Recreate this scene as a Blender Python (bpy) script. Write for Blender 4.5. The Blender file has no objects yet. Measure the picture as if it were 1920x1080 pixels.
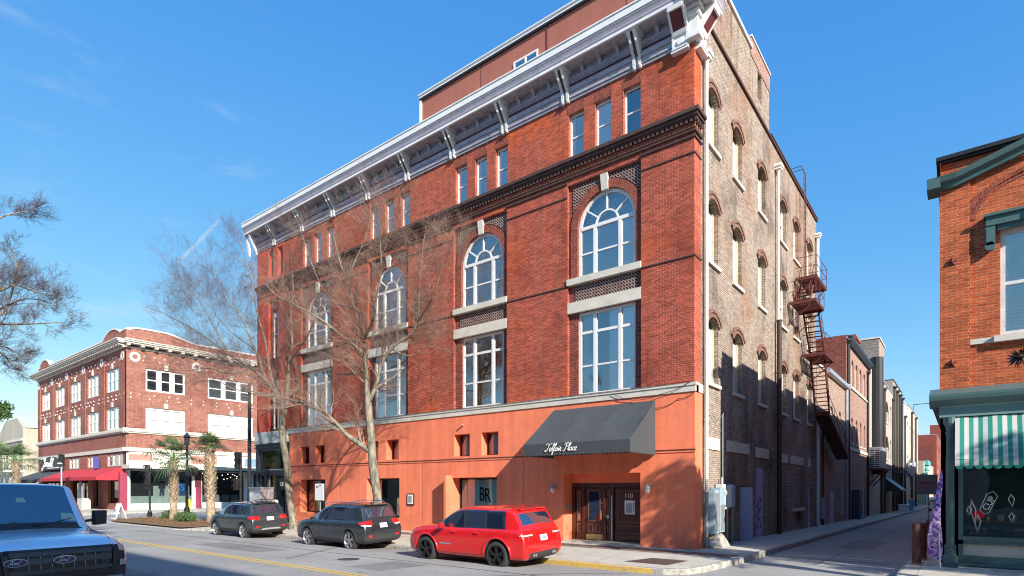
import bpy, bmesh, math, random
from mathutils import Vector, Matrix
from mathutils.bvhtree import BVHTree
R = math.radians
SC = bpy.context.scene
COL = SC.collection
random.seed(11)

# ---------------------------------------------------------------- camera, sky, sun, exposure
cam_data = bpy.data.cameras.new('camera')
cam = bpy.data.objects.new('camera', cam_data); COL.objects.link(cam)
cam.location = (6.87, -18.37, 2.15)
cam.rotation_euler = (R(90), 0, R(38.03))
cam_data.sensor_width = 36.0
cam_data.lens = 36.0 * 1083 / 1920
cam_data.shift_y = (916 - 540) / 1920
cam_data.clip_start = 0.1
cam_data.clip_end = 3000
SC.camera = cam

SUN = Vector((2.6, -1.0, 1.5)).normalized()          # towards the sun
world = bpy.data.worlds.new('World'); SC.world = world; world.use_nodes = True
wn = world.node_tree.nodes; wl_ = world.node_tree.links
bg = wn['Background']; bg.inputs['Strength'].default_value = 0.15
sky = wn.new('ShaderNodeTexSky'); sky.sky_type = 'NISHITA'; sky.sun_disc = False
sky.sun_elevation = math.asin(SUN.z)
sky.sun_rotation = math.atan2(SUN.x, SUN.y)
sky.air_density = 1.0; sky.dust_density = 0.25; sky.ozone_density = 3.0; sky.altitude = 0
EXPO = 1.4
sp_ = wn.new('ShaderNodeSeparateColor'); cb_ = wn.new('ShaderNodeCombineColor'); wl_.new(sky.outputs[0], sp_.inputs[0])
for c_, (g_, k_) in enumerate(((1.22, 1.12), (.72, 1.02), (.30, 1.08))):      # film-like response of the clear sky, per channel
    m1 = wn.new('ShaderNodeMath'); m1.operation = 'MULTIPLY'; m1.inputs[1].default_value = .15
    m2 = wn.new('ShaderNodeMath'); m2.operation = 'POWER'; m2.inputs[1].default_value = g_
    m3 = wn.new('ShaderNodeMath'); m3.operation = 'MULTIPLY'; m3.inputs[1].default_value = k_/(.15*2**EXPO)
    wl_.new(sp_.outputs[c_], m1.inputs[0]); wl_.new(m1.outputs[0], m2.inputs[0]); wl_.new(m2.outputs[0], m3.inputs[0]); wl_.new(m3.outputs[0], cb_.inputs[c_])
# faint cirrus and one short contrail, real features of the sky dome
tc = wn.new('ShaderNodeTexCoord')
def wdot(v):
    n = wn.new('ShaderNodeVectorMath'); n.operation = 'DOT_PRODUCT'; wl_.new(tc.outputs['Generated'], n.inputs[0]); n.inputs[1].default_value = v; return n.outputs['Value']
def wmap(src, a, b, c, d):
    n = wn.new('ShaderNodeMapRange'); n.interpolation_type = 'SMOOTHSTEP'; wl_.new(src, n.inputs[0])
    for i, v in enumerate((a, b, c, d)): n.inputs[i+1].default_value = v
    return n.outputs[0]
def wmath(op, a, b=None):
    n = wn.new('ShaderNodeMath'); n.operation = op; wl_.new(a, n.inputs[0])
    if b is not None:
        if isinstance(b, (int, float)): n.inputs[1].default_value = b
        else: wl_.new(b, n.inputs[1])
    return n.outputs[0]
mp_ = wn.new('ShaderNodeMapping'); mp_.inputs['Scale'].default_value = (2.2, 2.2, 7); wl_.new(tc.outputs['Generated'], mp_.inputs[0])
nz_ = wn.new('ShaderNodeTexNoise'); nz_.inputs['Scale'].default_value = 2.3; nz_.inputs['Detail'].default_value = 8; nz_.inputs['Roughness'].default_value = .62; nz_.inputs['Distortion'].default_value = .6
wl_.new(mp_.outputs[0], nz_.inputs['Vector'])
cir = wmath('MULTIPLY', wmap(nz_.outputs['Fac'], .52, .80, 0, .22), wmath('MAXIMUM', wmap(wdot((-0.7958, 0.2842, 0.5348)), .985, .999, 0, 1), wmap(wdot((-0.9112, 0.1977, 0.3615)), .93, .99, 0, 1)))
trail = wmath('MULTIPLY', wmap(wmath('ABSOLUTE', wdot((0.11854, 0.81179, -0.57179))), .0008, .0036, 1, 0), wmap(wdot((-0.85845, 0.37318, 0.35184)), 0.998769, 0.999581, 0, .30))
mx_ = wn.new('ShaderNodeMix'); mx_.data_type = 'RGBA'; wl_.new(wmath('MAXIMUM', cir, trail), mx_.inputs[0]); wl_.new(cb_.outputs[0], mx_.inputs[6])
mx_.inputs[7].default_value = (*[.93/(.15*2**EXPO)]*3, 1); wl_.new(mx_.outputs[2], bg.inputs[0])
sun_data = bpy.data.lights.new('sun', 'SUN'); sun_data.energy = 3.3; sun_data.angle = R(0.53)
sun_data.color = (1.0, 0.93, 0.82)
sun = bpy.data.objects.new('sun', sun_data); COL.objects.link(sun)
sun.rotation_euler = SUN.to_track_quat('Z', 'Y').to_euler(); sun.location = (30, -30, 40)
SC.view_settings.view_transform = 'Standard'; SC.view_settings.look = 'None'
SC.view_settings.exposure = EXPO; SC.view_settings.gamma = 1.0
SC.render.engine = 'CYCLES'
SC.cycles.filter_width = 1.1; SC.cycles.max_bounces = 8; SC.cycles.transparent_max_bounces = 12

# ---------------------------------------------------------------- helpers
WL = {}
def tag(o, label, cat, group=None, kind=None):
    if label: o['label'] = label
    if cat: o['category'] = cat
    if group: o['group'] = group
    if kind: o['kind'] = kind
    return o
def thing(name, label, cat, loc=(0, 0, 0), group=None):
    o = bpy.data.objects.new(name, None); COL.objects.link(o); o.location = loc
    o.empty_display_size = 0.3
    WL[o] = Vector(loc); return tag(o, label, cat, group)
def copy_tree(o, parent=None):
    c = o.copy(); COL.objects.link(c); c.parent = parent
    for ch in list(o.children): copy_tree(ch, c)
    return c

class MB:
    def __init__(s): s.v = []; s.f = []; s.m = []; s.cm = 0
    def add(s, vs, fs):
        b = len(s.v); s.v += [tuple(v) for v in vs]
        s.f += [tuple(i + b for i in f) for f in fs]; s.m += [s.cm] * len(fs)
    def box(s, x0, x1, y0, y1, z0, z1):
        s.add([(x0,y0,z0),(x1,y0,z0),(x1,y1,z0),(x0,y1,z0),(x0,y0,z1),(x1,y0,z1),(x1,y1,z1),(x0,y1,z1)],
              [(0,3,2,1),(4,5,6,7),(0,1,5,4),(1,2,6,5),(2,3,7,6),(3,0,4,7)])
    def cbox(s, c, d): s.box(c[0]-d[0]/2, c[0]+d[0]/2, c[1]-d[1]/2, c[1]+d[1]/2, c[2]-d[2]/2, c[2]+d[2]/2)
    def quad(s, *p): s.add(p, [tuple(range(len(p)))])
    def tube(s, pts, rad, n=6, cap=True):
        pts = [Vector(p) for p in pts]
        if not isinstance(rad, (list, tuple)): rad = [rad] * len(pts)
        b = len(s.v); pv = None; vs = []; fs = []
        for i, p in enumerate(pts):
            t = (pts[min(i+1, len(pts)-1)] - pts[max(i-1, 0)])
            if t.length < 1e-9: t = Vector((0, 0, 1))
            t.normalize()
            if pv is None:
                a = Vector((0, 0, 1)) if abs(t.z) < .9 else Vector((1, 0, 0))
                pv = t.cross(a).normalized()
            pv = (pv - t * pv.dot(t))
            if pv.length < 1e-6: pv = t.orthogonal()
            pv.normalize(); q = t.cross(pv)
            for k in range(n):
                an = 2 * math.pi * k / n
                vs.append(p + (pv * math.cos(an) + q * math.sin(an)) * rad[i])
        for i in range(len(pts)-1):
            for k in range(n):
                k2 = (k+1) % n
                fs.append((i*n+k, i*n+k2, (i+1)*n+k2, (i+1)*n+k))
        if cap:
            fs.append(tuple(range(n-1, -1, -1))); fs.append(tuple((len(pts)-1)*n+k for k in range(n)))
        s.add(vs, fs)
    def lathe(s, c, prof, n=16, axis='z', a0=0, caps=True):
        vs = []; fs = []
        for (r, h) in prof:
            for k in range(n):
                a = a0 + 2*math.pi*k/n; x, y = r*math.cos(a), r*math.sin(a)
                if axis == 'z': vs.append((c[0]+x, c[1]+y, c[2]+h))
                elif axis == 'y': vs.append((c[0]+x, c[1]+h, c[2]+y))
                else: vs.append((c[0]+h, c[1]+x, c[2]+y))
        for i in range(len(prof)-1):
            for k in range(n):
                k2 = (k+1) % n; fs.append((i*n+k, i*n+k2, (i+1)*n+k2, (i+1)*n+k))
        if caps: fs.append(tuple(range(n-1, -1, -1))); fs.append(tuple((len(prof)-1)*n+k for k in range(n)))
        s.add(vs, fs)
    def build(s, name, mat, parent=None, smooth=False, label=None, recalc=False):
        me = bpy.data.meshes.new(name); me.from_pydata(s.v, [], s.f)
        mats = mat if isinstance(mat, (list, tuple)) else [mat]
        for m in mats: me.materials.append(m)
        if len(mats) > 1: me.polygons.foreach_set('material_index', s.m)
        if smooth: me.polygons.foreach_set('use_smooth', [True]*len(me.polygons))
        me.update()
        if recalc:
            bm = bmesh.new(); bm.from_mesh(me); bmesh.ops.recalc_face_normals(bm, faces=bm.faces); bm.to_mesh(me); bm.free()
        o = bpy.data.objects.new(name, me); COL.objects.link(o)
        if parent is not None:
            o.parent = parent; o.location = -WL.get(parent, Vector((0, 0, 0)))
        WL[o] = Vector((0, 0, 0))
        if label: o['label'] = label
        return o

class Frame:      # a wall plane: u along it, z up, d into it (negative = proud of it)
    def __init__(s, o, U, N): s.o = Vector(o); s.U = Vector(U); s.N = Vector(N)
    def p(s, u, z, d=0): 
        v = s.o + s.U*u - s.N*d; return (v.x, v.y, v.z + z)
    def box(s, mb, u0, u1, z0, z1, d0, d1):
        a = [s.p(u,z,d) for z in (z0,z1) for (u,d) in ((u0,d0),(u1,d0),(u1,d1),(u0,d1))]
        mb.add(a, [(0,3,2,1),(4,5,6,7),(0,1,5,4),(1,2,6,5),(2,3,7,6),(3,0,4,7)])
    def prism(s, mb, prof, u0, u1):      # prof: (d, z) outline extruded along u
        n = len(prof)
        a = [s.p(u0, z, d) for d, z in prof] + [s.p(u1, z, d) for d, z in prof]
        mb.add(a, [tuple(range(n)), tuple(range(2*n-1, n-1, -1))] + [(i, (i+1)%n, n+(i+1)%n, n+i) for i in range(n)])
    def poly(s, mb, pts, d0, d1):        # pts (u,z) outline with thickness
        n = len(pts)
        a = [s.p(u, z, d0) for u, z in pts] + [s.p(u, z, d1) for u, z in pts]
        mb.add(a, [tuple(range(n)), tuple(range(2*n-1, n-1, -1))] + [(i, (i+1)%n, n+(i+1)%n, n+i) for i in range(n)])
    def band(s, mb, uc, zc, r0, r1, a0, a1, d0, d1, n=14, sz=1.0):   # arc band
        vs = []; fs = []
        for i in range(n+1):
            a = R(a0 + (a1-a0)*i/n); c, sn = math.cos(a), math.sin(a)*sz
            vs += [s.p(uc+r0*c, zc+r0*sn, d0), s.p(uc+r1*c, zc+r1*sn, d0), s.p(uc+r1*c, zc+r1*sn, d1), s.p(uc+r0*c, zc+r0*sn, d1)]
        for i in range(n):
            b = i*4
            for k in range(4): fs.append((b+k, b+(k+1)%4, b+4+(k+1)%4, b+4+k))
        fs.append((0,1,2,3)); fs.append((n*4+3,n*4+2,n*4+1,n*4))
        s_ = mb; s_.add(vs, fs)
    def fan(s, mb, uc, zc, r, d, n=14, sz=1.0):
        mb.add([s.p(uc, zc, d)] + [s.p(uc+r*math.cos(math.pi*i/n), zc+r*math.sin(math.pi*i/n)*sz, d) for i in range(n+1)],
               [(0, i+1, i+2) for i in range(n)])
    # wall with openings (u0,u1,z0,z1,depth,rise): rise>0 = arched head inside z1
    def wall(s, mb, u0, u1, z0, z1, ops, d=0, reveal=True):
        us = sorted(set([u0,u1] + [o[0] for o in ops] + [o[1] for o in ops])); us = [u for u in us if u0 <= u <= u1]
        zs = sorted(set([z0,z1] + [o[2] for o in ops] + [o[3] for o in ops])); zs = [z for z in zs if z0 <= z <= z1]
        for i in range(len(us)-1):
            for j in range(len(zs)-1):
                uc, zc = (us[i]+us[i+1])/2, (zs[j]+zs[j+1])/2
                if any(o[0] < uc < o[1] and o[2] < zc < o[3] for o in ops): continue
                mb.quad(s.p(us[i],zs[j],d), s.p(us[i+1],zs[j],d), s.p(us[i+1],zs[j+1],d), s.p(us[i],zs[j+1],d))
        for o in ops:
            a, b, lo, hi, dep = o[:5]; rise = o[5] if len(o) > 5 else 0
            sp = hi - rise; e = d + dep
            if reveal:
                mb.quad(s.p(a,lo,d), s.p(a,lo,e), s.p(a,sp,e), s.p(a,sp,d))
                mb.quad(s.p(b,lo,d), s.p(b,lo,e), s.p(b,sp,e), s.p(b,sp,d))
                mb.quad(s.p(a,lo,d), s.p(b,lo,d), s.p(b,lo,e), s.p(a,lo,e))
            if rise:
                n = 16; h = (b-a)/2; c = (a+b)/2
                if rise >= h*.98: pt = [(c-h*math.cos(math.pi*i/n), sp+rise*math.sin(math.pi*i/n)) for i in range(n+1)]
                else:
                    rr = (h*h+rise*rise)/(2*rise); th = math.asin(h/rr)
                    pt = [(c+rr*math.sin(-th+2*th*i/n), hi-rr+rr*math.cos(-th+2*th*i/n)) for i in range(n+1)]
                for i in range(n):
                    (ua,za),(ub,zb) = pt[i], pt[i+1]
                    mb.quad(s.p(ua,za,d), s.p(ub,zb,d), s.p(ub,hi,d), s.p(ua,hi,d))
                    if reveal: mb.quad(s.p(ua,za,d), s.p(ub,zb,d), s.p(ub,zb,e), s.p(ua,za,e))
            elif reveal:
                mb.quad(s.p(a,hi,d), s.p(b,hi,d), s.p(b,hi,e), s.p(a,hi,e))

def text_obj(txt, name, mat, size, parent=None, shear=0, extrude=.004, align='CENTER', M=None, sx=1.0, space=1.0, offset=0.0):
    c = bpy.data.curves.new(name, 'FONT'); c.body = txt; c.size = size; c.shear = shear; c.extrude = extrude
    c.align_x = align; c.align_y = 'CENTER'; c.space_character = space; c.offset = offset
    o = bpy.data.objects.new(name, c); COL.objects.link(o)
    bpy.context.view_layer.update()
    dg = bpy.context.evaluated_depsgraph_get(); me = bpy.data.meshes.new_from_object(o.evaluated_get(dg))
    COL.objects.unlink(o); bpy.data.objects.remove(o)
    if sx != 1: me.transform(Matrix.Diagonal((sx, 1, 1, 1)))
    if M: me.transform(M)
    me.materials.clear(); me.materials.append(mat)
    o = bpy.data.objects.new(name, me); COL.objects.link(o)
    if parent is not None: o.parent = parent; o.location = -WL.get(parent, Vector((0,0,0)))
    WL[o] = Vector((0,0,0)); return o
def facing(F, u, z, d):      # matrix that lays text on a wall frame
    x = F.U; zz = F.N; y = Vector((0,0,1))
    if x.cross(y).dot(zz) < 0: x = -x
    p = F.p(u, z, d)
    return Matrix(((x.x,y.x,zz.x,p[0]),(x.y,y.y,zz.y,p[1]),(x.z,y.z,zz.z,p[2]),(0,0,0,1)))

GLY = {'T':([[(-.06,.78),(.02,.92),(.2,.95),(.5,.90),(.80,1.0)],[(.42,.9),(.36,.5),(.24,.08),(.08,.0),(-.02,.10),(.06,.2)]],.56),
 'e':([[(0,.15),(.2,.28),(.25,.4),(.12,.42),(.05,.2),(.15,0),(.32,.1)]],.31), 'l':([[(0,.1),(.2,.6),(.28,.95),(.18,.98),(.12,.5),(.14,.05),(.28,.05)]],.26),
 'f':([[(0,.1),(.2,.6),(.3,.95),(.2,.98),(.12,.5),(.05,-.35),(-.05,-.3),(.1,0),(.28,.12)]],.28), 'a':([[(.28,.38),(.12,.42),(.02,.2),(.1,0),(.25,.15),(.3,.4),(.27,.1),(.38,.05)]],.37),
 'i':([[(0,.1),(.1,.4),(.08,.08),(.2,.05)],[(.13,.56),(.14,.60)]],.19), 'r':([[(0,.06),(.10,.40),(.11,.52),(.13,.38),(.23,.39),(.18,.26),(.16,.06),(.28,.06)]],.30),
 'P':([[(.34,.92),(.28,.5),(.16,0),(0,.06)],[(.02,.75),(.3,1.0),(.64,.9),(.58,.6),(.28,.5)]],.58), 'c':([[(.26,.34),(.15,.42),(.03,.22),(.12,0),(.3,.1)]],.29),
 'J':([[(.1,.7),(.3,.98),(.42,.9),(.36,.4),(.2,-.35),(.02,-.3),(.1,0),(.4,.15)]],.42), 'o':([[(.2,.42),(.05,.3),(.08,.02),(.25,.1),(.22,.38),(.36,.4)]],.34),
 'd':([[(.28,.38),(.12,.42),(.02,.2),(.1,0),(.25,.15),(.36,.98),(.28,.1),(.4,.05)]],.36), 'F':([[(0,.84),(.2,.95),(.68,.95)],[(.34,.92),(.26,.4),(.1,0),(0,.08)],[(.12,.5),(.46,.53)]],.46), ' ':([],.26)}
def script_text(txt, name, mat, par, F, u, z, d, size, r, shear=.3, sx=1.0):
    mb = MB(); x = 0
    for ch in txt:
        st, adv = GLY[ch]
        for s_ in st:
            P = [Vector((a, b, 0)) for a, b in s_]; out = []
            for i in range(len(P)-1):
                p0, p1, p2, p3 = P[max(0,i-1)], P[i], P[i+1], P[min(len(P)-1,i+2)]
                for k in range(4):
                    t = k/4; out.append(.5*((2*p1)+(p2-p0)*t+(2*p0-5*p1+4*p2-p3)*t*t+(3*p1-p0-3*p2+p3)*t**3))
            out.append(P[-1]); n_ = len(out)
            mb.tube([F.p(u+(x+q.x+shear*q.y)*size*sx, z+q.y*size, d) for q in out], [r*(.55+.75*abs(math.sin(i*.8))) for i in range(n_)], 5)
        x += adv
    return mb.build(name, mat, par)

# ---------------------------------------------------------------- materials
def newmat(name):
    m = bpy.data.materials.new(name); m.use_nodes = True
    nt = m.node_tree; return m, nt, nt.nodes['Principled BSDF']
def N(nt, t, **k):
    n = nt.nodes.new(t)
    for a, b in k.items(): setattr(n, a, b)
    return n
def ramp(nt, src, stops):
    r = N(nt, 'ShaderNodeValToRGB'); e = r.color_ramp.elements
    while len(e) < len(stops): e.new(.5)
    for i, (p, c) in enumerate(stops):
        e[i].position = p; e[i].color = (c, c, c, 1) if not isinstance(c, tuple) else (*c, 1)
    nt.links.new(src, r.inputs[0]); return r.outputs[0]
def noise(nt, vec, scale, detail=4, rough=.55, lac=2.0):
    n = N(nt, 'ShaderNodeTexNoise'); n.inputs['Scale'].default_value = scale
    n.inputs['Detail'].default_value = detail; n.inputs['Roughness'].default_value = rough
    if vec is not None: nt.links.new(vec, n.inputs['Vector'])
    return n.outputs['Fac']
def mix(nt, fac, a, b, mode='MIX'):
    n = N(nt, 'ShaderNodeMix', data_type='RGBA', blend_type=mode)
    for sock, v in ((0, fac), (6, a), (7, b)):
        if hasattr(v, 'is_linked') or isinstance(v, bpy.types.NodeSocket): nt.links.new(v, n.inputs[sock])
        elif isinstance(v, (int, float)): n.inputs[sock].default_value = v
        else: n.inputs[sock].default_value = (*v, 1)
    return n.outputs[2]
def pos(nt, obj=False):
    if obj: return N(nt, 'ShaderNodeTexCoord').outputs['Object']
    return N(nt, 'ShaderNodeNewGeometry').outputs['Position']
def bump(nt, bs, h, strength, dist=.02):
    b = N(nt, 'ShaderNodeBump'); b.inputs['Strength'].default_value = strength; b.inputs['Distance'].default_value = dist
    nt.links.new(h, b.inputs['Height']); nt.links.new(b.outputs[0], bs.inputs['Normal'])
def pmat(name, c, rough=.75, metal=0, var=.18, scale=1.5, fine=25, bmp=.15, coat=0, spec=.5, obj=False, dist=.01):
    m, nt, bs = newmat(name); p = pos(nt, obj)
    a = noise(nt, p, scale); b = noise(nt, p, fine, 3)
    f = N(nt, 'ShaderNodeMath', operation='ADD'); nt.links.new(a, f.inputs[0]); nt.links.new(b, f.inputs[1])
    f2 = ramp(nt, f.outputs[0], [(.35, 0.0), (1.0, 1.0)]) if False else None
    lo = tuple(max(0, x*(1-var)) for x in c); hi = tuple(min(1, x*(1+var)) for x in c)
    h = N(nt, 'ShaderNodeMath', operation='MULTIPLY_ADD'); nt.links.new(f.outputs[0], h.inputs[0]); h.inputs[1].default_value = 1.6; h.inputs[2].default_value = -1.1
    h.use_clamp = True
    nt.links.new(mix(nt, h.outputs[0], lo, hi), bs.inputs['Base Color'])
    bs.inputs['Roughness'].default_value = rough; bs.inputs['Metallic'].default_value = metal
    bs.inputs['Coat Weight'].default_value = coat; bs.inputs['Specular IOR Level'].default_value = spec
    if bmp: bump(nt, bs, b, bmp, dist)
    return m
def wallvec(nt, rot=0, obj=False):
    s = N(nt, 'ShaderNodeSeparateXYZ'); nt.links.new(pos(nt, obj), s.inputs[0])
    a = N(nt, 'ShaderNodeMath', operation='ADD'); nt.links.new(s.outputs[0], a.inputs[0]); nt.links.new(s.outputs[1], a.inputs[1])
    c = N(nt, 'ShaderNodeCombineXYZ'); nt.links.new(a.outputs[0], c.inputs[0]); nt.links.new(s.outputs[2], c.inputs[1])
    if rot:
        v = N(nt, 'ShaderNodeVectorRotate', rotation_type='Z_AXIS'); v.inputs['Angle'].default_value = R(rot)
        nt.links.new(c.outputs[0], v.inputs['Vector']); return v.outputs[0]
    return c.outputs[0]
def brickmat(name, c1, c2, mortar, patches=(), specks=None, w=.21, h=.0714, mort=.009, bmp=.5, rot=0, rough=.88, msm=.3, streak=0):
    m, nt, bs = newmat(name); v = wallvec(nt, rot)
    b = N(nt, 'ShaderNodeTexBrick'); nt.links.new(v, b.inputs['Vector'])
    b.inputs['Scale'].default_value = 1; b.inputs['Brick Width'].default_value = w; b.inputs['Row Height'].default_value = h
    b.inputs['Mortar Size'].default_value = mort; b.inputs['Mortar Smooth'].default_value = msm; b.inputs['Bias'].default_value = 0
    b.inputs['Color1'].default_value = (*c1, 1); b.inputs['Color2'].default_value = (*c2, 1); b.inputs['Mortar'].default_value = (*mortar, 1)
    P = pos(nt); col = b.outputs['Color']
    for (pc, sc, lo, hi, amt) in patches:
        f = ramp(nt, noise(nt, P, sc, 5, .6), [(lo, 0.0), (hi, amt)])
        col = mix(nt, f, col, pc)
    if streak:
        sm = N(nt, 'ShaderNodeMapping'); sm.inputs['Scale'].default_value = (1.7, 1.7, .14); nt.links.new(P, sm.inputs[0])
        col = mix(nt, ramp(nt, noise(nt, sm.outputs[0], 1.0, 6, .65), [(.54, 0.0), (.74, streak)]), col, tuple(x*.30 for x in c1))
        col = mix(nt, ramp(nt, noise(nt, sm.outputs[0], 2.3, 6, .65), [(.63, 0.0), (.78, streak*.7)]), col, mortar)
    # per-brick tone jitter
    vr = N(nt, 'ShaderNodeTexVoronoi'); mp = N(nt, 'ShaderNodeMapping'); mp.inputs['Scale'].default_value = (1/w, 1/h, 1)
    nt.links.new(v, mp.inputs[0]); nt.links.new(mp.outputs[0], vr.inputs['Vector']); vr.inputs['Scale'].default_value = 1
    g = N(nt, 'ShaderNodeSeparateColor'); nt.links.new(vr.outputs['Color'], g.inputs[0])
    col = mix(nt, .55, col, mix(nt, ramp(nt, g.outputs[0], [(0, .55), (1, 1.35)]), (0,0,0), col, 'MIX'), 'MIX') if False else \
          mix(nt, 1.0, col, ramp(nt, g.outputs[0], [(0.0, .62), (1.0, 1.0)]), 'MULTIPLY')
    if specks:
        sc, lo, hi, cc = specks
        f = ramp(nt, noise(nt, P, sc, 4, .75), [(lo, 0.0), (hi, 1.0)])
        col = mix(nt, f, col, cc)
    nt.links.new(col, bs.inputs['Base Color']); bs.inputs['Roughness'].default_value = rough
    bs.inputs['Specular IOR Level'].default_value = .25
    hgt = N(nt, 'ShaderNodeMath', operation='MULTIPLY_ADD'); nt.links.new(b.outputs['Fac'], hgt.inputs[0]); hgt.inputs[1].default_value = -1
    nt.links.new(noise(nt, P, 30, 3), hgt.inputs[2])
    bump(nt, bs, hgt.outputs[0], bmp, .012)
    return m
def glassmat(name, tint=(.8,.86,.88), refl=.3, rough=.02):
    m, nt, bs = newmat(name); nt.nodes.remove(bs)
    t = N(nt, 'ShaderNodeBsdfTransparent'); t.inputs[0].default_value = (*tint, 1)
    g = N(nt, 'ShaderNodeBsdfGlossy'); g.inputs['Roughness'].default_value = rough; g.inputs[0].default_value = (1,.95,.88,1)
    lw = N(nt, 'ShaderNodeFresnel'); lw.inputs[0].default_value = 1.5
    a = N(nt, 'ShaderNodeMath', operation='ADD'); a.use_clamp = True; nt.links.new(lw.outputs[0], a.inputs[0]); a.inputs[1].default_value = refl
    bm_ = N(nt, 'ShaderNodeBump'); bm_.inputs['Strength'].default_value = .12; bm_.inputs['Distance'].default_value = .02
    nt.links.new(noise(nt, pos(nt), 1.3, 2), bm_.inputs['Height']); nt.links.new(bm_.outputs[0], g.inputs['Normal'])
    mx = N(nt, 'ShaderNodeMixShader'); nt.links.new(a.outputs[0], mx.inputs[0]); nt.links.new(t.outputs[0], mx.inputs[1]); nt.links.new(g.outputs[0], mx.inputs[2])
    nt.links.new(mx.outputs[0], nt.nodes['Material Output'].inputs[0]); return m

M = {}
M['brick'] = brickmat('facade_brick', (.56,.094,.046), (.38,.064,.037), (.46,.28,.21),
    patches=[((.66,.12,.03), .22, .5, .66, .85), ((.20,.04,.03), .35, .50, .70, .75), ((.22,.05,.04), .9, .55, .75, .5), ((.50,.36,.30), 1.9, .70, .76, .6), ((.34,.16,.11), 1.1, .64, .8, .5)], specks=(9, .68, .74, (.5,.4,.34)), mort=.008, streak=.6)
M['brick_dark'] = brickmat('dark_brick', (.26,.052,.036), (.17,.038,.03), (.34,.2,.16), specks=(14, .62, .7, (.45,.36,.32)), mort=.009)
M['brick_basket'] = brickmat('basket_brick', (.10,.03,.025), (.05,.02,.02), (.42,.33,.29), w=.16, h=.08, mort=.016, rot=45)
M['brick_arch'] = brickmat('arch_brick', (.36,.07,.04), (.25,.05,.03), (.30,.18,.14), w=.0714, h=.11, mort=.008)
M['brick_alley'] = brickmat('alley_brick', (.37,.265,.195), (.24,.175,.14), (.55,.49,.42),
    patches=[((.36,.19,.11), .3, .5, .66, .7), ((.12,.088,.072), .4, .5, .7, .85), ((.44,.37,.32), .5, .60, .78, .6), ((.30,.11,.075), 1.2, .66, .8, .6)],
    specks=(11, .64, .72, (.60,.52,.46)), mort=.012, bmp=.8, streak=.8)
M['brick_right'] = brickmat('orange_brick', (.60,.13,.04), (.47,.09,.03), (.50,.27,.17), patches=[((.42,.08,.03), .9, .55, .75, .5)], mort=.009, w=.22, h=.0745)
M['brick_left'] = brickmat('corner_block_brick', (.41,.10,.058), (.29,.07,.045), (.45,.33,.27), patches=[((.19,.04,.035), .3, .5, .7, .6)], specks=(5, .68, .74, (.6,.5,.45)), mort=.012)
M['brick_tan'] = brickmat('tan_alley_brick', (.42,.27,.20), (.33,.20,.15), (.5,.42,.36), patches=[((.5,.36,.28), .4, .5, .7, .6), ((.2,.13,.1), .6, .6, .75, .5)], mort=.012)
M['brick_pink'] = brickmat('pink_alley_brick', (.40,.20,.15), (.30,.14,.11), (.5,.4,.34), patches=[((.48,.28,.21), .5, .5, .7, .6)], mort=.012)
M['stone_rough'] = brickmat('old_grey_wall', (.30,.27,.24), (.19,.17,.15), (.35,.32,.29), mort=.015, w=.3, h=.11)
def stucco(name, c, var=.14):
    m, nt, bs = newmat(name); P = pos(nt)
    st = N(nt, 'ShaderNodeMapping'); st.inputs['Scale'].default_value = (2.2, 2.2, .18); nt.links.new(P, st.inputs[0])
    f = ramp(nt, noise(nt, st.outputs[0], 1.2, 5, .6), [(.35, 0.0), (.7, 1.0)])
    col = mix(nt, f, tuple(x*(1-var) for x in c), tuple(min(1, x*(1+var*.6)) for x in c))
    sz = N(nt, 'ShaderNodeSeparateXYZ'); nt.links.new(P, sz.inputs[0])
    mr = N(nt, 'ShaderNodeMapRange'); nt.links.new(sz.outputs[2], mr.inputs[0]); mr.inputs[1].default_value = 1.1; mr.inputs[2].default_value = .1; mr.inputs[3].default_value = .25; mr.inputs[4].default_value = .62
    dn = N(nt, 'ShaderNodeMath', operation='MULTIPLY'); nt.links.new(ramp(nt, noise(nt, P, 2.6, 6, .7), [(.42, 0.0), (.62, 1.0)]), dn.inputs[0]); nt.links.new(mr.outputs[0], dn.inputs[1])
    col = mix(nt, dn.outputs[0], col, tuple(x*.58+.03 for x in c))
    f2 = ramp(nt, noise(nt, P, .7, 4), [(.55, 0.0), (.75, .35)])
    col = mix(nt, f2, col, tuple(x*.62 for x in c))
    nt.links.new(col, bs.inputs['Base Color']); bs.inputs['Roughness'].default_value = .85; bs.inputs['Specular IOR Level'].default_value = .2
    bump(nt, bs, noise(nt, P, 45, 4), .25, .01); return m
M['stucco'] = stucco('orange_stucco', (.88,.235,.125))
M['red_paint'] = stucco('red_painted_brick', (.62,.10,.06))
M['pent'] = stucco('penthouse_stucco', (.36,.13,.095), .08)
M['cream_wall'] = stucco('cream_wall', (.42,.385,.34))
M['tan_wall'] = stucco('tan_wall', (.36,.31,.26))
M['white_wall'] = stucco('white_wall', (.58,.56,.52))
M['yellow_wall'] = stucco('pale_yellow_wall', (.48,.435,.35))
M['white'] = pmat('white_paint', (.74,.74,.72), .5, var=.1)
M['white2'] = pmat('weathered_white', (.62,.62,.60), .6, var=.2, scale=3)
M['lav'] = pmat('lavender_grey_cornice', (.34,.325,.375), .6, var=.25, scale=3)
M['stone'] = pmat('limestone', (.60,.56,.48), .8, var=.16, scale=2)
M['cream'] = pmat('cream_panel', (.56,.54,.45), .7, var=.15)
M['maroon'] = pmat('maroon_paint', (.14,.025,.03), .6)
M['black'] = pmat('black_paint', (.018,.018,.02), .45, var=.3)
M['darkmould'] = pmat('dark_moulding', (.07,.035,.03), .8, var=.4, scale=5)  # dark tone shared by courses, grooves, copings and bracket recesses
M['charcoal'] = pmat('charcoal_canvas', (.052,.060,.068), .85, var=.12, bmp=.1)
M['metal'] = pmat('galvanised_metal', (.5,.52,.55), .4, .6, var=.15)
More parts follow.
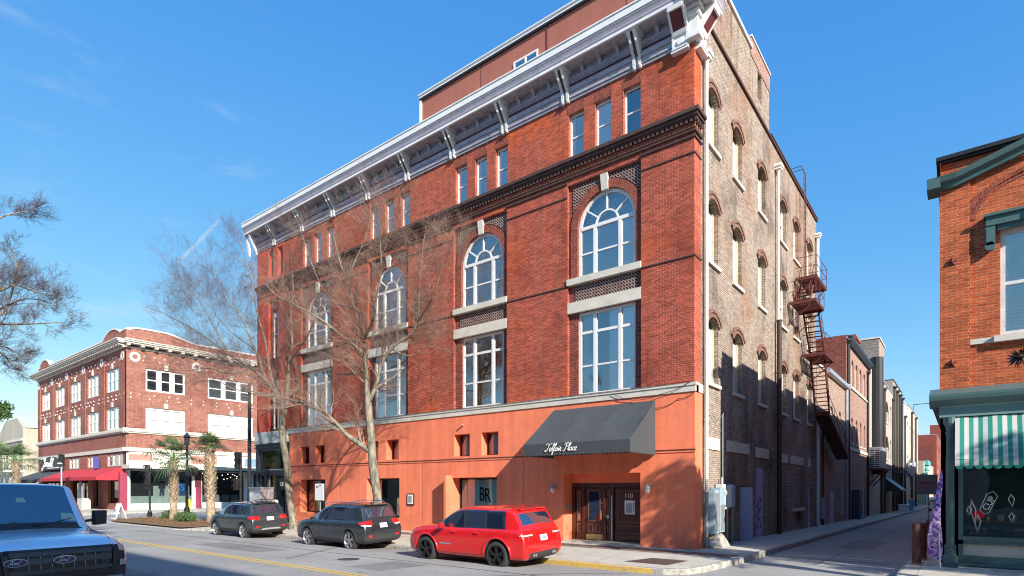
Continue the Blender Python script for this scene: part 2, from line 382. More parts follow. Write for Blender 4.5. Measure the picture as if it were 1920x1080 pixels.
M['greymetal'] = pmat('grey_metal', (.33,.36,.40), .5, .3, var=.15)
M['bluebox'] = pmat('blue_grey_cabinet', (.34,.46,.54), .5, .1, var=.15)
M['trimgrey'] = pmat('aged_cornice_paint', (.40,.385,.41), .65, var=.35, scale=6)
M['archside'] = brickmat('side_arch_brick', (.27,.105,.07), (.18,.07,.055), (.34,.26,.21), w=.0714, h=.11, mort=.01)
M['rust'] = pmat('rust_red_iron', (.125,.032,.026), .7, .2, var=.35, scale=6)
M['brownpipe'] = pmat('dark_brown_pipe', (.05,.028,.022), .6, var=.3)
M['dark'] = pmat('dark_interior', (.02,.02,.022), .9)
M['room'] = pmat('room_wall', (.30,.28,.25), .9)
M['blind'] = pmat('white_blind', (.88,.88,.86), .7, var=.04)
M['curtain'] = pmat('curtain', (.66,.66,.65), .85, var=.1)
M['glass'] = glassmat('window_glass', (.99,1,1), .30)
M['glassdark'] = glassmat('shop_glass', (.7,.76,.76), .10)
M['glassblue'] = glassmat('reflective_glass', (.35,.45,.55), .5)
M['door_wood'] = pmat('brown_door_wood', (.075,.022,.014), .4, var=.35, scale=5, coat=.3)
M['door_trim'] = pmat('door_moulding', (.20,.09,.06), .4, coat=.3)
M['brass'] = pmat('brass', (.62,.50,.22), .35, .8)
M['lavdoor'] = pmat('lavender_door', (.42,.42,.62), .6, var=.12)
M['green'] = pmat('dark_teal_paint', (.065,.13,.13), .45, var=.2)
M['teal'] = pmat('teal_paint', (.10,.42,.38), .6)
M['greenlight'] = pmat('grey_green_paint', (.16,.28,.27), .45, var=.15)
M['rubber'] = pmat('tyre_rubber', (.035,.035,.037), .85, var=.3)
M['chrome'] = pmat('chrome', (.7,.7,.72), .12, 1, var=.05, bmp=0)
M['alloy'] = pmat('alloy_rim', (.55,.56,.58), .3, .9, var=.08, bmp=0)
M['blackrim'] = pmat('gloss_black_rim', (.03,.03,.032), .25, .5, bmp=0)
M['carglass'] = pmat('car_glass', (.012,.022,.05), .03, 0, bmp=0, coat=1, spec=.9)
M['carglass'].node_tree.nodes['Principled BSDF'].inputs['IOR'].default_value = 2.1
M['plastic'] = pmat('black_plastic', (.03,.03,.032), .6, bmp=.05)
M['redlens'] = pmat('red_lens', (.55,.01,.01), .15, 0, bmp=0, coat=1)
M['whitelens'] = pmat('clear_lens', (.65,.66,.68), .12, .3, bmp=0, coat=1)
M['plate'] = pmat('licence_plate', (.72,.74,.78), .4)
def paint(name, c, metal=.3, rough=.28):
    m, nt, bs = newmat(name); bs.inputs['Base Color'].default_value = (*c, 1); bs.inputs['Metallic'].default_value = metal
    bs.inputs['Roughness'].default_value = rough; bs.inputs['Coat Weight'].default_value = 1; bs.inputs['Coat Roughness'].default_value = .03
    f = noise(nt, pos(nt, True), 3, 3); nt.links.new(ramp(nt, f, [(.3, rough*.85), (.7, rough*1.25)]), bs.inputs['Roughness']); return m
M['red_car'] = paint('red_car_paint', (.72,.010,.012), .15)
M['grey_car'] = paint('charcoal_car_paint', (.06,.075,.085), .6)
M['navy_car'] = paint('dark_grey_car_paint', (.045,.055,.068), .6)
M['truck'] = paint('silver_blue_truck_paint', (.90,.96,1.0), .65, .30)
M['truck'].node_tree.nodes['Principled BSDF'].inputs['Coat IOR'].default_value = 1.5
M['truck'].node_tree.nodes['Principled BSDF'].inputs['IOR'].default_value = 1.5
M['van'] = paint('white_van_paint', (.8,.8,.8), 0)
def bark(name, c1, c2, sc=3):
    m, nt, bs = newmat(name); P = pos(nt)
    mp = N(nt, 'ShaderNodeMapping'); mp.inputs['Scale'].default_value = (1, 1, .35); nt.links.new(P, mp.inputs[0])
    f = ramp(nt, noise(nt, mp.outputs[0], sc*3, 5, .65), [(.38, 0.0), (.62, 1.0)])
    nt.links.new(mix(nt, f, c1, c2), bs.inputs['Base Color']); bs.inputs['Roughness'].default_value = .9
    bump(nt, bs, noise(nt, mp.outputs[0], 30, 5), .8, .02); return m
M['bark'] = bark('pale_mottled_bark', (.105,.092,.062), (.30,.27,.205))
M['twig'] = bark('brown_twigs', (.17,.105,.078), (.34,.235,.18))
M['twig2'] = bark('purple_grey_twigs', (.062,.034,.036), (.15,.095,.088))
M['palmbark'] = bark('palm_boots', (.22,.165,.11), (.44,.35,.24))
M['palmleaf'] = pmat('palm_leaf', (.075,.115,.055), .55, var=.45, scale=4)
M['palmyoung'] = pmat('young_palm_leaf', (.18,.30,.07), .5, var=.3)
M['leaf'] = pmat('shrub_leaf', (.06,.12,.03), .6, var=.5, scale=8)
M['goods'] = pmat('mixed_goods', (.35,.22,.14), .6, var=.8, scale=9)
M['leafdark'] = pmat('magnolia_leaf', (.018,.032,.012), .35, var=.4, scale=8)
M['mulch'] = pmat('mulch', (.17,.10,.05), .95, var=.5, scale=12, bmp=.8)
M['yellow'] = pmat('hydrant_yellow', (.75,.60,.05), .45)
M['cable'] = pmat('black_cable', (.03,.03,.03), .7)

M['rustpost'] = pmat('rust_brown_post', (.13,.045,.028), .75, var=.35, scale=4)
M['signback'] = pmat('worn_grey_sign', (.12,.10,.12), .6)

# ================================================================ SETTING: ground, road, kerbs, sidewalks
def lerp(a, b, t): return a + (b-a)*t
PROF = [(-900,-.1),(-22,-.1),(-20,-.1),(-16,0),(-10,.08),(-6,0),(-4.15,-.1),(0,0)]
def zroad(x, y):
    if y < 0:
        for (a, za), (b, zb) in zip(PROF, PROF[1:]):
            if a <= y <= b: z = lerp(za, zb, (y-a)/(b-a)); break
        return z
    k = min(1, max(0, (x+20)/15))
    return -.0125*min(y, 100)*k
xs = [-1500,-400,-150,-90,-60,-50,-40,-30,-20,-15,-10,-5,-2,0,2,4,6,8,12,20,40,80,200,800,1500]
ys = [-900,-200,-60,-30,-22,-20,-18,-16,-14,-12,-10,-8,-6,-5,-4.15,-3,-1.5,0,3,6,10,20,30,50,75,100,150,300,800,1500]
mb = MB(); nx = len(xs)
mb.v = [(x, y, zroad(x, y)) for y in ys for x in xs]
mb.f = [(j*nx+i, j*nx+i+1, (j+1)*nx+i+1, (j+1)*nx+i) for j in range(len(ys)-1) for i in range(nx-1)]
mb.m = [0]*len(mb.f)
def asphalt():
    m, nt, bs = newmat('asphalt'); P = pos(nt)
    col = mix(nt, ramp(nt, noise(nt, P, .35, 4), [(.35, 0.0), (.7, 1.0)]), (.27,.27,.26), (.37,.365,.345))
    col = mix(nt, ramp(nt, noise(nt, P, 55, 3, .7), [(.3, .65), (.7, 1.0)]), (.19,.19,.185), col)
    mp = N(nt, 'ShaderNodeMapping'); mp.inputs['Scale'].default_value = (.08, 1.3, 1); nt.links.new(P, mp.inputs[0])
    col = mix(nt, ramp(nt, noise(nt, mp.outputs[0], 1, 3), [(.52, 0.0), (.7, .5)]), col, (.24,.24,.235))
    v = N(nt, 'ShaderNodeTexVoronoi', feature='DISTANCE_TO_EDGE'); v.inputs['Scale'].default_value = .33
    dn = N(nt, 'ShaderNodeVectorMath', operation='ADD'); nt.links.new(P, dn.inputs[0])
    nn = N(nt, 'ShaderNodeTexNoise'); nn.inputs['Scale'].default_value = 1.2; nt.links.new(P, nn.inputs['Vector']); nt.links.new(nn.outputs['Color'], dn.inputs[1])
    nt.links.new(dn.outputs[0], v.inputs['Vector'])
    col = mix(nt, ramp(nt, v.outputs[0], [(.001, .55), (.0045, 0.0)]), col, (.13,.13,.13))
    nt.links.new(col, bs.inputs['Base Color']); bs.inputs['Roughness'].default_value = .88; bs.inputs['Specular IOR Level'].default_value = .3
    bump(nt, bs, noise(nt, P, 90, 3, .7), .5, .006); return m
M['asphalt'] = asphalt()
tag(mb.build('road', M['asphalt'], smooth=True), None, None, kind='structure')

def concrete(name, c, joint=1.5, dark=.75):
    m, nt, bs = newmat(name); P = pos(nt)
    b = N(nt, 'ShaderNodeTexBrick', offset=0.0); nt.links.new(P, b.inputs['Vector']); b.inputs['Scale'].default_value = 1
    b.inputs['Brick Width'].default_value = joint; b.inputs['Row Height'].default_value = joint; b.inputs['Mortar Size'].default_value = .012
    b.inputs['Color1'].default_value = (*c, 1); b.inputs['Color2'].default_value = (*[x*.88 for x in c], 1); b.inputs['Mortar'].default_value = (*[x*.35 for x in c], 1)
    col = mix(nt, ramp(nt, noise(nt, P, 1.1, 5), [(.4, 0.0), (.75, 1.0)]), b.outputs[0], tuple(x*dark for x in c))
    col = mix(nt, ramp(nt, noise(nt, P, 40, 3), [(.3, .35), (.6, 0.0)]), col, tuple(x*.6 for x in c))
    col = mix(nt, ramp(nt, noise(nt, P, .8, 6, .7), [(.52, 0.0), (.66, .75)]), col, (c[0]*.55, c[1]*.50, c[2]*.42))
    nt.links.new(col, bs.inputs['Base Color']); bs.inputs['Roughness'].default_value = .9
    bump(nt, bs, noise(nt, P, 60, 3), .3, .005); return m
M['concrete'] = concrete('concrete_paving', (.56,.53,.46))
M['paver'] = brickmat('brick_paving', (.22,.12,.09), (.16,.10,.08), (.25,.2,.17), mort=.008)
def kerbmat():
    m, nt, bs = newmat('kerb_stone'); P = pos(nt)
    col = mix(nt, ramp(nt, noise(nt, P, 6, 5, .7), [(.35, 0.0), (.65, 1.0)]), (.20,.19,.17), (.48,.46,.42))
    s = N(nt, 'ShaderNodeSeparateXYZ'); nt.links.new(P, s.inputs[0])
    def cmp(o, val, op):
        n = N(nt, 'ShaderNodeMath', operation=op); nt.links.new(o, n.inputs[0]); n.inputs[1].default_value = val; return n.outputs[0]
    def mul(a, b):
        n = N(nt, 'ShaderNodeMath', operation='MULTIPLY'); nt.links.new(a, n.inputs[0]); nt.links.new(b, n.inputs[1]); return n.outputs[0]
    k = mul(mul(cmp(s.outputs[0], -4.6, 'GREATER_THAN'), cmp(s.outputs[0], 1.0, 'LESS_THAN')), mul(cmp(s.outputs[1], -4.12, 'LESS_THAN'), cmp(s.outputs[1], -5, 'GREATER_THAN')))
    k = mul(k, ramp(nt, noise(nt, P, 14, 5, .8), [(.40, 0.1), (.52, 1.0)]))
    nt.links.new(mix(nt, k, col, (.62,.40,.05)), bs.inputs['Base Color']); bs.inputs['Roughness'].default_value = .85
    bump(nt, bs, noise(nt, P, 25, 5), .8, .02); return m
M['kerb'] = kerbmat()
def zwalk(x, y):
    if y < 0: return .18 - .13*min(1.35, -y/4.15)
    k = min(1, max(0, (x+20)/15)); return .175 - .0125*min(y, 100)*k
def ribbon(P, Q, name_w, name_k, kw=.16):
    w, k = MB(), MB()
    def inn(p, q):
        d = Vector((q[0]-p[0], q[1]-p[1])); d.normalize(); return (p[0]+d.x*kw, p[1]+d.y*kw)
    for (p0, q0, p1, q1) in zip(P, Q, P[1:], Q[1:]):
        n = max(1, int(math.hypot(p1[0]-p0[0], p1[1]-p0[1])/2.0)) if math.hypot(p1[0]-p0[0], p1[1]-p0[1]) < 60 else 12
        for i in range(n):
            a, b = i/n, (i+1)/n
            A = (lerp(p0[0],p1[0],a), lerp(p0[1],p1[1],a)); B = (lerp(p0[0],p1[0],b), lerp(p0[1],p1[1],b))
            C = (lerp(q0[0],q1[0],a), lerp(q0[1],q1[1],a)); D = (lerp(q0[0],q1[0],b), lerp(q0[1],q1[1],b))
            Ai, Bi = inn(A, C), inn(B, D)
            k.quad((*A, zroad(*A)-.3), (*B, zroad(*B)-.3), (*B, zwalk(*B)-.02), (*A, zwalk(*A)-.02))
            A2 = (lerp(A[0],Ai[0],.15), lerp(A[1],Ai[1],.15)); B2 = (lerp(B[0],Bi[0],.15), lerp(B[1],Bi[1],.15))
            k.quad((*A, zwalk(*A)-.02), (*B, zwalk(*B)-.02), (*B2, zwalk(*B)), (*A2, zwalk(*A)))
            k.quad((*A2, zwalk(*A)), (*B2, zwalk(*B)), (*Bi, zwalk(*Bi)), (*Ai, zwalk(*Ai)))
            m_ = 4
            for j in range(m_):
                e, f = j/m_, (j+1)/m_
                pt = lambda U, V, t: (lerp(U[0],V[0],t), lerp(U[1],V[1],t))
                a1, b1, b2, a2 = pt(Ai,C,e), pt(Bi,D,e), pt(Bi,D,f), pt(Ai,C,f)
                w.quad(*[(*q, zwalk(*q)) for q in (a1, b1, b2, a2)])
    tag(w.build(name_w, M['concrete'], smooth=False), None, None, kind='structure')
    tag(k.build(name_k, M['kerb']), None, None, kind='structure')
ribbon([(-38,60),(-38,-3.8),(-37.5,-4.9),(-36.5,-5.45),(-26,-5.4),(-24.8,-4.7),(-24,-4.2),(0,-4.15),(.7,-4.1),(1.2,-3.8),(1.45,-3.2),(1.6,-2.3),(1.8,-1.1),(1.85,0),(1.85,30),(1.85,120)],
       [(-27.3,60),(-27.3,.4),(-27.3,.3),(-27.3,.2),(-26,.2),(-24.8,.2),(-24,.2),(-.6,.2),(-.4,.2),(-.3,.2),(-.2,.2),(-.2,.3),(-.2,.4),(-.2,.6),(-.2,30),(-.2,120)], 'sidewalk', 'kerb')
ribbon([(5.6,120),(5.6,-1.9),(5.75,-3.0),(6.3,-3.8),(7.2,-4.1),(60,-4.15)], [(6.6,120),(6.6,.2),(6.6,.15),(6.7,.1),(7.2,.1),(60,.1)], 'sidewalk', 'kerb')
ribbon([(-49.5,80),(-49.5,-1.6),(-50.2,-2.8),(-51.6,-3.3),(-160,-3.3)], [(-53,80),(-53,1.6),(-53,1.5),(-53.2,1.4),(-160,1.4)], 'sidewalk', 'kerb')
ribbon([(60,-19.6),(-200,-19.6)], [(60,-24.8),(-200,-24.8)], 'sidewalk', 'kerb')
mb = MB()
for i in range(24):
    x0, x1 = -23.6+i, -22.6+i
    mb.quad(*[(x, y, zwalk(x, y)+.004) for x, y in ((x0,-1.35),(x1,-1.35),(x1,-.65),(x0,-.65))])
mb.quad(*[(x, y, zwalk(x, y)+.004) for x, y in ((.4,-1.35),(1.5,-1.35),(1.6,-.65),(.4,-.65))])
tag(mb.build('paving_strip', M['paver']), None, None, kind='structure')
mb = MB(); mb.quad(*[(x, y, zwalk(x, y)+.008) for x, y in ((-.75,-3.45),(.55,-3.45),(.75,-2.45),(-.35,-2.45))])
M['tactile'] = pmat('brown_metal_grate', (.10,.065,.05), .7, var=.5, scale=20, fine=70, bmp=1, dist=.02)
tag(mb.build('pavement_grate', M['tactile']), 'dark brown metal grate set in the sidewalk near the kerb corner', 'grate')
# painted lines
def paintmat(name, c, lo=.3, hi=.45):
    m, nt, bs = newmat(name); P = pos(nt)
    f = ramp(nt, noise(nt, P, 7, 6, .75), [(lo, 0.0), (hi, 1.0)])
    nt.links.new(mix(nt, f, (.30,.30,.29), c), bs.inputs['Base Color']); bs.inputs['Roughness'].default_value = .8; return m
M['yline'] = paintmat('yellow_road_paint', (.62,.42,.08)); M['wline'] = paintmat('white_road_paint', (.6,.6,.58), .38, .5)
mb = MB()
def strip(mb, x0, x1, y0, y1, n=1):
    for i in range(n):
        a, b = lerp(x0,x1,i/n), lerp(x0,x1,(i+1)/n)
        mb.quad(*[(x, y, zroad(x, y)+.005) for x, y in ((a,y0),(b,y0),(b,y1),(a,y1))])
strip(mb, -36, 60, -9.75, -9.63, 20); strip(mb, -36, 60, -9.98, -9.86, 20)
tag(mb.build('centre_line', M['yline']), None, None, kind='structure')
mb = MB()
for a in (-38.6, -42.6): strip(mb, a, a+.3, -19, -3)
strip(mb, -37.6, -37.2, -19, -10.2)
strip(mb, 2.6, 5.0, 2.2, 2.35); strip(mb, 3.4, 4.6, -.2, -.06)
strip(mb, -39.2, -38, -6.3, -6.0)
tag(mb.build('road_marking', M['wline']), None, None, kind='structure')
mb = MB(); mb.lathe((-7.6,-7.8,zroad(-7.6,-7.8)), [(.33,-.01),(.33,.006),(.29,.008),(0.02,.008)], 24)
tag(mb.build('manhole_cover', pmat('iron_cover', (.07,.07,.07), .6, .4)), 'round iron manhole cover flush in the grey road', 'manhole cover')
# planting bed of the corner
mb = MB(); n1, n2 = 30, 12
for j in range(n2+1):
    for i in range(n1+1):
        x = lerp(-36.4, -25.6, i/n1); y = lerp(-5.15, -1.6, j/n2)
        e = min(i, n1-i, j, n2-j); mb.v.append((x, y, .1 + min(1, e/2)*.10 + random.uniform(-.02, .03)*(e > 0)))
for j in range(n2):
    for i in range(n1):
        a = j*(n1+1)+i; mb.f.append((a, a+1, a+n1+2, a+n1+1)); mb.m.append(0)
tag(mb.build('planting_bed', M['mulch'], smooth=True), None, None, kind='structure')

M['patch'] = M['asphalt'].copy(); M['patch'].name = 'patched_asphalt'
for n_ in M['patch'].node_tree.nodes:
    if n_.type == 'MIX' and not n_.inputs[6].is_linked and not n_.inputs[7].is_linked:
        for s__ in (6, 7): c_ = n_.inputs[s__].default_value; n_.inputs[s__].default_value = (c_[0]*.62, c_[1]*.62, c_[2]*.63, 1)
mb = MB()
def rpatch(x0, y0, x1, y1):
    nx_ = max(1, int((x1-x0)/1.5)); ny_ = max(1, int((y1-y0)/.5))
    for i in range(nx_):
        for j in range(ny_):
            a, b, c, d = lerp(x0,x1,i/nx_), lerp(x0,x1,(i+1)/nx_), lerp(y0,y1,j/ny_), lerp(y0,y1,(j+1)/ny_)
            mb.quad(*[(x, y, zroad(x, y)+.003) for x, y in ((a,c),(b,c),(b,d),(a,d))])
for q in ((-16,-8.6,-11.5,-7.4), (-6.2,-8.9,-4.8,-7.2), (-22,-13.5,-8,-12.6), (2.2,-7.6,5.5,-6.6), (2.5,1.0,5.2,1.45), (3.1,6,4.3,11), (-33,-8.5,-29,-7.2)): rpatch(*q)
tag(mb.build('road_patch', M['patch']), None, None, kind='structure')
mb = MB(); M['seal'] = pmat('bitumen_seam', (.05,.05,.05), .5)
rg_ = random.Random(4)
for (x0, y0, x1, y1) in ((-30,-7.0,8,-6.9), (-12,-4.5,-9,-9), (-3,-9,0,-4.5), (2.0,-4.4,5.8,-4.2), (3.6,0,3.8,30)):
    n = 40; px_ = None
    for i in range(n+1):
        x = lerp(x0,x1,i/n)+rg_.uniform(-.03,.03); y = lerp(y0,y1,i/n)+rg_.uniform(-.03,.03)
        if px_: 
            d = Vector((x-px_[0], y-px_[1])).normalized()*.018
            mb.quad(*[(a, b, zroad(a, b)+.007) for a, b in ((px_[0]-d.y,px_[1]+d.x),(x-d.y,y+d.x),(x+d.y,y-d.x),(px_[0]+d.y,px_[1]-d.x))])
        px_ = (x, y)
tag(mb.build('road_seam', M['seal']), None, None, kind='structure')

# ================================================================ WINDOWS (used on every building)
def backing(F, par, u0, u1, z0, z1, d, dep=.9, mat='room', name='room'):
    mb = MB()
    a = [(u0,z0),(u1,z0),(u1,z1),(u0,z1)]
    mb.quad(*[F.p(u, z, d+dep) for u, z in a])
    for (p, q) in zip(a, a[1:]+a[:1]): mb.quad(F.p(*p, d), F.p(*q, d), F.p(*q, d+dep), F.p(*p, d+dep))
    return mb.build(name, M[mat], par)
def blinds(F, par, u0, u1, z0, z1, d, step=.09, name='blind', mat='blind'):
    mb = MB(); z = z1
    while z > z0:
        mb.quad(F.p(u0, z, d), F.p(u1, z, d), F.p(u1, z-step*.8, d+.04), F.p(u0, z-step*.8, d+.04)); z -= step
    return mb.build(name, M[mat], par)
def curtain(F, par, u0, u1, z0, z1, d, n=14, amp=.035, name='curtain', pinch=0):
    mb = MB(); rows = 8
    for j in range(rows+1):
        z = lerp(z0, z1, j/rows); k = 1 - pinch*math.sin(math.pi*min(1, (1-j/rows)*1.4))
        for i in range(n+1): mb.v.append(F.p(u0+(u1-u0)*k*i/n, z, d + amp*math.sin(i*1.9)))
    for j in range(rows):
        for i in range(n): a = j*(n+1)+i; mb.f.append((a,a+1,a+n+2,a+n+1)); mb.m.append(0)
    return mb.build(name, M['curtain'], par, smooth=True)
def window(F, par, u0, u1, z0, z1, d, vm=(), hm=(), fw=.08, glass='glass', white='white', cover=None, rise=0, th=.07, back=True, room='room', mull=.05, name='window', bdep=.9):
    """frame part + pane sub-part (+ blind / curtain); vm: mullion u, hm: bar z"""
    mb = MB(); sp = z1-rise
    F.box(mb, u0, u0+fw, z0, sp, d, d+th); F.box(mb, u1-fw, u1, z0, sp, d, d+th); F.box(mb, u0+fw, u1-fw, z0, z0+fw, d, d+th)
    if not rise: F.box(mb, u0+fw, u1-fw, z1-fw, z1, d, d+th)
    for u in vm: F.box(mb, u-mull, u+mull, z0+fw, (sp if rise else z1-fw), d-.01, d+th-.01)
    for h in hm:
        z, t = h if isinstance(h, tuple) else (h, .03)
        F.box(mb, u0+fw, u1-fw, z-t, z+t, d+.008, d+th-.014)
    if rise:
        c = (u0+u1)/2; r = (u1-u0)/2
        F.band(mb, c, sp, r-fw*1.2, r, 0, 180, d, d+th, 20, rise/r)
        if rise >= r*.9:
            F.box(mb, u0+fw, u1-fw, sp-.06, sp+.06, d-.012, d+th-.012)
            F.band(mb, c, sp, r*.36, r*.36+.06, 0, 180, d+.004, d+th-.02, 14)
            for a in (38, 90, 142):
                ca, sa = math.cos(R(a)), math.sin(R(a)); p0, p1 = r*.38, r-fw
                F.poly(mb, [(c+ca*p0-sa*.03, sp+sa*p0+ca*.03), (c+ca*p0+sa*.03, sp+sa*p0-ca*.03), (c+ca*p1+sa*.03, sp+sa*p1-ca*.03), (c+ca*p1-sa*.03, sp+sa*p1+ca*.03)], d+.006, d+th-.022)
    fr = mb.build(name, M[white], par)
    g = MB(); g.quad(F.p(u0+fw*.5, z0+fw*.5, d+th*.6), F.p(u1-fw*.5, z0+fw*.5, d+th*.6), F.p(u1-fw*.5, sp, d+th*.6), F.p(u0+fw*.5, sp, d+th*.6))
    if rise: F.fan(g, (u0+u1)/2, sp, (u1-u0)/2-fw*.5, d+th*.6, 20, rise/((u1-u0)/2))
    g.build('pane', M[glass], fr)
    if cover:
        for c_ in cover:
            k, a, b = c_[0], c_[1], c_[2]; lo = c_[3] if len(c_) > 3 else z0; hi = c_[4] if len(c_) > 4 else (sp + rise*.96 if rise else z1)
            if rise and k == 'blind':
                blinds(F, fr, a, b, lo, sp, d+th+.02)
            elif k == 'blind': blinds(F, fr, a, b, lo, hi, d+th+.02)
            elif k == 'curtain': curtain(F, fr, a, b, lo, hi, d+th+.1, pinch=c_[5] if len(c_) > 5 else 0)
            elif k == 'shade':
                s = MB(); s.quad(F.p(a, lo, d+th+.015), F.p(b, lo, d+th+.015), F.p(b, hi, d+th+.015), F.p(a, hi, d+th+.015)); s.build('shade', M['blind'], fr)
    if back: backing(F, fr, u0, u1, z0, z1, d+th+.01, bdep, room)
    return fr

# ================================================================ MAIN BUILDING
mainb = thing('brick_building', 'large four storey red brick building with orange stucco ground floor, arched windows and white cornice', 'building', (-13.6, 9, 0.1))
F0 = Frame((0,0,0), (1,0,0), (0,-1,0)); FA = Frame((0,0,0), (0,1,0), (1,0,0))
BC = [-3.36, -9.26, -15.2, -21.15]      # bay centres
AC = [-3.34, -9.16, -15.02, -20.98]     # attic groups
RECD = .13
ops = [(c-1.49, c+1.49, 5.59, 13.5, RECD) for c in BC]
ops += [(c+o-.33, c+o+.33, 14.46, 16.14, .17) for c in AC for o in (-1.13, 0, 1.13)]
mb = MB(); F0.wall(mb, -24.3, 0, 5.59, 16.62, ops)
FA.wall(mb, 0, .62, 5.59, 16.62, [])                      # red brick return at the corner
mb.build('front_wall', M['brick'], mainb)
mb = MB(); F0.wall(mb, -27.4, -24.3, 5.59, 16.62, [(-26.1,-24.95,5.59,13.5,.14), (-26.1,-25.55,14.75,16.4,.25), (-25.05,-24.5,14.75,16.4,.25)], d=-.02)
mb.build('painted_wall', M['red_paint'], mainb, label='red painted bay at the left end of the front')
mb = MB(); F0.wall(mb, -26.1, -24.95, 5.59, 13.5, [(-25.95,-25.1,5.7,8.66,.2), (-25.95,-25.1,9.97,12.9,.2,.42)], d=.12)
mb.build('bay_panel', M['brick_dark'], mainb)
for (a, b, c, d_, r_) in ((-25.95,-25.1,5.7,8.66,0), (-25.95,-25.1,9.97,12.9,.42)):
    window(F0, mainb, a, b, c, d_, .24, hm=((c+d_)/2,), fw=.05, rise=r_, room='dark', white='white2', bdep=.3)
for a in (-26.1, -25.05): backing(F0, mainb, a, a+.55, 14.75, 16.4, .23, .3, 'dark', 'slit_recess')
# recessed bays
for i, c in enumerate(BC):
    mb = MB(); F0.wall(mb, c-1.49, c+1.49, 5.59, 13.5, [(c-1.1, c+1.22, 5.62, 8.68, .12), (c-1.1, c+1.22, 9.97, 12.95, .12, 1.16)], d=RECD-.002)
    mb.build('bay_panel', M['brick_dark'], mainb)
    mb = MB(); F0.box(mb, c-1.2, c+1.3, 9.1, 9.73, RECD-.03, RECD-.004); mb.build('basketwork_panel', M['brick_basket'], mainb)
    mb = MB()
    uc = c+.06; n = 12      # spandrels of basket brick either side of the arch
    for s in (-1, 1):
        pts = [(uc+s*1.36, 11.8), (uc+s*1.36, 13.42), (uc+s*.2, 13.42)] + [(uc+s*1.5*math.cos(R(a)), 11.79+1.5*math.sin(R(a))) for a in (83, 72, 60, 48, 36, 26)]
        pts = [(max(c-1.47, min(c+1.47, u)), z) for u, z in pts]
        F0.poly(mb, pts, RECD-.028, RECD-.004)
    mb.build('spandrel', M['brick_basket'], mainb)
    mb = MB(); F0.band(mb, uc, 11.79, 1.165, 1.46, 0, 180, RECD-.06, RECD+.02, 22); 
    F0.box(mb, uc-1.46, uc-1.165, 10.0, 11.79, RECD-.05, RECD-.002); F0.box(mb, uc+1.165, uc+1.43, 10.0, 11.79, RECD-.05, RECD-.002)
    mb.build('arch', M['brick_arch'], mainb)
    mb = MB(); F0.prism(mb, [(RECD-.1,12.9),(RECD-.13,13.48),(RECD,13.48),(RECD,12.9)], uc-.13, uc+.13)
    mb.v = [(x + (.04 if (k % 8) in (1,2) else 0)*(-1 if k < 4 else 1), y, z) for k, (x, y, z) in enumerate(mb.v)]
    mb.build('keystone', M['stone'], mainb)
    mb = MB(); F0.box(mb, c-1.49, c+1.49, 8.69, 9.09, -.012, RECD-.004); mb.build('lintel', M['stone'], mainb)
    mb = MB(); F0.box(mb, c-1.50, c+1.50, 9.735, 9.965, -.06, RECD+.12); mb.build('sill', M['stone'], mainb)
    L, Rr = c-1.1, c+1.22; m1, m2 = L+.68, Rr-.62
    if i == 0: cov = [('curtain', L+.1, L+.62, 5.7, 8.6, .5), ('shade', m1+.55, m2-.05, 5.7, 8.6), ('shade', m2+.07, Rr-.09, 5.7, 8.6)]
    elif i == 1: cov = [('curtain', L+.1, L+.6, 5.7, 8.6, .25)]
    elif i == 2: cov = [('shade', L+.1, m1-.06, 5.7, 8.6)]
    else: cov = [('shade', L+.1, m1-.3, 5.7, 8.6), ('blind', m1-.02, m1+.4, 5.7, 7.9), ('blind', m2, Rr-.1, 5.7, 7.9)]
    w_ = window(F0, mainb, L, Rr, 5.60, 8.68, RECD+.06, vm=(m1, m2), hm=((7.93, .05), 6.69), cover=cov, fw=.1, mull=.065, bdep=1.6)
    if i == 1:
        mb = MB()
        for u, h_, r_ in ((m1+.12,.12,.05),(m1+.3,.2,.05),(m1+.5,.1,.05),(m1+.62,.26,.02),(m2+.2,.22,.06),(m2+.35,.14,.06)):
            mb.lathe(F0.p(u, 6.72, RECD+.22), [(r_,0),(r_*1.1,h_*.5),(r_*.5,h_)], 8)
        mb.build('ornament', M['white'], w_)
    cov = [('blind', L+.1, m1-.06, 10.05, 11.7), ('blind', m1+.07, m2-.07, 10.05, 11.7), ('shade' if i == 0 else 'blind', m2+.07, Rr-.1, 10.05, 11.7)]
    w_ = window(F0, mainb, L, Rr, 9.97, 12.95, RECD+.06, vm=(m1, m2), hm=(10.85,), cover=cov, fw=.1, rise=1.16, mull=.065, bdep=1.2)
    mb = MB()          # pleated sunburst shade behind the fanlight
    r = 1.08; nn = 26
    for k in range(nn):
        a0, a1 = math.pi*k/nn, math.pi*(k+1)/nn; dd = .22 if i else .35
        mb.quad(F0.p(uc+.1*math.cos(a0), 11.8+.1*math.sin(a0), RECD+dd), F0.p(uc+r*math.cos(a0), 11.8+r*math.sin(a0), RECD+dd),
                F0.p(uc+r*math.cos((a0+a1)/2), 11.8+r*math.sin((a0+a1)/2), RECD+dd-.03*bool(i)), F0.p(uc+.1*math.cos(a1), 11.8+.1*math.sin(a1), RECD+dd-.02))
    mb.build('fanlight_shade', M['blind'], w_)
for i, c in enumerate(AC):
    for j, o in enumerate((-1.13, 0, 1.13)):
        a, b = c+o-.33, c+o+.33
        cov = [] if (i == 0 and j == 2) else ([('shade', a+.06, b-.06)] if (i == 0 and j == 1) else [('blind', a+.2, b-.05), ('shade', a+.06, a+.22)])
        window(F0, mainb, a, b, 14.47, 16.13, .13, hm=((15.3, .025),), fw=.06, cover=cov, room='dark', th=.05, bdep=.4)
        mb = MB(); F0.box(mb, a-.03, b+.03, 16.15, 16.48, -.012, .10); mb.build('lintel', M['brick_arch'], mainb)
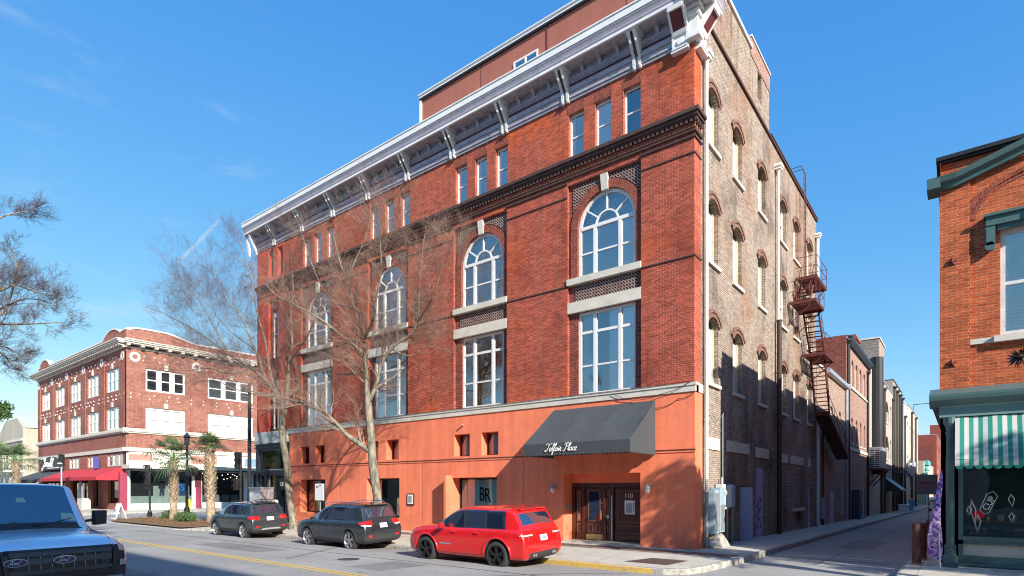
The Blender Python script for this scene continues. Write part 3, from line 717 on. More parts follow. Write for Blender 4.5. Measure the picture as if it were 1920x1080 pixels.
# string courses
mb = MB()
for (z0, z1, o) in ((14.3, 14.42, .20), (14.2, 14.3, .14), (14.14, 14.2, .09)):
    F0.box(mb, -27.4, o, z0, z1, -o, .02); FA.box(mb, .02, .6, z0, z1, -o, .02)
x = -27.35
while x < .1:
    F0.box(mb, x, x+.09, 14.03, 14.138, -.085, .01); x += .165
for k in range(3): FA.box(mb, .1+k*.17, .19+k*.17, 14.03, 14.138, -.085, .01)
mb.build('dentil_course', M['darkmould'], mainb)
mb = MB()
for (z, h, o) in ((13.72, .06, .07), (13.86, .04, .03)):
    F0.box(mb, -27.4, o, z, z+h, -o, .015); FA.box(mb, .02, .6, z, z+h, -o, .015)
piers = [(-24.3, BC[3]-1.49)] + [(BC[k+1]+1.49, BC[k]-1.49) for k in (2, 1, 0)] + [(BC[0]+1.49, 0)]
for (a, b) in piers:
    e = .05 if b == 0 else 0
    for (z, h, o) in ((13.55, .07, .05), (13.04, .045, .03), (9.70, .05, .03)):
        F0.box(mb, a, b+(o if b == 0 else 0), z, z+h, -o, .015)
        if b == 0: FA.box(mb, .02, .6, z, z+h, -o, .015)
mb.build('string_course', M['darkmould'], mainb)
mb = MB(); F0.box(mb, -24.0, .07, 5.3, 5.58, -.09, .2); F0.box(mb, -24.0, .10, 5.5, 5.589, -.12, .2); FA.box(mb, -.0, .62, 5.3, 5.58, -.07, .1)
mb.build('stone_band', M['stone'], mainb)
mb = MB(); F0.box(mb, -27.55, -23.9, 4.86, 5.56, -.12, .2); mb.build('stone_band', M['stone'], mainb)

# cornice
mb = MB()
OV = .62
def run(z0, z1, o, side=.55, left=0):
    F0.box(mb, -27.4-left, o, z0, z1, -o, .05); FA.box(mb, .05, side, z0, z1, -o, .05)
run(16.60, 16.70, .06); run(16.70, 16.76, .10); run(16.76, 16.90, .08); run(16.90, 17.06, .13); run(17.06, 17.10, .09)
run(17.22, 17.27, .07); run(17.27, 17.33, .10); run(17.33, 17.40, .13)
mb.build('architrave', M['lav'], mainb)
mb = MB(); run(17.40, 17.67, .03); mb.build('frieze', M['lav'], mainb)
mb = MB(); run(17.10, 17.22, .03); mb.build('frieze_panel', M['maroon'], mainb)
mb = MB(); run(17.67, 17.72, OV, .75, .45); mb.build('soffit', M['trimgrey'], mainb)
mb = MB(); F0.box(mb, -27.9, OV+.02, 17.645, 17.73, -OV-.02, -OV+.06); FA.box(mb, -OV+.06, .78, 17.645, 17.73, -OV-.02, -OV+.06); F0.box(mb,-27.9,-27.84,17.645,17.73,-OV+.06,.3)
mb.build('fascia', M['white'], mainb)
mb = MB()
cp_ = [(.05,17.73),(-.63,17.73),(-.632,17.78),(-.645,17.79),(-.65,17.86),(-.67,17.93),(-.695,17.985),(-.705,18.0),(-.71,18.06),(.05,18.06)]
F0.prism(mb, cp_, -27.9, .62)
FA.prism(mb, [(.3 if d_ > 0 else d_, z_) for d_, z_ in cp_], -.70, .8)
mb.build('crown_moulding', M['lav'], mainb)
mb = MB(); F0.box(mb, -27.92, .73, 18.06, 18.3, -.73, .1); F0.box(mb, -27.94, .76, 18.3, 18.35, -.76, .12); FA.box(mb, .1, .85, 18.06, 18.35, -.74, .2)
mb.build('gutter', M['white'], mainb)
BR = [-1.97 - 2.92*k for k in range(9)]
bprof = [(0,16.56),(-.10,16.56),(-.14,16.74),(-.15,16.98),(-.20,17.04),(-.56,17.52),(-.60,17.665),(0,17.665)]
def bracket(F, u, w=.10, gap=.11, s=1.0, lab=None):
    mb = MB(); mb.cm = 0
    for sgn in (-1, 1):
        a = u + sgn*(gap+w)/2 - w/2
        F.prism(mb, [(d*s, z) for d, z in bprof], a, a+w)
        F.prism(mb, [(-.19*s,17.12),(-.50*s,17.52),(-.53*s,17.50),(-.22*s,17.10)], a+.02, a+w-.02)
        mb.lathe(F.p(a+w/2, 17.33, -.42*s), [(.055,-.02),(.055,.02)], 8, 'x' if F is F0 else 'y')
        mb.lathe(F.p(a+w/2, 16.62, -.13*s), [(.02,-.05),(.06,0),(.02,.05)], 8)
    F.box(mb, u-gap-w-.03, u+gap+w+.03, 17.60, 17.668, -.60*s, 0)
    mb.cm = 1
    F.prism(mb, [(-.13,16.95),(-.5*s,17.50),(-.5*s,17.6),(0,17.6),(0,16.95)], u-gap/2, u+gap/2)
    return mb.build('bracket', [M['white2'], M['darkmould']], mainb)
for u in BR: bracket(F0, u)
def bigbracket(F, u):
    mb = MB(); w = .24
    for s_ in (-1, 1): F.prism(mb, [(0,16.5),(-.14,16.5),(-.18,17.02),(-.62,17.56),(-.62,17.668),(0,17.668)], u+s_*w-.035, u+s_*w+.035)
    F.prism(mb, [(-.14,16.95),(-.20,16.95),(-.25,17.06),(-.19,17.06)], u-w, u+w); F.prism(mb, [(-.56,17.5),(-.62,17.5),(-.64,17.66),(-.56,17.66)], u-w, u+w)
    F.prism(mb, [(0,16.5),(-.16,16.5),(-.14,16.96),(0,16.96)], u-w, u+w); F.box(mb, u-w-.05, u+w+.05, 16.42, 16.5, -.2, 0); F.box(mb, u-w-.02, u+w+.02, 16.5, 16.54, -.22, 0)
    mb.cm = 1; F.prism(mb, [(-.10,17.0),(-.17,17.03),(-.56,17.52),(-.1,17.52)], u-w+.03, u+w-.03)
    mb.cm = 0; mb.lathe(F.p(u, 16.73, -.17), [(.10,-.02),(.12,0),(.06,.03)], 8, 'y' if F is F0 else 'x')
    mb.build('bracket', [M['white'], M['maroon']], mainb)
bigbracket(F0, -.42); bigbracket(FA, .36)
mb = MB()    # corner block between the two
F0.box(mb, -.14, .16, 16.7, 17.67, -.16, .1); F0.box(mb, -.2, .24, 17.35, 17.5, -.24, .1); F0.box(mb, -.2, .26, 16.62, 16.74, -.26, .1); F0.box(mb,-.16,.3,17.55,17.66,-.3,.1)
mb.build('corner_block', M['white'], mainb)
FL = Frame((-27.4,0,0), (0,1,0), (-1,0,0))
mb = MB(); FL.prism(mb, [(0,16.3),(-.1,16.3),(-.55,17.5),(-.55,17.66),(-.45,17.66),(0,16.7)], .05, .13); FL.prism(mb, [(0,16.3),(-.1,16.3),(-.55,17.5),(-.55,17.66),(-.45,17.66),(0,16.7)], -.5, -.42)
F0.prism(mb, [(0,16.5),(-.1,16.5),(-.58,17.5),(-.58,17.66),(-.45,17.66),(0,16.8)], -27.38, -27.3); mb.build('bracket', M['white'], mainb)
for k in range(-1, 9):
    c0 = BR[k] if k >= 0 else -1.97+2.92
    for o in (.74, 1.46, 2.18):
        u = c0 - o
        if u > -.9: continue
        mb = MB(); F0.prism(mb, [(-.03,17.42),(-.08,17.42),(-.13,17.56),(-.24,17.60),(-.24,17.668),(-.03,17.668)], u-.06, u+.06); F0.box(mb, u-.09, u+.09, 17.64, 17.669, -.27, -.03)
        mb.build('modillion', M['trimgrey'], mainb)

# ground floor
SO = [(-10.67,-9.75,3.54,4.5,.42), (-9.09,-8.17,3.54,4.5,.42), (-16.72,-15.8,3.54,4.5,.42), (-15.2,-14.3,3.54,4.5,.42), (-22.65,-21.75,3.54,4.5,.42), (-21.15,-20.3,3.54,4.5,.42),
      (-10.75,-8.25,.75,2.62,.55), (-16.7,-14.25,.75,2.65,.55), (-22.67,-20.24,.82,2.65,.55), (-5.0,-1.87,.0,2.70,.62)]
mb = MB(); F0.wall(mb, -23.75, .0, -.6, 5.3, SO, d=-.05)
mb.quad((0,-.05,-.6),(0,.62,-.6),(0,.62,5.3),(0,-.05,5.3)); mb.quad((0,.62,-.6),(-.1,.62,-.6),(-.1,.62,5.3),(0,.62,5.3))
mb.v = [(x+(.035 if x == 0 else 0), y, z) for x, y, z in mb.v]
F0.box(mb, -23.75, .06, 3.34, 3.39, -.075, -.04); F0.box(mb, -23.75, .06, 3.44, 3.535, -.07, -.04)
mb.build('stucco_wall', M['stucco'], mainb)
mb = MB(); F0.box(mb, -23.75, .065, 3.39, 3.415, -.079, -.045); [F0.box(mb, u, u+.012, .2, 3.3, -.054, -.045) for u in (-12.65, -6.9, -18.9)]
mb.build('groove', M['darkmould'], mainb)
mb = MB(); F0.box(mb, -10.86, -10.72, .1, 2.72, -.5, -.04); F0.box(mb, -10.86, -8.2, 2.62, 2.72, -.12, -.04); mb.build('pier', M['stucco'], mainb)
for (a, b, c, d_, dp) in SO[:6]:
    mb = MB(); F0.box(mb, a, a+.06, c, d_, .31, .37); F0.box(mb, b-.06, b, c, d_, .31, .37); F0.box(mb, a+.06, b-.06, c, c+.06, .31, .37); F0.box(mb, a+.06, b-.06, d_-.06, d_, .31, .37)
    w_ = mb.build('window', M['maroon'], mainb); g = MB(); g.quad(F0.p(a+.05,c+.05,.35), F0.p(b-.05,c+.05,.35), F0.p(b-.05,d_-.05,.35), F0.p(a+.05,d_-.05,.35)); g.build('pane', M['glassdark'], w_)
    curtain(F0, w_, a+.1, b-.08, c+.05, d_-.05, .45, 8, .03); backing(F0, w_, a, b, c, d_, .37, .3, 'dark')
for i, (a, b, c, d_, dp) in enumerate(SO[6:9]):
    mb = MB(); F0.box(mb, a, a+.06, c, d_, .38, .46); F0.box(mb, b-.06, b, c, d_, .38, .46); F0.box(mb, a+.06, b-.06, c, c+.08, .36, .46); F0.box(mb, a+.06, b-.06, d_-.07, d_, .38, .46)
    w_ = mb.build('shop_window', M['black'], mainb); g = MB(); g.quad(F0.p(a+.05,c+.05,.43), F0.p(b-.05,c+.05,.43), F0.p(b-.05,d_-.05,.43), F0.p(a+.05,d_-.05,.43)); g.build('pane', M['glassdark'], w_)
    backing(F0, w_, a, b, c, d_, .46, 1.6, 'room')
    if i == 0:
        M['aqua'] = pmat('aqua_window_film', (.50,.78,.82), .5, var=.06); M['ink'] = pmat('black_ink', (.008,.008,.01), .95, spec=.05, bmp=0)
        mb = MB(); mb.quad(F0.p(a+.1,c,.44), F0.p(b-.08,c,.44), F0.p(b-.08,d_-.1,.44), F0.p(a+.1,d_-.1,.44)); mb.build('window_film', M['aqua'], w_)
        t = text_obj('B', 'lettering', M['ink'], .86, w_, M=facing(F0, (a+b)/2+.02, 1.88, .415), sx=.62, extrude=.003)
        t = text_obj('R', 'lettering', M['ink'], .86, w_, M=facing(F0, (a+b)/2+.34, 1.84, .412), sx=.66, extrude=.003)
    elif i == 1:
        mb = MB(); mb.tube([F0.p(b-.5,1.0,.7), F0.p(b-.48,1.6,.7), F0.p(b-.5,2.1,.72), F0.p(b-.5,2.35,.7)], [.24,.2,.16,.05], 10); mb.build('mannequin', pmat('grey_dress', (.35,.33,.30), .9), w_, smooth=True)
    else:
        mb = MB(); F0.box(mb, a+.5, a+.75, c, 2.5, .8, .85); mb.build('display_board', M['blind'], w_); curtain(F0, w_, a+.8, a+1.4, c, 2.4, .9)
# entrance
ent = MB(); a, b = -5.0, -1.87
E_ = .55
F0.box(ent, a, b, 2.36, 2.70, E_-.02, E_+.05)
ent.build('entrance_header', M['stucco'], mainb)
mb = MB()
F0.box(mb, a, b, 2.20, 2.358, E_, E_+.08); F0.box(mb, a, a+.14, .2, 2.2, E_, E_+.08); F0.box(mb, b-.16, b, .2, 2.2, E_, E_+.08)
for u in (-4.50, -3.60, -3.28): F0.box(mb, u-.06, u+.06, .2, 2.2, E_, E_+.08)
fr_ = mb.build('entrance_frame', M['door_wood'], mainb)
def door(u0, u1, glass, kick=False):
    mb = MB(); z0, z1 = .22, 2.19; s = .11
    F0.box(mb, u0, u1, z0, z1, E_+.06, E_+.10)
    mb2 = MB()
    def frame(a, b, c, d_):
        t = .035
        F0.box(mb2, a, b, c, c+t, E_+.035, E_+.06); F0.box(mb2, a, b, d_-t, d_, E_+.035, E_+.06); F0.box(mb2, a, a+t, c+t, d_-t, E_+.035, E_+.06); F0.box(mb2, b-t, b, c+t, d_-t, E_+.035, E_+.06)
    m = (u0+u1)/2
    if u1-u0 > .6: frame(u0+s, m-.04, .50, .82); frame(m+.04, u1-s, .50, .82)
    else: frame(u0+.04, u1-.04, .50, .82)
    ss = s if u1-u0 > .6 else .04
    frame(u0+ss, u1-ss, .92, 2.08)
    d = mb.build('door', M['door_wood'], mainb); mb2.build('moulding', M['door_trim'], d)
    g = MB(); F0.box(g, u0+ss+.04, u1-ss-.04, .96, 2.04, E_+.05, E_+.058); g.build('pane' if glass else 'panel', M['carglass'] if glass else M['door_wood'], d)
    if kick: k = MB(); F0.box(k, u0+.03, u1-.03, .24, .44, E_+.045, E_+.06); k.build('kick_plate', M['brass'], d)
    return d
door(-4.84, -4.57, True); d1 = door(-4.43, -3.67, True, True); door(-3.53, -3.35, True); d2 = door(-3.2, -2.05, False)
mb = MB(); mb.tube([F0.p(-3.72,1.0,E_-.03), F0.p(-3.72,1.35,E_-.03)], .02, 8); mb.lathe(F0.p(-3.72,1.6,E_+.02), [(.03,0),(.03,.04)], 8, 'y'); mb.build('handle', M['brass'], d1)
mb = MB(); F0.box(mb, -3.5, -3.4, 1.05, 1.17, E_-.01, E_+.03); F0.box(mb, -3.28-.03, -3.25, .25, 1.9, E_-.03, E_+.0); mb.build('entry_keypad', M['metal'], fr_)
text_obj('110', 'house_number', M['white'], .26, d2, M=facing(F0, -2.63, 1.88, E_+.042), sx=.85)
mb = MB(); F0.box(mb, -2.78, -2.38, 1.22, 1.72, E_+.02, E_+.052); nt_ = mb.build('notice', M['plate'], d2)
mb = MB(); F0.box(mb, -2.73, -2.48, 1.28, 1.62, E_+.012, E_+.02); F0.box(mb, -2.45, -2.41, 1.34, 1.66, E_+.012, E_+.02); mb.build('notice_print', M['greymetal'], nt_)
mb = MB(); F0.box(mb, a, b, -.4, .215, -.05, E_+.1); mb.build('door_step', M['concrete'], mainb)
def lantern(F, u, z):
    mb = MB(); mb.lathe(F.p(u, z+.25, -.02-.05), [(.06,-.02),(.07,.0),(.06,.03)], 10, 'y'); mb.tube([F.p(u,z+.25,-.06), F.p(u,z+.3,-.16), F.p(u,z+.2,-.2)], .018, 6)
    o = mb.build('wall_lantern', M['greymetal'], mainb)
    mb = MB(); mb.lathe(F.p(u, z-.02, -.2), [(.04,0),(.085,.06),(.10,.17)], 8); mb.build('lamp_glass', M['whitelens'], o)
    mb = MB(); mb.lathe(F.p(u, z+.15, -.2), [(.125,0),(.09,.06),(.02,.11)], 8); mb.build('cap', M['greymetal'], o)
lantern(F0, -5.37, 2.0); lantern(F0, -1.55, 2.0)
mb = MB(); F0.box(mb, -5.0+.0, -4.97, 1.35, 1.55, .15, .4); mb.build('intercom', M['greymetal'], mainb)
# awning
AL, AR, D0 = -5.43, -1.32, 1.95
aw = MB()
T = [(AL,-.06,5.12),(AR,-.06,5.12),(AR,-D0,3.70),(AL,-D0,3.70)]
nseg = 36
for i in range(nseg):
    u0, u1 = lerp(AL,AR,i/nseg), lerp(AL,AR,(i+1)/nseg)
    for j in range(8):
        t0, t1 = j/8, (j+1)/8
        P = lambda u, t: (u, lerp(-.06,-D0,t), lerp(5.12,3.70,t) - .05*math.sin(math.pi*t) - .045*abs(math.sin((u-AL)/(AR-AL)*math.pi*3))*math.sin(math.pi*t) - .003*math.sin(u*11+t*9))
        aw.quad(P(u0,t0), P(u1,t0), P(u1,t1), P(u0,t1))
aw.v += []; tri = lambda x: aw.quad((x,-.06,5.12),(x,-D0,3.70),(x,-D0,3.66),(x,-.06,3.66))
tri(AL); tri(AR)
awn = aw.build('awning', M['charcoal'], mainb, label='charcoal canvas awning over the entrance')
va = MB()
def valance(x0, y0, x1, y1, n, zt=3.70, h=.38, sc=.05):
    for i in range(n):
        for k in range(4):
            t0, t1 = (i+k/4)/n, (i+(k+1)/4)/n
            b0, b1 = sc*math.sin(math.pi*k/4), sc*math.sin(math.pi*(k+1)/4)
            va.quad((lerp(x0,x1,t0),lerp(y0,y1,t0),zt), (lerp(x0,x1,t1),lerp(y0,y1,t1),zt), (lerp(x0,x1,t1),lerp(y0,y1,t1),zt-h-b1), (lerp(x0,x1,t0),lerp(y0,y1,t0),zt-h-b0))
valance(AL,-D0-.008,AR,-D0-.008,26); valance(AR+.004,-D0,AR+.004,-.06,12); valance(AL-.004,-D0,AL-.004,-.06,12)
va.build('valance', M['charcoal'], awn)
FW = Frame((0,-D0-.03,0), (1,0,0), (0,-1,0))
script_text('Telfair Place', 'lettering', M['white'], awn, FW, -4.52, 3.42, 0, .27, .0125, .3, 1.08)
mb = MB()
for u in (AL+.03, -3.4, AR-.03): mb.tube([(u,-.06,3.4),(u,-D0+.03,3.4)], .018, 6); mb.tube([(u,-.07,4.90),(u,-D0+.05,3.52)], .018, 6)
mb.tube([(AL,-D0+.03,3.4),(AR,-D0+.03,3.4)], .018, 6); mb.build('awning_frame', M['metal'], awn)
# black corner shop front at the left end
mb = MB(); F0.wall(mb, -27.45, -23.75, -.6, 4.85, [(-27.1,-24.2,3.25,4.5,.3), (-26.2,-24.1,.55,3.0,.3), (-27.2,-26.35,.2,3.0,.5)], d=-.09)
mb.quad((-27.45,-.09,-.6),(-27.45,30,-.6),(-27.45,30,4.85),(-27.45,-.09,4.85))
for z in (3.05, 3.15, 4.6, 4.75): F0.box(mb, -27.5, -23.75, z, z+.06, -.16, -.09)
bs_ = mb.build('shop_front', pmat('blue_black_shopfront', (.035,.045,.06), .5), mainb)
for (a, b, c, d_) in ((-27.1,-24.2,3.25,4.5), (-26.2,-24.1,.55,3.0), (-27.2,-26.35,.2,3.0)):
    mb = MB(); F0.box(mb, a, b, d_-.05, d_, .08, .14); F0.box(mb, a, a+.06, c, d_, .08, .14); F0.box(mb, b-.06, b, c, d_, .08, .14); F0.box(mb, a, b, c, c+.06, .08, .14)
    w_ = mb.build('window', M['greymetal'], bs_); g = MB(); g.quad(F0.p(a,c,.11), F0.p(b,c,.11), F0.p(b,d_,.11), F0.p(a,d_,.11)); g.build('pane', M['glassdark'], w_); backing(F0, w_, a, b, c, d_, .2, .6, 'dark')
mb = MB(); F0.box(mb, -24.95, -24.25, 2.05, 2.75, .01, .03); F0.box(mb, -24.9, -24.3, 2.1, 2.7, 0, .01); lg = mb.build('hanging_logo', M['black'], bs_)
text_obj('LE', 'lettering', M['white'], .34, lg, M=facing(F0, -24.6, 2.4, -.01))
# side wall on the alley
rows = [(13.95+.06, 16.05), (9.98, 12.22), (5.80, 8.12)]; WY = [(1.28,2.41), (4.04,5.2), (7.46,8.62), (11.1,12.4), (13.93,15.12), (17.2,18.4)]
ao = [(a, b, z0, z1, .28, .28) for (z0, z1) in rows for (a, b) in WY]
DO = [(5.0,5.55,-.1,2.27,.25), (7.2,8.42,0,3.12,.12), (14.9,15.6,.4,1.2,.3), (17.45,18.4,-.2,2.2,.15), (17.4,18.5,3.38,4.0,.2)]
mb = MB(); FA.wall(mb, .62, 19.75, -2, 17.95, ao+DO, d=.03)
mb.quad((-.03,19.75,-2),(-14,19.75,-2),(-14,19.75,18),(-.03,19.75,18))
mb.build('side_wall', M['brick_alley'], mainb)
for ri, (z0, z1) in enumerate(rows):
    for wi, (a, b) in enumerate(WY):
        c = (a+b)/2; h = (b-a)/2; rise = .28; rr = (h*h+rise*rise)/(2*rise); th = math.degrees(math.asin(h/rr))
        mb = MB()
        for q in (0, 1): FA.band(mb, c, z1-rr, rr+.0+q*.15, rr+.12+q*.15, 90-th-4, 90+th+4, -.025-.02*q, .04, 10)
        mb.build('arch', M['archside'], mainb)
        mb = MB(); FA.box(mb, a-.1, b+.1, z0-.12, z0, -.06, .3); mb.build('sill', M['stone'], mainb)
        if wi < 3:
            mb = MB(); FA.box(mb, a, a+.07, z0, z1-.02, .2, .3); FA.box(mb, b-.07, b, z0, z1-.02, .2, .3); FA.box(mb, c-.035, c+.035, z0, z1-.05, .22, .3); FA.box(mb, a, b, z0, z1-.3, .26, .31)
            mb.build('blocked_window', M['cream'], mainb)
            mb = MB(); FA.box(mb, a, b, z1-.3, z1, .27, .32); mb.build('window_head', M['dark'], mainb)
        else:
            window(FA, mainb, a, b, z0, z1, .2, hm=((z0+1.05,.03),), fw=.08, rise=.27, cover=[('blind', a+.08, b-.08, z0, z1-.3)], room='dark', bdep=.4)
for (a, b, z) in ((1.3,2.45,3.5), (3.3,6.05,3.52), (7.05,9.05,3.47), (11.15,12.6,3.4), (13.2,16.1,3.4)):
    mb = MB(); FA.box(mb, a, b, z, z+.42, -.012, .1); mb.build('stone_lintel', M['stone'], mainb)
mb = MB(); FA.box(mb, 5.0, 5.55, -.1, 2.27, .2, .26); mb.build('door', M['dark'], mainb); mb = MB(); FA.box(mb, 4.98, 5.04, 0, 2.2, -.42, .03); mb.build('door', M['lavdoor'], mainb, label='narrow lavender door leaf standing open')
mb = MB(); FA.box(mb, 7.2, 8.42, 0, 3.12, .08, .14); dd = mb.build('door', M['lavdoor'], mainb, label='lavender door with blue graffiti')
mb = MB()
for k in range(3):
    pts = [FA.p(7.75+.26*math.cos(t*.9+k)*(1-.1*k), 1.55-.45*k+.38*math.sin(t*1.3+k*2)*.6, .07) for t in [i*.35 for i in range(16)]]
    mb.tube(pts, .016, 4)
mb.build('graffiti', pmat('blue_spray_paint', (.04,.05,.2), .6), dd)
mb = MB(); FA.box(mb, 14.9, 15.6, .4, 1.2, .25, .3); mb.build('cellar_opening', M['dark'], mainb)
mb = MB(); FA.box(mb, 13.6, 15.9, .98, 1.14, -.14, .05); mb.build('ledge', M['stone'], mainb)
mb = MB(); FA.box(mb, 17.45, 18.4, -.2, 2.2, .1, .16); mb.build('door', M['lavdoor'], mainb)
window(FA, mainb, 17.4, 18.5, 3.38, 4.0, .08, vm=(17.95,), hm=(3.7,), fw=.06, room='dark', bdep=.3)
# roof parapets, penthouse
mb = MB(); FA.box(mb, .62, 19.78, 17.95, 18.06, -.05, .35); FA.box(mb, 9.25, 19.8, 18.06, 18.12, -.08, .3); F0.box(mb,-27.4,0,18.0,18.1,.1,.4); mb.build('coping', M['darkmould'], mainb)
mb = MB(); mb.quad((-27.4,.1,18.02),(-.05,.1,18.02),(-.05,19.7,18.02),(-27.4,19.7,18.02)); mb.quad((-27.4,0,4.8),(-27.4,19.7,4.8),(-27.4,19.7,18),(-27.4,0,18)); mb.quad((-27.4,19.7,-1),(-14,19.7,-1),(-14,19.7,18),(-27.4,19.7,18))
mb.build('roof', M['greymetal'], mainb)
mb = MB(); mb.box(-12.95, -.03, .15, 6.3, 18.03, 20.2)
mb.build('penthouse_wall', M['pent'], mainb)
mb = MB(); FA.wall(mb, .15, 9.2, 18.06, 20.2, [(7.35,7.95,18.75,19.9,.3)], d=.02); FA.wall(mb, 6.3, 9.2, 20.2, 20.7, [], d=.02)
mb.quad((-.02,9.2,18),(-3,9.2,18),(-3,9.2,20.7),(-.02,9.2,20.7)); mb.quad((-.02,6.3,20.2),(-3,6.3,20.2),(-3,6.3,20.7),(-.02,6.3,20.7)); mb.quad((-.3,7.3,18.7),(-.3,8,18.7),(-.3,8,20),(-.3,7.3,20))
mb.build('penthouse_brick', M['brick_alley'], mainb)
mb = MB(); FA.box(mb, 6.32, 9.22, 19.95, 20.68, -.005, .018); mb.build('orange_brick_panel', M['brick_pink'], mainb)
mb = MB(); F0.box(mb, -13.02, .06, 20.2, 20.32, .05, .3); F0.box(mb, -13.04, .08, 20.32, 20.36, .0, .3); F0.box(mb, -13.02, -12.9, 18.1, 20.2, .08, .2); FA.box(mb, .3, 6.35, 20.2, 20.34, -.06, .2); FA.box(mb, 6.3, 9.24, 20.7, 20.76, -.05, .2)
mb.build('penthouse_trim', M['white'], mainb)
mb = MB(); F0.box(mb, -13.0, 0, 20.12, 20.199, .06, .14); mb.build('penthouse_gutter', M['black'], mainb)
mb = MB(); F0.box(mb, -5.9, -5.86, 18.3, 20.15, .12, .16); F0.box(mb, -9.3, -9.28, 18.3, 20.15, .14, .16); F0.box(mb, -2.5, -2.48, 18.3, 20.15, .14, .16); mb.build('joint', M['maroon'], mainb)
window(F0, mainb, -7.5, -6.3, 18.25, 19.42, .1, vm=(-6.9,), mull=.03, fw=.06, back=False, th=.04, glass='glassblue')
mb = MB(); F0.prism(mb, [(.0,18.3),(.0,18.55),(.5,18.6),(.5,18.3)], -15.4, -13.05); mb.build('roof_curb', M['white2'], mainb)
# downspouts
def spout(y, z0, z1, r=.055, mat='white', x=.1, head=True, elbow=False):
    mb = MB(); pts = [(x,y,z1),(x,y,z0)]
    if elbow: pts += [(x+.08,y,z0-.12),(x+.3,y,z0-.18)]
    mb.tube(pts, r, 10)
    z = z1
    while z > z0: mb.lathe((x,y,z), [(r*1.25,-.03),(r*1.25,.03)], 10); z -= 2.4
    if head: mb.box(x-.14, x+.14, y-.16, y+.16, z1, z1+.12); mb.box(x-.18, x+.18, y-.2, y+.2, z1+.12, z1+.24); mb.lathe((x,y,z1-.12), [(.06,0),(.12,.12)], 8)
    mb.build('downspout', M[mat], mainb)
spout(.83, 2.0, 16.45, .06); spout(.83, .25, 2.0, .065, 'greymetal', head=False)
spout(10.3, 9.9, 16.9, .06); spout(10.25, -.05, 9.9, .105, 'brownpipe', x=.16, head=False)
spout(19.5, 14.3, 16.9, .08); spout(19.55, .05, 6.2, .085, 'white', head=False, elbow=True)
mb = MB(); mb.tube([(.08,2.55,.2),(.08,2.55,4.75),(.08,2.62,4.85)], .02, 6); mb.tube([(.08,3.6,.1),(.08,3.6,1.8)], .03, 6); mb.tube([(.05,.95,4.9),(.06,1.5,4.7),(.06,2.0,4.5),(.06,2.5,4.75)], .01, 5)
mb.build('conduit', M['greymetal'], mainb)
mb = MB()
def cable(mb, pts, r=.010, n=8, sag=.06):
    out = []
    for a, b in zip(pts, pts[1:]):
        for i in range(n): t = i/n; out.append((lerp(a[0],b[0],t), lerp(a[1],b[1],t), lerp(a[2],b[2],t)-sag*math.sin(math.pi*t)))
    out.append(pts[-1]); mb.tube(out, r, 4)
cable(mb, [(-2.9,-.14,5.5),(-2.1,-.1,5.2),(-1.1,-.14,5.3),(-.05,-.14,5.62)]); cable(mb, [(-2.2,-.1,5.12),(-1.2,-.08,4.85),(-.5,-.08,5.1),(0.02,-.08,5.25)])
cable(mb, [(-24,-.14,5.6),(-12,-.14,5.6),(-5,-.14,5.6),(-.1,-.14,5.62)], sag=.02)
mb.build('cable', M['cable'], mainb)
# fire escape
fe = MB()
def plat(y0, y1, z, w=1.2, x0=.06):
    for k in range(int((y1-y0)/.12)+1): fe.box(x0, w, y0+k*.12, y0+k*.12+.07, z-.03, z)
    fe.box(x0, w, y0-.03, y0, z-.14, z+.01); fe.box(x0, w, y1, y1+.03, z-.14, z+.01); fe.box(w-.04, w, y0, y1, z-.14, z+.01)
    for y in (y0+.05, y1-.05): fe.tube([(.02,y,z-1.1),(w-.05,y,z-.08)], .028, 5); fe.tube([(.04,y,z-1.15),(.04,y,z)], .02, 5)
plat(14.0, 16.6, 12.95, 1.05); plat(12.6, 14.7, 11.35, 1.25); plat(15.4, 17.9, 9.28, 1.2)
fo = fe.build('fire_escape', M['rust'], mainb, label='rust red iron fire escape')
def rail(y0, y1, z, w, skipa=False):
    mb = MB()
    for h in (.5, 1.0): mb.tube([(.05,y0,z+h),(w,y0,z+h),(w,y1,z+h),(.05,y1,z+h)], .016, 5)
    for (x, y) in ((w,y0),(w,y1),(w,(y0+y1)/2),(w/2,y0),(w/2,y1)): mb.tube([(x,y,z),(x,y,z+1.0)], .016, 5)
    mb.build('railing', M['rust'], fo)
rail(14.0,16.6,12.95,1.05); rail(12.6,14.7,11.35,1.25); rail(15.4,17.9,9.28,1.2)
def stair(ya, za, yb, zb, x0, x1, n):
    mb = MB()
    for k in range(n+1):
        t = k/n; y, z = lerp(ya,yb,t), lerp(za,zb,t); mb.box(x0, x1, y-.10, y+.10, z-.025, z)
    for x in (x0, x1): mb.tube([(x,ya,za-.02),(x,yb,zb-.02)], .045, 4); mb.tube([(x,ya,za+.85),(x,yb,zb+.85)], .016, 5)
    for k in range(0, n+1, 2):
        t = k/n
        for x in (x0, x1): mb.tube([(x,lerp(ya,yb,t),lerp(za,zb,t)),(x,lerp(ya,yb,t),lerp(za,zb,t)+.85)], .012, 4)
    mb.build('stair', M['rust'], fo)
stair(14.9,12.95,13.6,11.35,.15,.75,7); stair(14.6,11.3,16.4,9.3,.3,1.0,9); stair(16.9,9.25,18.3,6.4,.2,.9,13)
mb = MB(); 
for k in range(24): t = k/24; mb.box(.15, .85, lerp(18.3,25.2,t), lerp(18.3,25.2,t)+.27, lerp(6.42,4.22,t)-.03, lerp(6.42,4.22,t))
mb.v += []; b_ = len(mb.v)
mb.add([(.15,18.2,6.30),(.9,18.2,6.30),(.9,25.4,4.08),(.15,25.4,4.08),(.15,18.2,6.52),(.9,18.2,6.52),(.9,25.4,4.30),(.15,25.4,4.30)], [(0,3,2,1),(0,1,5,4),(1,2,6,5),(2,3,7,6),(3,0,4,7)])
mb.build('stair', M['rust'], fo, label='counterweighted bottom flight seen from below')
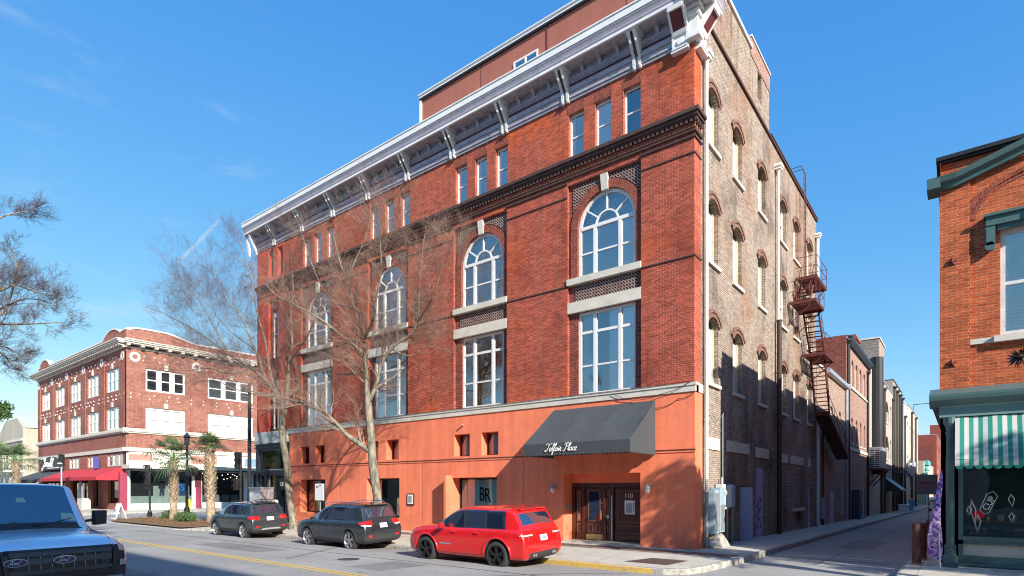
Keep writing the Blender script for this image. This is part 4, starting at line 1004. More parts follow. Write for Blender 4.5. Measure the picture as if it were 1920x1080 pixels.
mb = MB()
for x in (.15, .9):
    for h in (.5, .95): mb.tube([(x,18.3,6.4+h),(x,25.2,4.2+h)], .016, 5)
    for k in range(9): t = k/8; y, z = lerp(18.3,25.2,t), lerp(6.4,4.2,t); mb.tube([(x,y,z),(x,y,z+.95)], .012, 4)
mb.build('railing', M['rust'], fo)
mb = MB()
for y in (15.2, 15.6): mb.tube([(.22,y,12.95),(.22,y,18.9),(.1,y,19.25),(-.5,y,19.25),(-.6,y,18.2)], .022, 5)
for k in range(19): mb.tube([(.22,15.2,13.2+k*.3),(.22,15.6,13.2+k*.3)], .012, 4)
mb.build('ladder', M['rust'], fo)

# ================================================================ RIGHT-HAND BUILDING
rb = thing('corner_shop', 'orange brick corner building with dark green shop front and striped awning', 'building', (12, 6, .1))
F2 = Frame((0,.2,0), (1,0,0), (0,-1,0)); X0 = 6.4
mb = MB(); F2.wall(mb, X0, 22, 4.35, 10.2, [(7.58,9.2,5.92,8.5,.16), (12,13.6,5.92,8.5,.16), (17,18.6,5.92,8.5,.16)], d=.05)
F2.wall(mb, X0, 22, 9.9, 10.62, [], d=.3)
mb.quad((X0,.25,-1),(X0,34,-1),(X0,34,10.6),(X0,.25,10.6)); mb.quad((X0,.45,10.1),(22,.45,10.1),(22,34,10.1),(X0,34,10.1)); mb.quad((22,.25,-1),(22,34,-1),(22,34,10.6),(22,.25,10.6)); mb.quad((X0,34,-1),(22,34,-1),(22,34,10.6),(X0,34,10.6))
mb.build('wall', M['brick_right'], rb)
mb = MB(); F2.box(mb, X0-.02, 7.0, 4.35, 9.9, -.02, .049); mb.build('pilaster', M['brick_right'], rb)
mb = MB(); c = 9.0; n = 20
F2.band(mb, c, 8.92, 1.9, 2.0, 0, 180, .028, .049, 30, .5); F2.band(mb, c, 8.92, 2.004, 2.17, 0, 180, .012, .049, 30, .52); mb.build('relief_arch', M['brick_arch'], rb)
mb = MB(); F2.box(mb, X0-.05, 22, 10.62, 10.68, .2, .7); F2.box(mb, X0-.1, 22, 10.68, 10.78, .14, .7); mb.box(X0-.1, X0+.1, .9, 34, 10.6, 10.75); mb.build('coping', M['black'], rb)
mb = MB()
rk = [(-.0,-.28),(-.12,-.28),(-.16,-.16),(-.26,-.13),(-.30,0),(0,0)]
def rake(u0, z0, u1, z1):
    n_ = len(rk); a = [F2.p(u0, z0+z, d) for d, z in rk] + [F2.p(u1, z1+z, d) for d, z in rk]
    mb.add(a, [tuple(range(n_)), tuple(range(2*n_-1, n_-1, -1))] + [(i, (i+1)%n_, n_+(i+1)%n_, n_+i) for i in range(n_)])
rake(X0-.28, 10.08, 6.72, 10.10); rake(6.72, 10.10, 13.2, 12.0); rake(13.2, 12.0, 19.7, 10.1); rake(19.7,10.1,22.2,10.1)
mb.box(X0-.28, X0, -.1, .55, 9.82, 10.06)
mb.build('raking_cornice', M['green'], rb)
mb = MB()
for y in (9.0,): mb.box(X0-.24, X0, y-.1, y+.25, 5.6, 5.95)
mb.box(X0-.18, X0, 8.9, 9.3, 5.3, 5.6); mb.build('side_bracket', M['green'], rb)
for (a, first) in ((7.58, True), (12, False), (17, False)):
    window(F2, rb, a, a+1.62, 5.92, 8.5, .12, vm=(), hm=((7.2,.04),), fw=.1, white='white2', cover=[('blind', a+.1, a+1.5)], room='dark', bdep=.5, glass='glass')
    mb = MB(); F2.box(mb, a-.12, a+1.74, 5.76, 5.91, -.08, .16); F2.box(mb, 7.0 if first else a-.5, a-.12, 5.77, 5.9, -.0, .06); mb.build('sill', M['stone'], rb)
    mb = MB(); F2.box(mb, a-.28, a+1.9, 8.62, 8.84, -.14, .05); F2.box(mb, a-.32, a+1.94, 8.84, 8.9, -.2, .05); F2.box(mb, a-.06, a+1.68, 8.5, 8.62, -.07, .05)
    for u in (a-.2, a+1.82):
        F2.box(mb, u-.1, u+.1, 8.15, 8.62, -.12, .05); F2.box(mb, u-.07, u+.07, 8.22, 8.56, -.15, -.12)
        mb.lathe(F2.p(u, 8.12, -.05), [(.10,-.07),(.12,0),(.10,.06)], 12, 'y')
    mb.cbox(F2.p(a+.81, 8.86, -.1), (.36,.3,.42)); mb.build('window_hood', M['green'], rb)
def star(F, u, z, r=.13):
    o = thing('star_anchor', 'cast iron star plate', 'star', F.p(u, z, 0)); 
    mb = MB(); vs = [F.p(u, z, -.10)]
    for k in range(10): rr = r if k % 2 == 0 else r*.4; a = R(90+36*k); vs.append(F.p(u+rr*math.cos(a), z+rr*math.sin(a), -.02))
    mb.add(vs, [(0, 1+k, 1+(k+1)%10) for k in range(10)]); x = mb.build('star_plate', M['rust'], rb); bpy.data.objects.remove(o)
star(F2, 6.63, 7.93); star(F2, 6.63, 5.34)
# shop front
F3 = Frame((0,.0,0), (1,0,0), (0,-1,0))
mb = MB(); F3.prism(mb, [(.25,4.22),(-.20,4.22),(-.25,4.27),(-.30,4.27),(-.38,4.36),(-.40,4.44),(-.40,4.50),(.25,4.72)], X0-.22, 22)
mb.build('shop_cornice', M['green'], rb)
mb = MB(); F3.prism(mb, [(.25,3.95),(-.14,3.95),(-.14,4.19),(-.17,4.22),(.25,4.22)], X0-.02, 22); mb.build('frieze', M['greenlight'], rb)
mb = MB(); mb.box(X0-.2, X0, .25, 30, 4.3, 4.5); mb.build('side_cornice', M['green'], rb)
mb = MB(); mb.lathe((6.60,-.02,.3), [(.16,0),(.16,.14),(.12,.17),(.12,.34),(.135,.38),(.09,.46),(.085,3.2),(.11,3.24),(.085,3.28),(.10,3.4),(.15,3.5),(.15,3.64)], 14)
mb.box(6.44,6.76,-.18,.14,.14,.30); mb.build('iron_column', M['green'], rb, smooth=False)
def shop_bay(u0, u1):
    mb = MB(); F3.box(mb, u0, u1, .86, .96, -.03, .1); F3.box(mb, u0, u1, .76, .86, .0, .12); F3.box(mb, u0, u1, .30, .47, .0, .14); F3.box(mb, u0, u1, .2, .3, -.06, .16); F3.box(mb, u0, u0+.10, .47, 3.95, .0, .14); F3.box(mb, u1-.08, u1, .47, 3.95, .0, .14)
    b_ = mb.build('shop_window', M['green'], rb)
    mb = MB(); F3.box(mb, u0+.1, u1-.08, .47, .76, .07, .12); u = u0+.1
    while u < u1-.1: F3.box(mb, u, u+.022, .47, .76, .06, .071); u += .045
    mb.build('panel', M['cream'], b_)
    g = MB(); g.quad(F3.p(u0+.1,.96,.06), F3.p(u1-.08,.96,.06), F3.p(u1-.08,3.95,.06), F3.p(u0+.1,3.95,.06)); g.build('pane', M['glassdark'], b_)
    mb = MB(); F3.box(mb, u0+.2, u1-.3, .96, 2.9, .95, 1.0); mb.build('display_screen', pmat('green_display', (.015,.10,.07), .6), b_)
    backing(F3, b_, u0, u1, .4, 3.95, .14, 2.6, 'room'); return b_
_sb = shop_bay
def shop_bay(u0, u1):
    b_ = _sb(u0, u1); r_ = random.Random(int(u0*10)); mb = MB(); F3.box(mb, u0+.3, u1-.2, 1.30, 1.33, .55, .85)
    mb.build('shelf', M['woodbox'], b_)
    for k in range(int((u1-u0)*4)):
        u = u0+.35+k*.25; mb = MB(); h_ = r_.uniform(.08, .26)
        if k % 2: mb.lathe(F3.p(u, 1.33, .7), [(.05,0),(.06,h_*.6),(.035,h_*.8),(.03,h_)], 10)
        else: F3.box(mb, u-.06, u+.06, 1.33, 1.33+h_, .64, .76)
        mb.build('goods', M[r_.choice(['goods','white','redlens','brass','awn_w','yellow','aqua'])], b_)
    return b_
M['woodbox'] = pmat('raw_wood', (.35,.19,.08), .7, var=.3); M['awn_w'] = pmat('awning_white', (.52,.51,.50), .85, var=.08)
sb = shop_bay(6.76, 9.9); shop_bay(10.1, 14); shop_bay(14.2, 21.8)
def outline(mb, F, pts, d, t=.006, closed=True):
    q = [F.p(u, z, d) for u, z in pts]; mb.tube(q + (q[:2] if closed else []), t, 4)
mb = MB()
def dia(u, z, w, h, a=0):
    ca, sa = math.cos(R(a)), math.sin(R(a))
    P = [(0,h),(w,h*.25),(0,-h),(-w,h*.25)]
    outline(mb, F3, [(u+x*ca-y*sa, z+x*sa+y*ca) for x, y in P], .052); outline(mb, F3, [(u+.8*(x*ca-y*sa), z+.8*(x*sa+y*ca)) for x, y in P], .052, .004)
dia(7.06,1.55,.06,.33,8); dia(6.98,1.60,.055,.12,0); dia(7.14,1.28,.065,.24,0); dia(7.78,1.86,.06,.16,5); dia(7.78,1.45,.055,.12,0)
outline(mb, F3, [(7.18,1.62),(7.32,2.02),(7.44,2.08),(7.52,1.96),(7.36,1.56),(7.27,1.52)], .052, .007)
ww = mb.build('window_painting', M['white'], sb)
Mt = facing(F3, 7.36, 1.78, .05) @ Matrix.Rotation(R(62), 4, 'Z'); text_obj('CUP', 'lettering', M['white'], .2, ww, M=Mt, sx=.9)
mb = MB(); mb.lathe(F3.p(7.16,1.5,.056), [(.11,-.004),(.10,.004)], 16, 'y'); mb.build('red_disc', M['redlens'], sb)
for k in range(3):
    mb = MB(); u = 6.98+.85*k; F3.box(mb, u, u+.34, 1.12, 1.16, .3, .6); F3.box(mb, u+.02, u+.06, .96, 1.12, .32, .36); F3.box(mb, u+.28, u+.32, .96, 1.12, .32, .36); F3.box(mb, u, u+.34, 1.0, 1.05, .3, .33)
    mb.build('display_stool', M['woodbox'], sb)
mb = MB(); mb.cm = 0
AW0, AW1 = 6.70, 9.8; n = int((AW1-AW0)/.09)
for i in range(n):
    u0, u1 = AW0+i*.09, AW0+(i+1)*.09; mb.cm = i % 2
    for j in range(4):
        t0, t1 = j/4, (j+1)/4; P = lambda u, t: (u, lerp(-.10,-.62,t)+.012*math.sin(u*9), lerp(3.93,2.86,t)-.02*math.sin(math.pi*t))
        mb.quad(P(u0,t0), P(u1,t0), P(u1,t1), P(u0,t1))
    mb.quad((u0,-.62,2.86),(u1,-.62,2.86),(u1,-.63,2.70),(u0,-.63,2.70))
mb.cm = 1
for i in range(int((AW1-AW0)/.18)):
    u = AW0+.09+i*.18; mb.add([(u+.085*math.cos(math.pi*k/6), -.626, 2.70-.085*math.sin(math.pi*k/6)) for k in range(7)], [tuple(range(7))])
M['awn_g'] = pmat('awning_green', (.02,.24,.18), .85, var=.12)
mb.build('striped_awning', [M['awn_w'], M['awn_g']], rb, label='green and white striped awning')
mb = MB(); mb.box(6.36, 22, -.06, .3, -.5, .22); mb.build('plinth', M['stone'], rb)

# ================================================================ BUILDINGS ALONG THE ALLEY
def alley(label, y0, y1, z1, mat, wins=(), zb=-2.5, x0=0.0, cop='greymetal', deep=14, name='alley_building', roof=True, group=None):
    t = thing(name, label, 'building', (x0-4, (y0+y1)/2, 0), group)
    F = Frame((x0,0,0), (0,1,0), (1,0,0)); mb = MB()
    F.wall(mb, y0, y1, zb, z1, [(a, b, c, d_, .2, (b-a)*.3) for (a, b, c, d_) in wins])
    mb.quad((x0,y0,zb),(x0-deep,y0,zb),(x0-deep,y0,z1),(x0,y0,z1)); mb.quad((x0,y1,zb),(x0-deep,y1,zb),(x0-deep,y1,z1),(x0,y1,z1))
    mb.build('wall', M[mat], t)
    if roof: mb = MB(); mb.box(x0-deep, x0+.08, y0, y1, z1, z1+.12); mb.build('roof', M[cop], t)
    for (a, b, c, d_) in wins:
        window(F, t, a, b, c, d_, .12, hm=((c+(d_-c)*.5,.04),), fw=.09, rise=(b-a)*.3, white='white2', room='dark', bdep=.3, glass='glassdark')
        mb = MB(); F.box(mb, a-.1, b+.1, c-.12, c, -.06, .1); mb.build('sill', M['stone'], t)
    return t, F
def pipe(F, t, y, z0, z1, r=.07, mat='brownpipe', d=-.1):
    mb = MB(); mb.tube([F.p(y,z0,d), F.p(y,z1,d)], r, 8); mb.lathe(F.p(y,z1,d), [(r,-.1),(r*2.2,.15),(r*2.2,.3)], 8); mb.build('downspout', M[mat], t)
t, F = alley('low brick building with pale metal gutter behind the fire escape', 19.82, 30.6, 9.55, 'brick_tan', [(24.4,25.3,5.6,7.6),(27.6,28.5,5.6,7.6)], x0=-.02, cop='white2')
mb = MB(); F.prism(mb, [(0,9.45),(-.28,9.5),(-.28,9.75),(.3,9.95),(.3,9.6)], 22.6, 30.7); mb.build('gutter', M['metal'], t)
pipe(F, t, 30.3, -.2, 9.5, .12, 'greymetal'); pipe(F, t, 21.2, -.2, 6.0, .05)
for (y, w_, h) in ((24.2,1.1,2.2),):
    mb = MB(); F.box(mb, y, y+w_, -.3, 1.95, -.03, .03); mb.build('door', M['lavdoor'], t)
for (a, b, c, d_, e) in ((20.6,21.3,.3,1.6,-.2), (27.3,28.3,.4,1.4,-.22), (27.6,28.1,1.6,2.2,-.16)): mb = MB(); F.box(mb, a, b, c, d_, e, 0); mb.build('electric_box', M['greymetal'], t)
mb = MB(); F.box(mb, 22.3, 22.9, 4.6, 5.9, -.25, 0); mb.tube([F.p(22.6,5.8,-.15), F.p(22.6,4.2,-.18), F.p(23.1,3.6,-.2)], .07, 6); mb.tube([F.p(23.4,6.6,-.08), F.p(23.4,4.0,-.1), F.p(23.9,3.4,-.15)], .05, 6); mb.build('duct', M['greymetal'], t)
t, F = alley('pinkish brick building with arched upper windows and a red chimney', 30.6, 43.6, 13.3, 'brick_pink',
    [(33.2,34.3,10.1,12.2),(35.3,36.5,10.1,12.2),(37.6,38.8,10.1,12.2),(39.9,41.1,10.1,12.2),(33,34,5.7,7.7),(35.4,36.4,5.7,7.7),(37.8,38.8,5.7,7.7),(40.2,41.2,5.7,7.7)])
mb = MB(); F.prism(mb, [(0,12.9),(-.15,13.0),(-.35,13.3),(-.35,13.5),(0,13.62)], 31, 43.6); mb.build('cornice', M['black'], t)
mb = MB(); mb.quad((.02,30.58,9.5),(-11,30.58,9.5),(-11,30.58,13.55),(.02,30.58,13.55)); mb.build('party_wall', M['brick_dark'], t)
mb = MB(); F.box(mb, 30.9, 43.6, 5.1, 5.35, -.07, 0); F.box(mb, 32.8, 42, 9.85, 9.98, -.1, 0); mb.build('stone_band', M['stone'], t)
pipe(F, t, 31.0, -.3, 13, .12, 'black'); pipe(F, t, 42.2, -.3, 12.4, .1, 'black')
mb = MB(); mb.box(-2.0, -.5, 39.6, 41.5, 12, 15.1); mb.box(-2.15, -.4, 39.45, 41.65, 15.1, 15.35); mb.box(-1.95,-.55,39.7,41.4,15.35,15.6); ch = mb.build('chimney', M['brick_arch'], t)
g_ = []
mb = MB(); F.box(mb, 33.2, 36.6, -.45, 2.05, -.55, .0); pan = mb.build('graffiti_hoarding', pmat('navy_hoarding', (.03,.05,.10), .6), t)
FG = Frame((.56,0,0), (0,1,0), (1,0,0))
for k, ch_ in enumerate('SEISU'):
    text_obj(ch_, 'graffiti', M['blind'], .8, pan, M=facing(FG, 35.1, 1.75-k*.5, -.01), sx=2.6)
t, F = alley('grey painted building with tall black chimney flue', 43.6, 66.5, 13.7, 'cream_wall', [(57.2,61.9,5.5,8.1),(57.5,61.5,9.6,12),(46.2,47.2,6,8.2),(49.6,50.8,6,8.2),(49.6,50.8,10,12.2),(63.2,64.6,9.6,12),(63.2,64.6,5.4,8)])
mb = MB(); F.box(mb, 44.6, 47.9, -1, 14.5, -.35, -.02) if False else mb.tube([F.p(46.3,3.5,-.35), F.p(46.3,14.6,-.35)], .55, 12); mb.build('flue', M['black'], t)
for y in (53, 56.0, 65.5): pipe(F, t, y, -.6, 12.8, .12, 'brownpipe')
mb = MB(); mb.box(-9, -.0, 51.6, 56.7, 13.8, 17.6); mb.build('stair_tower', M['brick_tan'], t); mb = MB(); mb.quad((-.02,51.57,13.8),(-9,51.57,13.8),(-9,51.57,17.6),(-.02,51.57,17.6)); mb.build('tower_wall', M['stone_rough'], t)
mb = MB(); mb.box(-9.1, .1, 51.5, 56.8, 17.6, 17.75); mb.build('coping', M['stone'], t)
t, F = alley('tan building with brown pilasters and black cornice past the grey one', 66.5, 79, 15.5, 'tan_wall', [(68.5,70,9.8,12.8),(72.2,73.7,9.8,12.8),(76,77.5,9.8,12.8),(68.5,70,4.5,7.8),(72.2,73.7,4.5,7.8),(76,77.5,4.5,7.8)], cop='black')
for y in (67, 71, 75, 78.6): pipe(F, t, y, -1, 14.5, .16, 'black')
t, F = alley('white painted building with stepped white parapet far down the alley', 79, 92, 14.6, 'white_wall', [(81,82.6,9.6,12.6),(85,86.6,9.6,12.6),(89,90.6,9.6,12.6),(81,82.6,4,7.4),(85,86.6,4,7.4),(89,90.6,4,7.4)], cop='white2')
pipe(F, t, 83.6, -1, 12.5, .15, 'black')
t, F = alley('pale yellow building at the end of the left-hand row', 92, 116, 15.3, 'yellow_wall', [(y,y+1.7,z,z+3) for y in (94.5,99,103.5,108,112.5) for z in (4,9.4)])
for y in (97.6, 107): pipe(F, t, y, -1, 14.5, .18, 'brownpipe')
mb = MB(); mb.tube([F.p(100,15.4,-.2), F.p(100,16.3,-.2), F.p(100.,16.3,-3.6)], .06, 5); mb.tube([F.p(100,16.3,-3.4), F.p(100,12.8,-3.4)], .02, 4); mb.build('roof_bracket', M['black'], t)
mb = MB(); mb.box(-5,-3.6,93,95,15.3,17.6); mb.build('roof_unit', M['greymetal'], t)
t, F = alley('cream building with a teal corner pilaster at the alley end', 122, 168, 7.6, 'yellow_wall', [(y,y+2.2,1,4.6) for y in (130,138,146,154)], x0=.6)
mb = MB(); F.box(mb, 127.0, 135, -2, 7.4, -.25, 0); F.box(mb, 126, 136, 7.0, 7.9, -.6, 0); F.box(mb, 125, 137, 6.0, 6.4, -.4, 0); mb.build('pilaster', M['teal'], t)
t, F = alley('distant red brick block with chimney closing the alley', 172, 300, 16.5, 'brick_arch', [(y,y+5,z,z+5) for y in (180,195,210,225,240,255) for z in (2,9.5)], x0=1.2)
mb = MB(); mb.box(-1.5,1.2,205,212,16.5,22); mb.build('chimney', M['brick_arch'], t)
mb = MB(); mb.box(-12,.6,171,171.9,-1,13.5); mb.build('end_wall', M['brick_dark'], t)
t = thing('alley_building', 'brick block on the right side of the alley behind the orange corner building', 'building', (12, 60, 0)); mb = MB(); FW_ = Frame((6.6,0,0), (0,1,0), (-1,0,0)); FW_.wall(mb, 34.2, 130, -2.5, 8.5, [(y,y+1.4,z,z+2.2,.3) for y in range(37,128,6) for z in (.8,5)]); mb.box(6.9, 18, 34.2, 130, -2.5, 8.49); mb.build('wall', M['brick_pink'], t)
for y in range(37, 128, 6):
    for z in (.8, 5): window(FW_, t, y, y+1.4, z, z+2.2, .15, hm=(z+1.1,), fw=.1, back=False, white='white2', glass='glassblue', th=.06); mb = MB(); FW_.box(mb, y-.1, y+1.5, z-.14, z, -.06, .1); mb.build('sill', M['stone'], t)
mb = MB(); mb.box(6.5, 18.1, 34.1, 130.1, 8.5, 8.7); mb.build('roof', M['black'], t)
# air conditioner on brackets, small canopy, poster board, bins, van
FQ = FA
t = thing('air_conditioner', 'grey outdoor air conditioner on a wall bracket high on the alley wall', 'air conditioner', (.4, 44, 3.9))
mb = MB(); mb.box(.0, 1.1, 42.9, 46.4, 4.0, 5.9); mb.build('casing', M['greymetal'], t)
mb = MB(); mb.box(.12, .95, 42.86, 42.9, 4.1, 5.75); cas = mb.build('grille', M['black'], t)
mb = MB()
for k in range(9): mb.box(.12, .95, 42.83, 42.86, 4.18+k*.18, 4.24+k*.18)
for k in range(3): mb.box(.14+k*.38, .17+k*.38, 42.82, 42.83, 4.1, 5.75)
mb.build('grille_bars', M['metal'], cas)
mb = MB(); mb.box(-.02, 1.3, 42.8, 47.5, 3.86, 3.98)
for y in (43.1, 46.8): mb.tube([(.02,y,2.4),(1.2,y,3.85)], .06, 5)
mb.build('bracket', M['rust'], t)
t = thing('door_canopy', 'small black canopy over a doorway on the alley past the air conditioner', 'canopy', (.6, 60, 2))
mb = MB(); FA.prism(mb, [(0,3.4),(-1.6,2.0),(-1.6,1.85),(0,1.9)], 56.5, 63); mb.build('canopy_cover', M['black'], t)
t = thing('electricity_poles', 'tangle of dark transformers and cables fixed to the white alley wall', 'transformers', (.6, 84, 4))
mb = MB()
for (y, z) in ((82,5.2),(86,5.0),(90,5.6)): mb.lathe((.7,y,z-1), [(.35,0),(.4,.1),(.4,1.4),(.3,1.6)], 10)
mb.build('transformer', M['greymetal'], t)
mb = MB()
for k in range(9): cable(mb, [(.1+.1*k, 56+k*3, 5.0-.2*k), (.6, 70+k*2, 4.2+.3*k), (.5, 88, 5-.3*k)], .03, 5, .5)
mb.build('cable', M['cable'], t)
t = thing('recycling_bin', 'bright blue recycling bin standing by the alley wall far off', 'bin', (1.3, 76, -.9))
mb = MB(); mb.lathe((1.5,73,-.75), [(.35,0),(.42,1.4)], 4, a0=R(45)); mb.build('bin_body', pmat('bright_blue_plastic', (.02,.30,.60), .5), t)
mb = MB(); mb.lathe((1.5,73,.66), [(.48,0),(.44,.12),(.1,.18)], 4, a0=R(45)); mb.build('lid', pmat('orange_lid', (.55,.12,.06), .5), t)
t = thing('storage_box', 'white box on the pavement beside the blue bin', 'box', (1.2, 68, -.8))
mb = MB(); mb.box(.5, 1.5, 67.4, 69, -.72, .1); mb.build('box_body', M['white2'], t); mb = MB(); mb.box(.45, 1.55, 67.3, 69.1, .1, .18); mb.build('lid', M['white'], t)
# utility cabinets on the corner of the alley wall
t = thing('electric_cabinet', 'tall pale blue electric cabinet on the alley wall beside the downspout', 'cabinet', (.15, 1.6, .8))
mb = MB(); mb.box(.02, .3, 1.05, 1.45, .62, 2.1); mb.box(.02, .34, 1.47, 1.95, .66, 2.18); mb.build('cabinet_body', M['bluebox'], t)
mb = MB(); mb.box(.34, .355, 1.5, 1.92, .72, 1.6); mb.box(.3, .312, 1.08, 1.42, .7, 2.0); mb.build('door', M['metal'], t)
t = thing('electric_meter', 'pale meter box with round meter above the electric cabinet', 'meter', (.15, 2.1, 1.5))
mb = MB(); mb.box(.02, .26, 1.98, 2.3, 1.55, 2.3); mb.build('meter_body', M['white2'], t); mb = MB(); mb.lathe((.26,2.14,2.0), [(.1,0),(.1,.07),(.07,.09)], 12, 'x'); mb.build('dial', M['whitelens'], t)
mb = MB(); mb.tube([(.15,2.3,1.45),(.18,2.6,1.45),(.18,2.95,1.5)], .05, 8); mb.tube([(.12,2.35,.2),(.12,2.35,2.55)], .035, 8); mb.build('conduit', M['white2'], t)
t = thing('junction_box', 'rounded blue grey junction box on a post beside the electric cabinet', 'cabinet', (.25, 3, .1))
mb = MB(); mb.box(.04, .32, 2.75, 3.2, 1.5, 2.22); mb.lathe((.18,2.975,2.2), [(.2,0),(.18,.06),(.08,.1)], 8); mb.build('box_body', M['bluebox'], t)
mb = MB(); mb.tube([(.14,2.85,.15),(.14,2.85,1.5)], .035, 8); mb.tube([(.24,3.1,.15),(.24,3.1,1.5)], .02, 8); mb.build('post', M['greymetal'], t)
t = thing('standpipe', 'white capped standpipe against the alley wall beside the orange corner', 'pipe', (.2, 1.0, .17))
mb = MB(); mb.lathe((.22,.95,.15), [(.10,0),(.11,.2),(.06,.26)], 10); mb.tube([(.22,.95,.3),(.40,.98,.34)], .08, 8); mb.build('pipe_body', M['white2'], t, smooth=True)
t = thing('rubble_mound', 'lump of broken pale concrete at the foot of the electric cabinet', 'concrete', (.2, 1.7, .17))
mb = MB(); mb.add([(x_, y_, z_) for (x_, y_, z_) in ((.02,1.2,.1),(.5,1.25,.12),(.45,2.3,.12),(.02,2.45,.1),(.04,1.35,.62),(.3,1.4,.55),(.28,2.1,.5),(.04,2.2,.66))], [(0,1,5,4),(1,2,6,5),(2,3,7,6),(3,0,4,7),(4,5,6,7)]); mb.build('mound', M['kerb'], t)

# ================================================================ CORNER BLOCK ACROSS THE SIDE STREET
lb = thing('corner_block', 'three storey red brick corner block across the side street with shops below', 'building', (-66, 12, .1))
G1 = Frame((0,1.3,0), (1,0,0), (0,-1,0)); G2 = Frame((-52.9,0,0), (0,1,0), (1,0,0))
C1 = [-56.25-5.42*k for k in range(5)]; SG = [(2.9,6.35),(8.5,13.2),(15.5,20.2),(22.6,27)]
ZR = [(7.65,9.78),(11.27,13.4)]
mb = MB(); G1.wall(mb, -81, -52.9, 5.9, 15.1, [(c-1.65,c+1.65,a,b,.22) for c in C1 for a, b in ZR])
G2.wall(mb, 1.3, 30, 5.9, 15.1, [(a,b,z0-.05,z1-.08,.22) for a, b in SG for z0, z1 in ZR]); mb.build('wall', M['brick_left'], lb)
mb = MB(); mb.quad((-81,1.3,0),(-81,30,0),(-81,30,16.4),(-81,1.3,16.4)); mb.quad((-81,30,0),(-52.9,30,0),(-52.9,30,16.4),(-81,30,16.4)); mb.quad((-81,1.4,15.9),(-53,1.4,15.9),(-53,30,15.9),(-81,30,15.9)); mb.build('rear_wall', M['brick_left'], lb)
mb = MB()
for F_, a, b in [(G1, c-2.71-.62, c-2.71+.62) for c in C1[:-1]] + [(G1,-54.2,-52.84), (G1,-81,-79.9), (G2,1.24,2.5), (G2,6.8,8.2), (G2,13.6,15.1)]:
    mb = MB(); F_.box(mb, a, b, 7.75, 14.6, -.06, 0); mb.build('pilaster', M['brick_left'], lb)
mb = MB()
for F, a, b in ((G1, -81.3, -52.6), (G2, 1.0, 30)):
    F.box(mb, a, b, 7.22, 7.35, -.12, .1); F.box(mb, a, b, 7.35, 7.52, -.22, .1); F.box(mb, a, b, 7.52, 7.66, -.14, .1)
    F.box(mb, a, b, 5.55, 5.9, -.10, .1); F.box(mb, a, b, 14.95, 15.1, -.10, .1)
    F.box(mb, a-.0, b, 15.28, 15.42, -.65, .1); F.box(mb, a, b, 15.42, 15.56, -.76, .1); F.box(mb, a, b, 15.56, 15.66, -.84, .1)
mb.build('stone_cornice', M['stone'], lb)
x = -81
while x < -52.8: mb = MB(); G1.box(mb, x, x+.28, 15.1, 15.279, -.6, 0); mb.build('modillion', M['stone'], lb); x += .62
y = 1.2
while y < 30: mb = MB(); G2.box(mb, y, y+.28, 15.1, 15.279, -.6, 0); mb.build('modillion', M['stone'], lb); y += 1.15
def parap(F, a, b, segs):
    mb = MB(); pts = [(a, 15.7)] + segs + [(b, 15.7)]; F.poly(mb, pts, .05, .4); mb.build('parapet', M['brick_left'], lb)
    mb = MB()
    for (p, q) in zip(segs, segs[1:]): F.poly(mb, [(p[0],p[1]),(q[0],q[1]),(q[0],q[1]+.14),(p[0],p[1]+.14)], -.02, .46)
    mb.build('coping', M['white2'], lb)
def curve(a, b, z, h, n=12): return [(lerp(a,b,i/n), z+h*math.sin(math.pi*i/n)**.8) for i in range(n+1)]
parap(G1, -81, -52.9, [(-81,16.4)] + curve(-80.6,-76.6,16.5,.75) + [(-76.4,16.35),(-59.0,16.35)] + curve(-58.7,-54.4,16.5,.6) + [(-54,16.6),(-52.9,16.6)])
parap(G2, 1.3, 30, [(1.3,16.6),(2.0,16.78),(2.8,16.85),(4.7,16.86),(5.6,16.7),(6.6,16.45),(7.4,16.3),(13,16.35)] + curve(13.6,18,16.4,.7) + [(19,16.3),(30,16.3)])
def triple(F, a, b, z0, z1, glass, cov, wide=False):
    th = (b-a)/3
    if wide: th = (b-a)/3
    window(F, lb, a, b, z0, z1, .1, vm=(a+th, a+2*th), hm=(((z0+z1)/2, .05),), fw=.16, mull=.16 if not wide else .22, cover=cov, glass=glass, bdep=.5, room='dark', th=.1)
    mb = MB(); F.box(mb, (a+b)/2-.16, (a+b)/2+.16, z1+.02, z1+.5, -.1, 0); mb.build('keystone', M['stone'], lb)
for c in C1:
    for z0, z1 in ZR: triple(G1, c-1.65, c+1.65, z0, z1, 'glass', [('shade', c-1.5, c+1.5, z0+1.1, z1)])
for k, (a, b) in enumerate(SG):
    triple(G2, a, b, ZR[0][0]-.05, ZR[0][1]-.08, 'glass', [('shade', a+.1, b-.1)], True)
    triple(G2, a, b, ZR[1][0]-.05, ZR[1][1]-.08, 'glassdark', None, True)
def medal(F, u, z, r):
    mb = MB(); F.band(mb, u, z, r*.5, r, 0, 360, -.09, 0, 18); mb.build('medallion', M['white2'], lb)
for k in range(5): medal(G1, C1[k]+2.71 if k else -53.6, 14.3, .42)
medal(G1, -80.4, 14.3, .4); medal(G2, 2.0, 14.2, .45); medal(G2, 7.4, 14.15, .45); medal(G2, 14.3, 14.1, .45)
mb = MB(); random.seed(3)
for F, a, b in ((G1, -80.5, -53.2), (G2, 1.6, 26)):
    for zz in (10.4, 10.75, 13.9, 14.3):
        u = a
        while u < b: F.box(mb, u, u+.1, zz, zz+.12, -.075, 0); u += random.uniform(.7, 1.6)
mb.build('terracotta_ornament', M['white2'], lb)['kind'] = 'stuff'
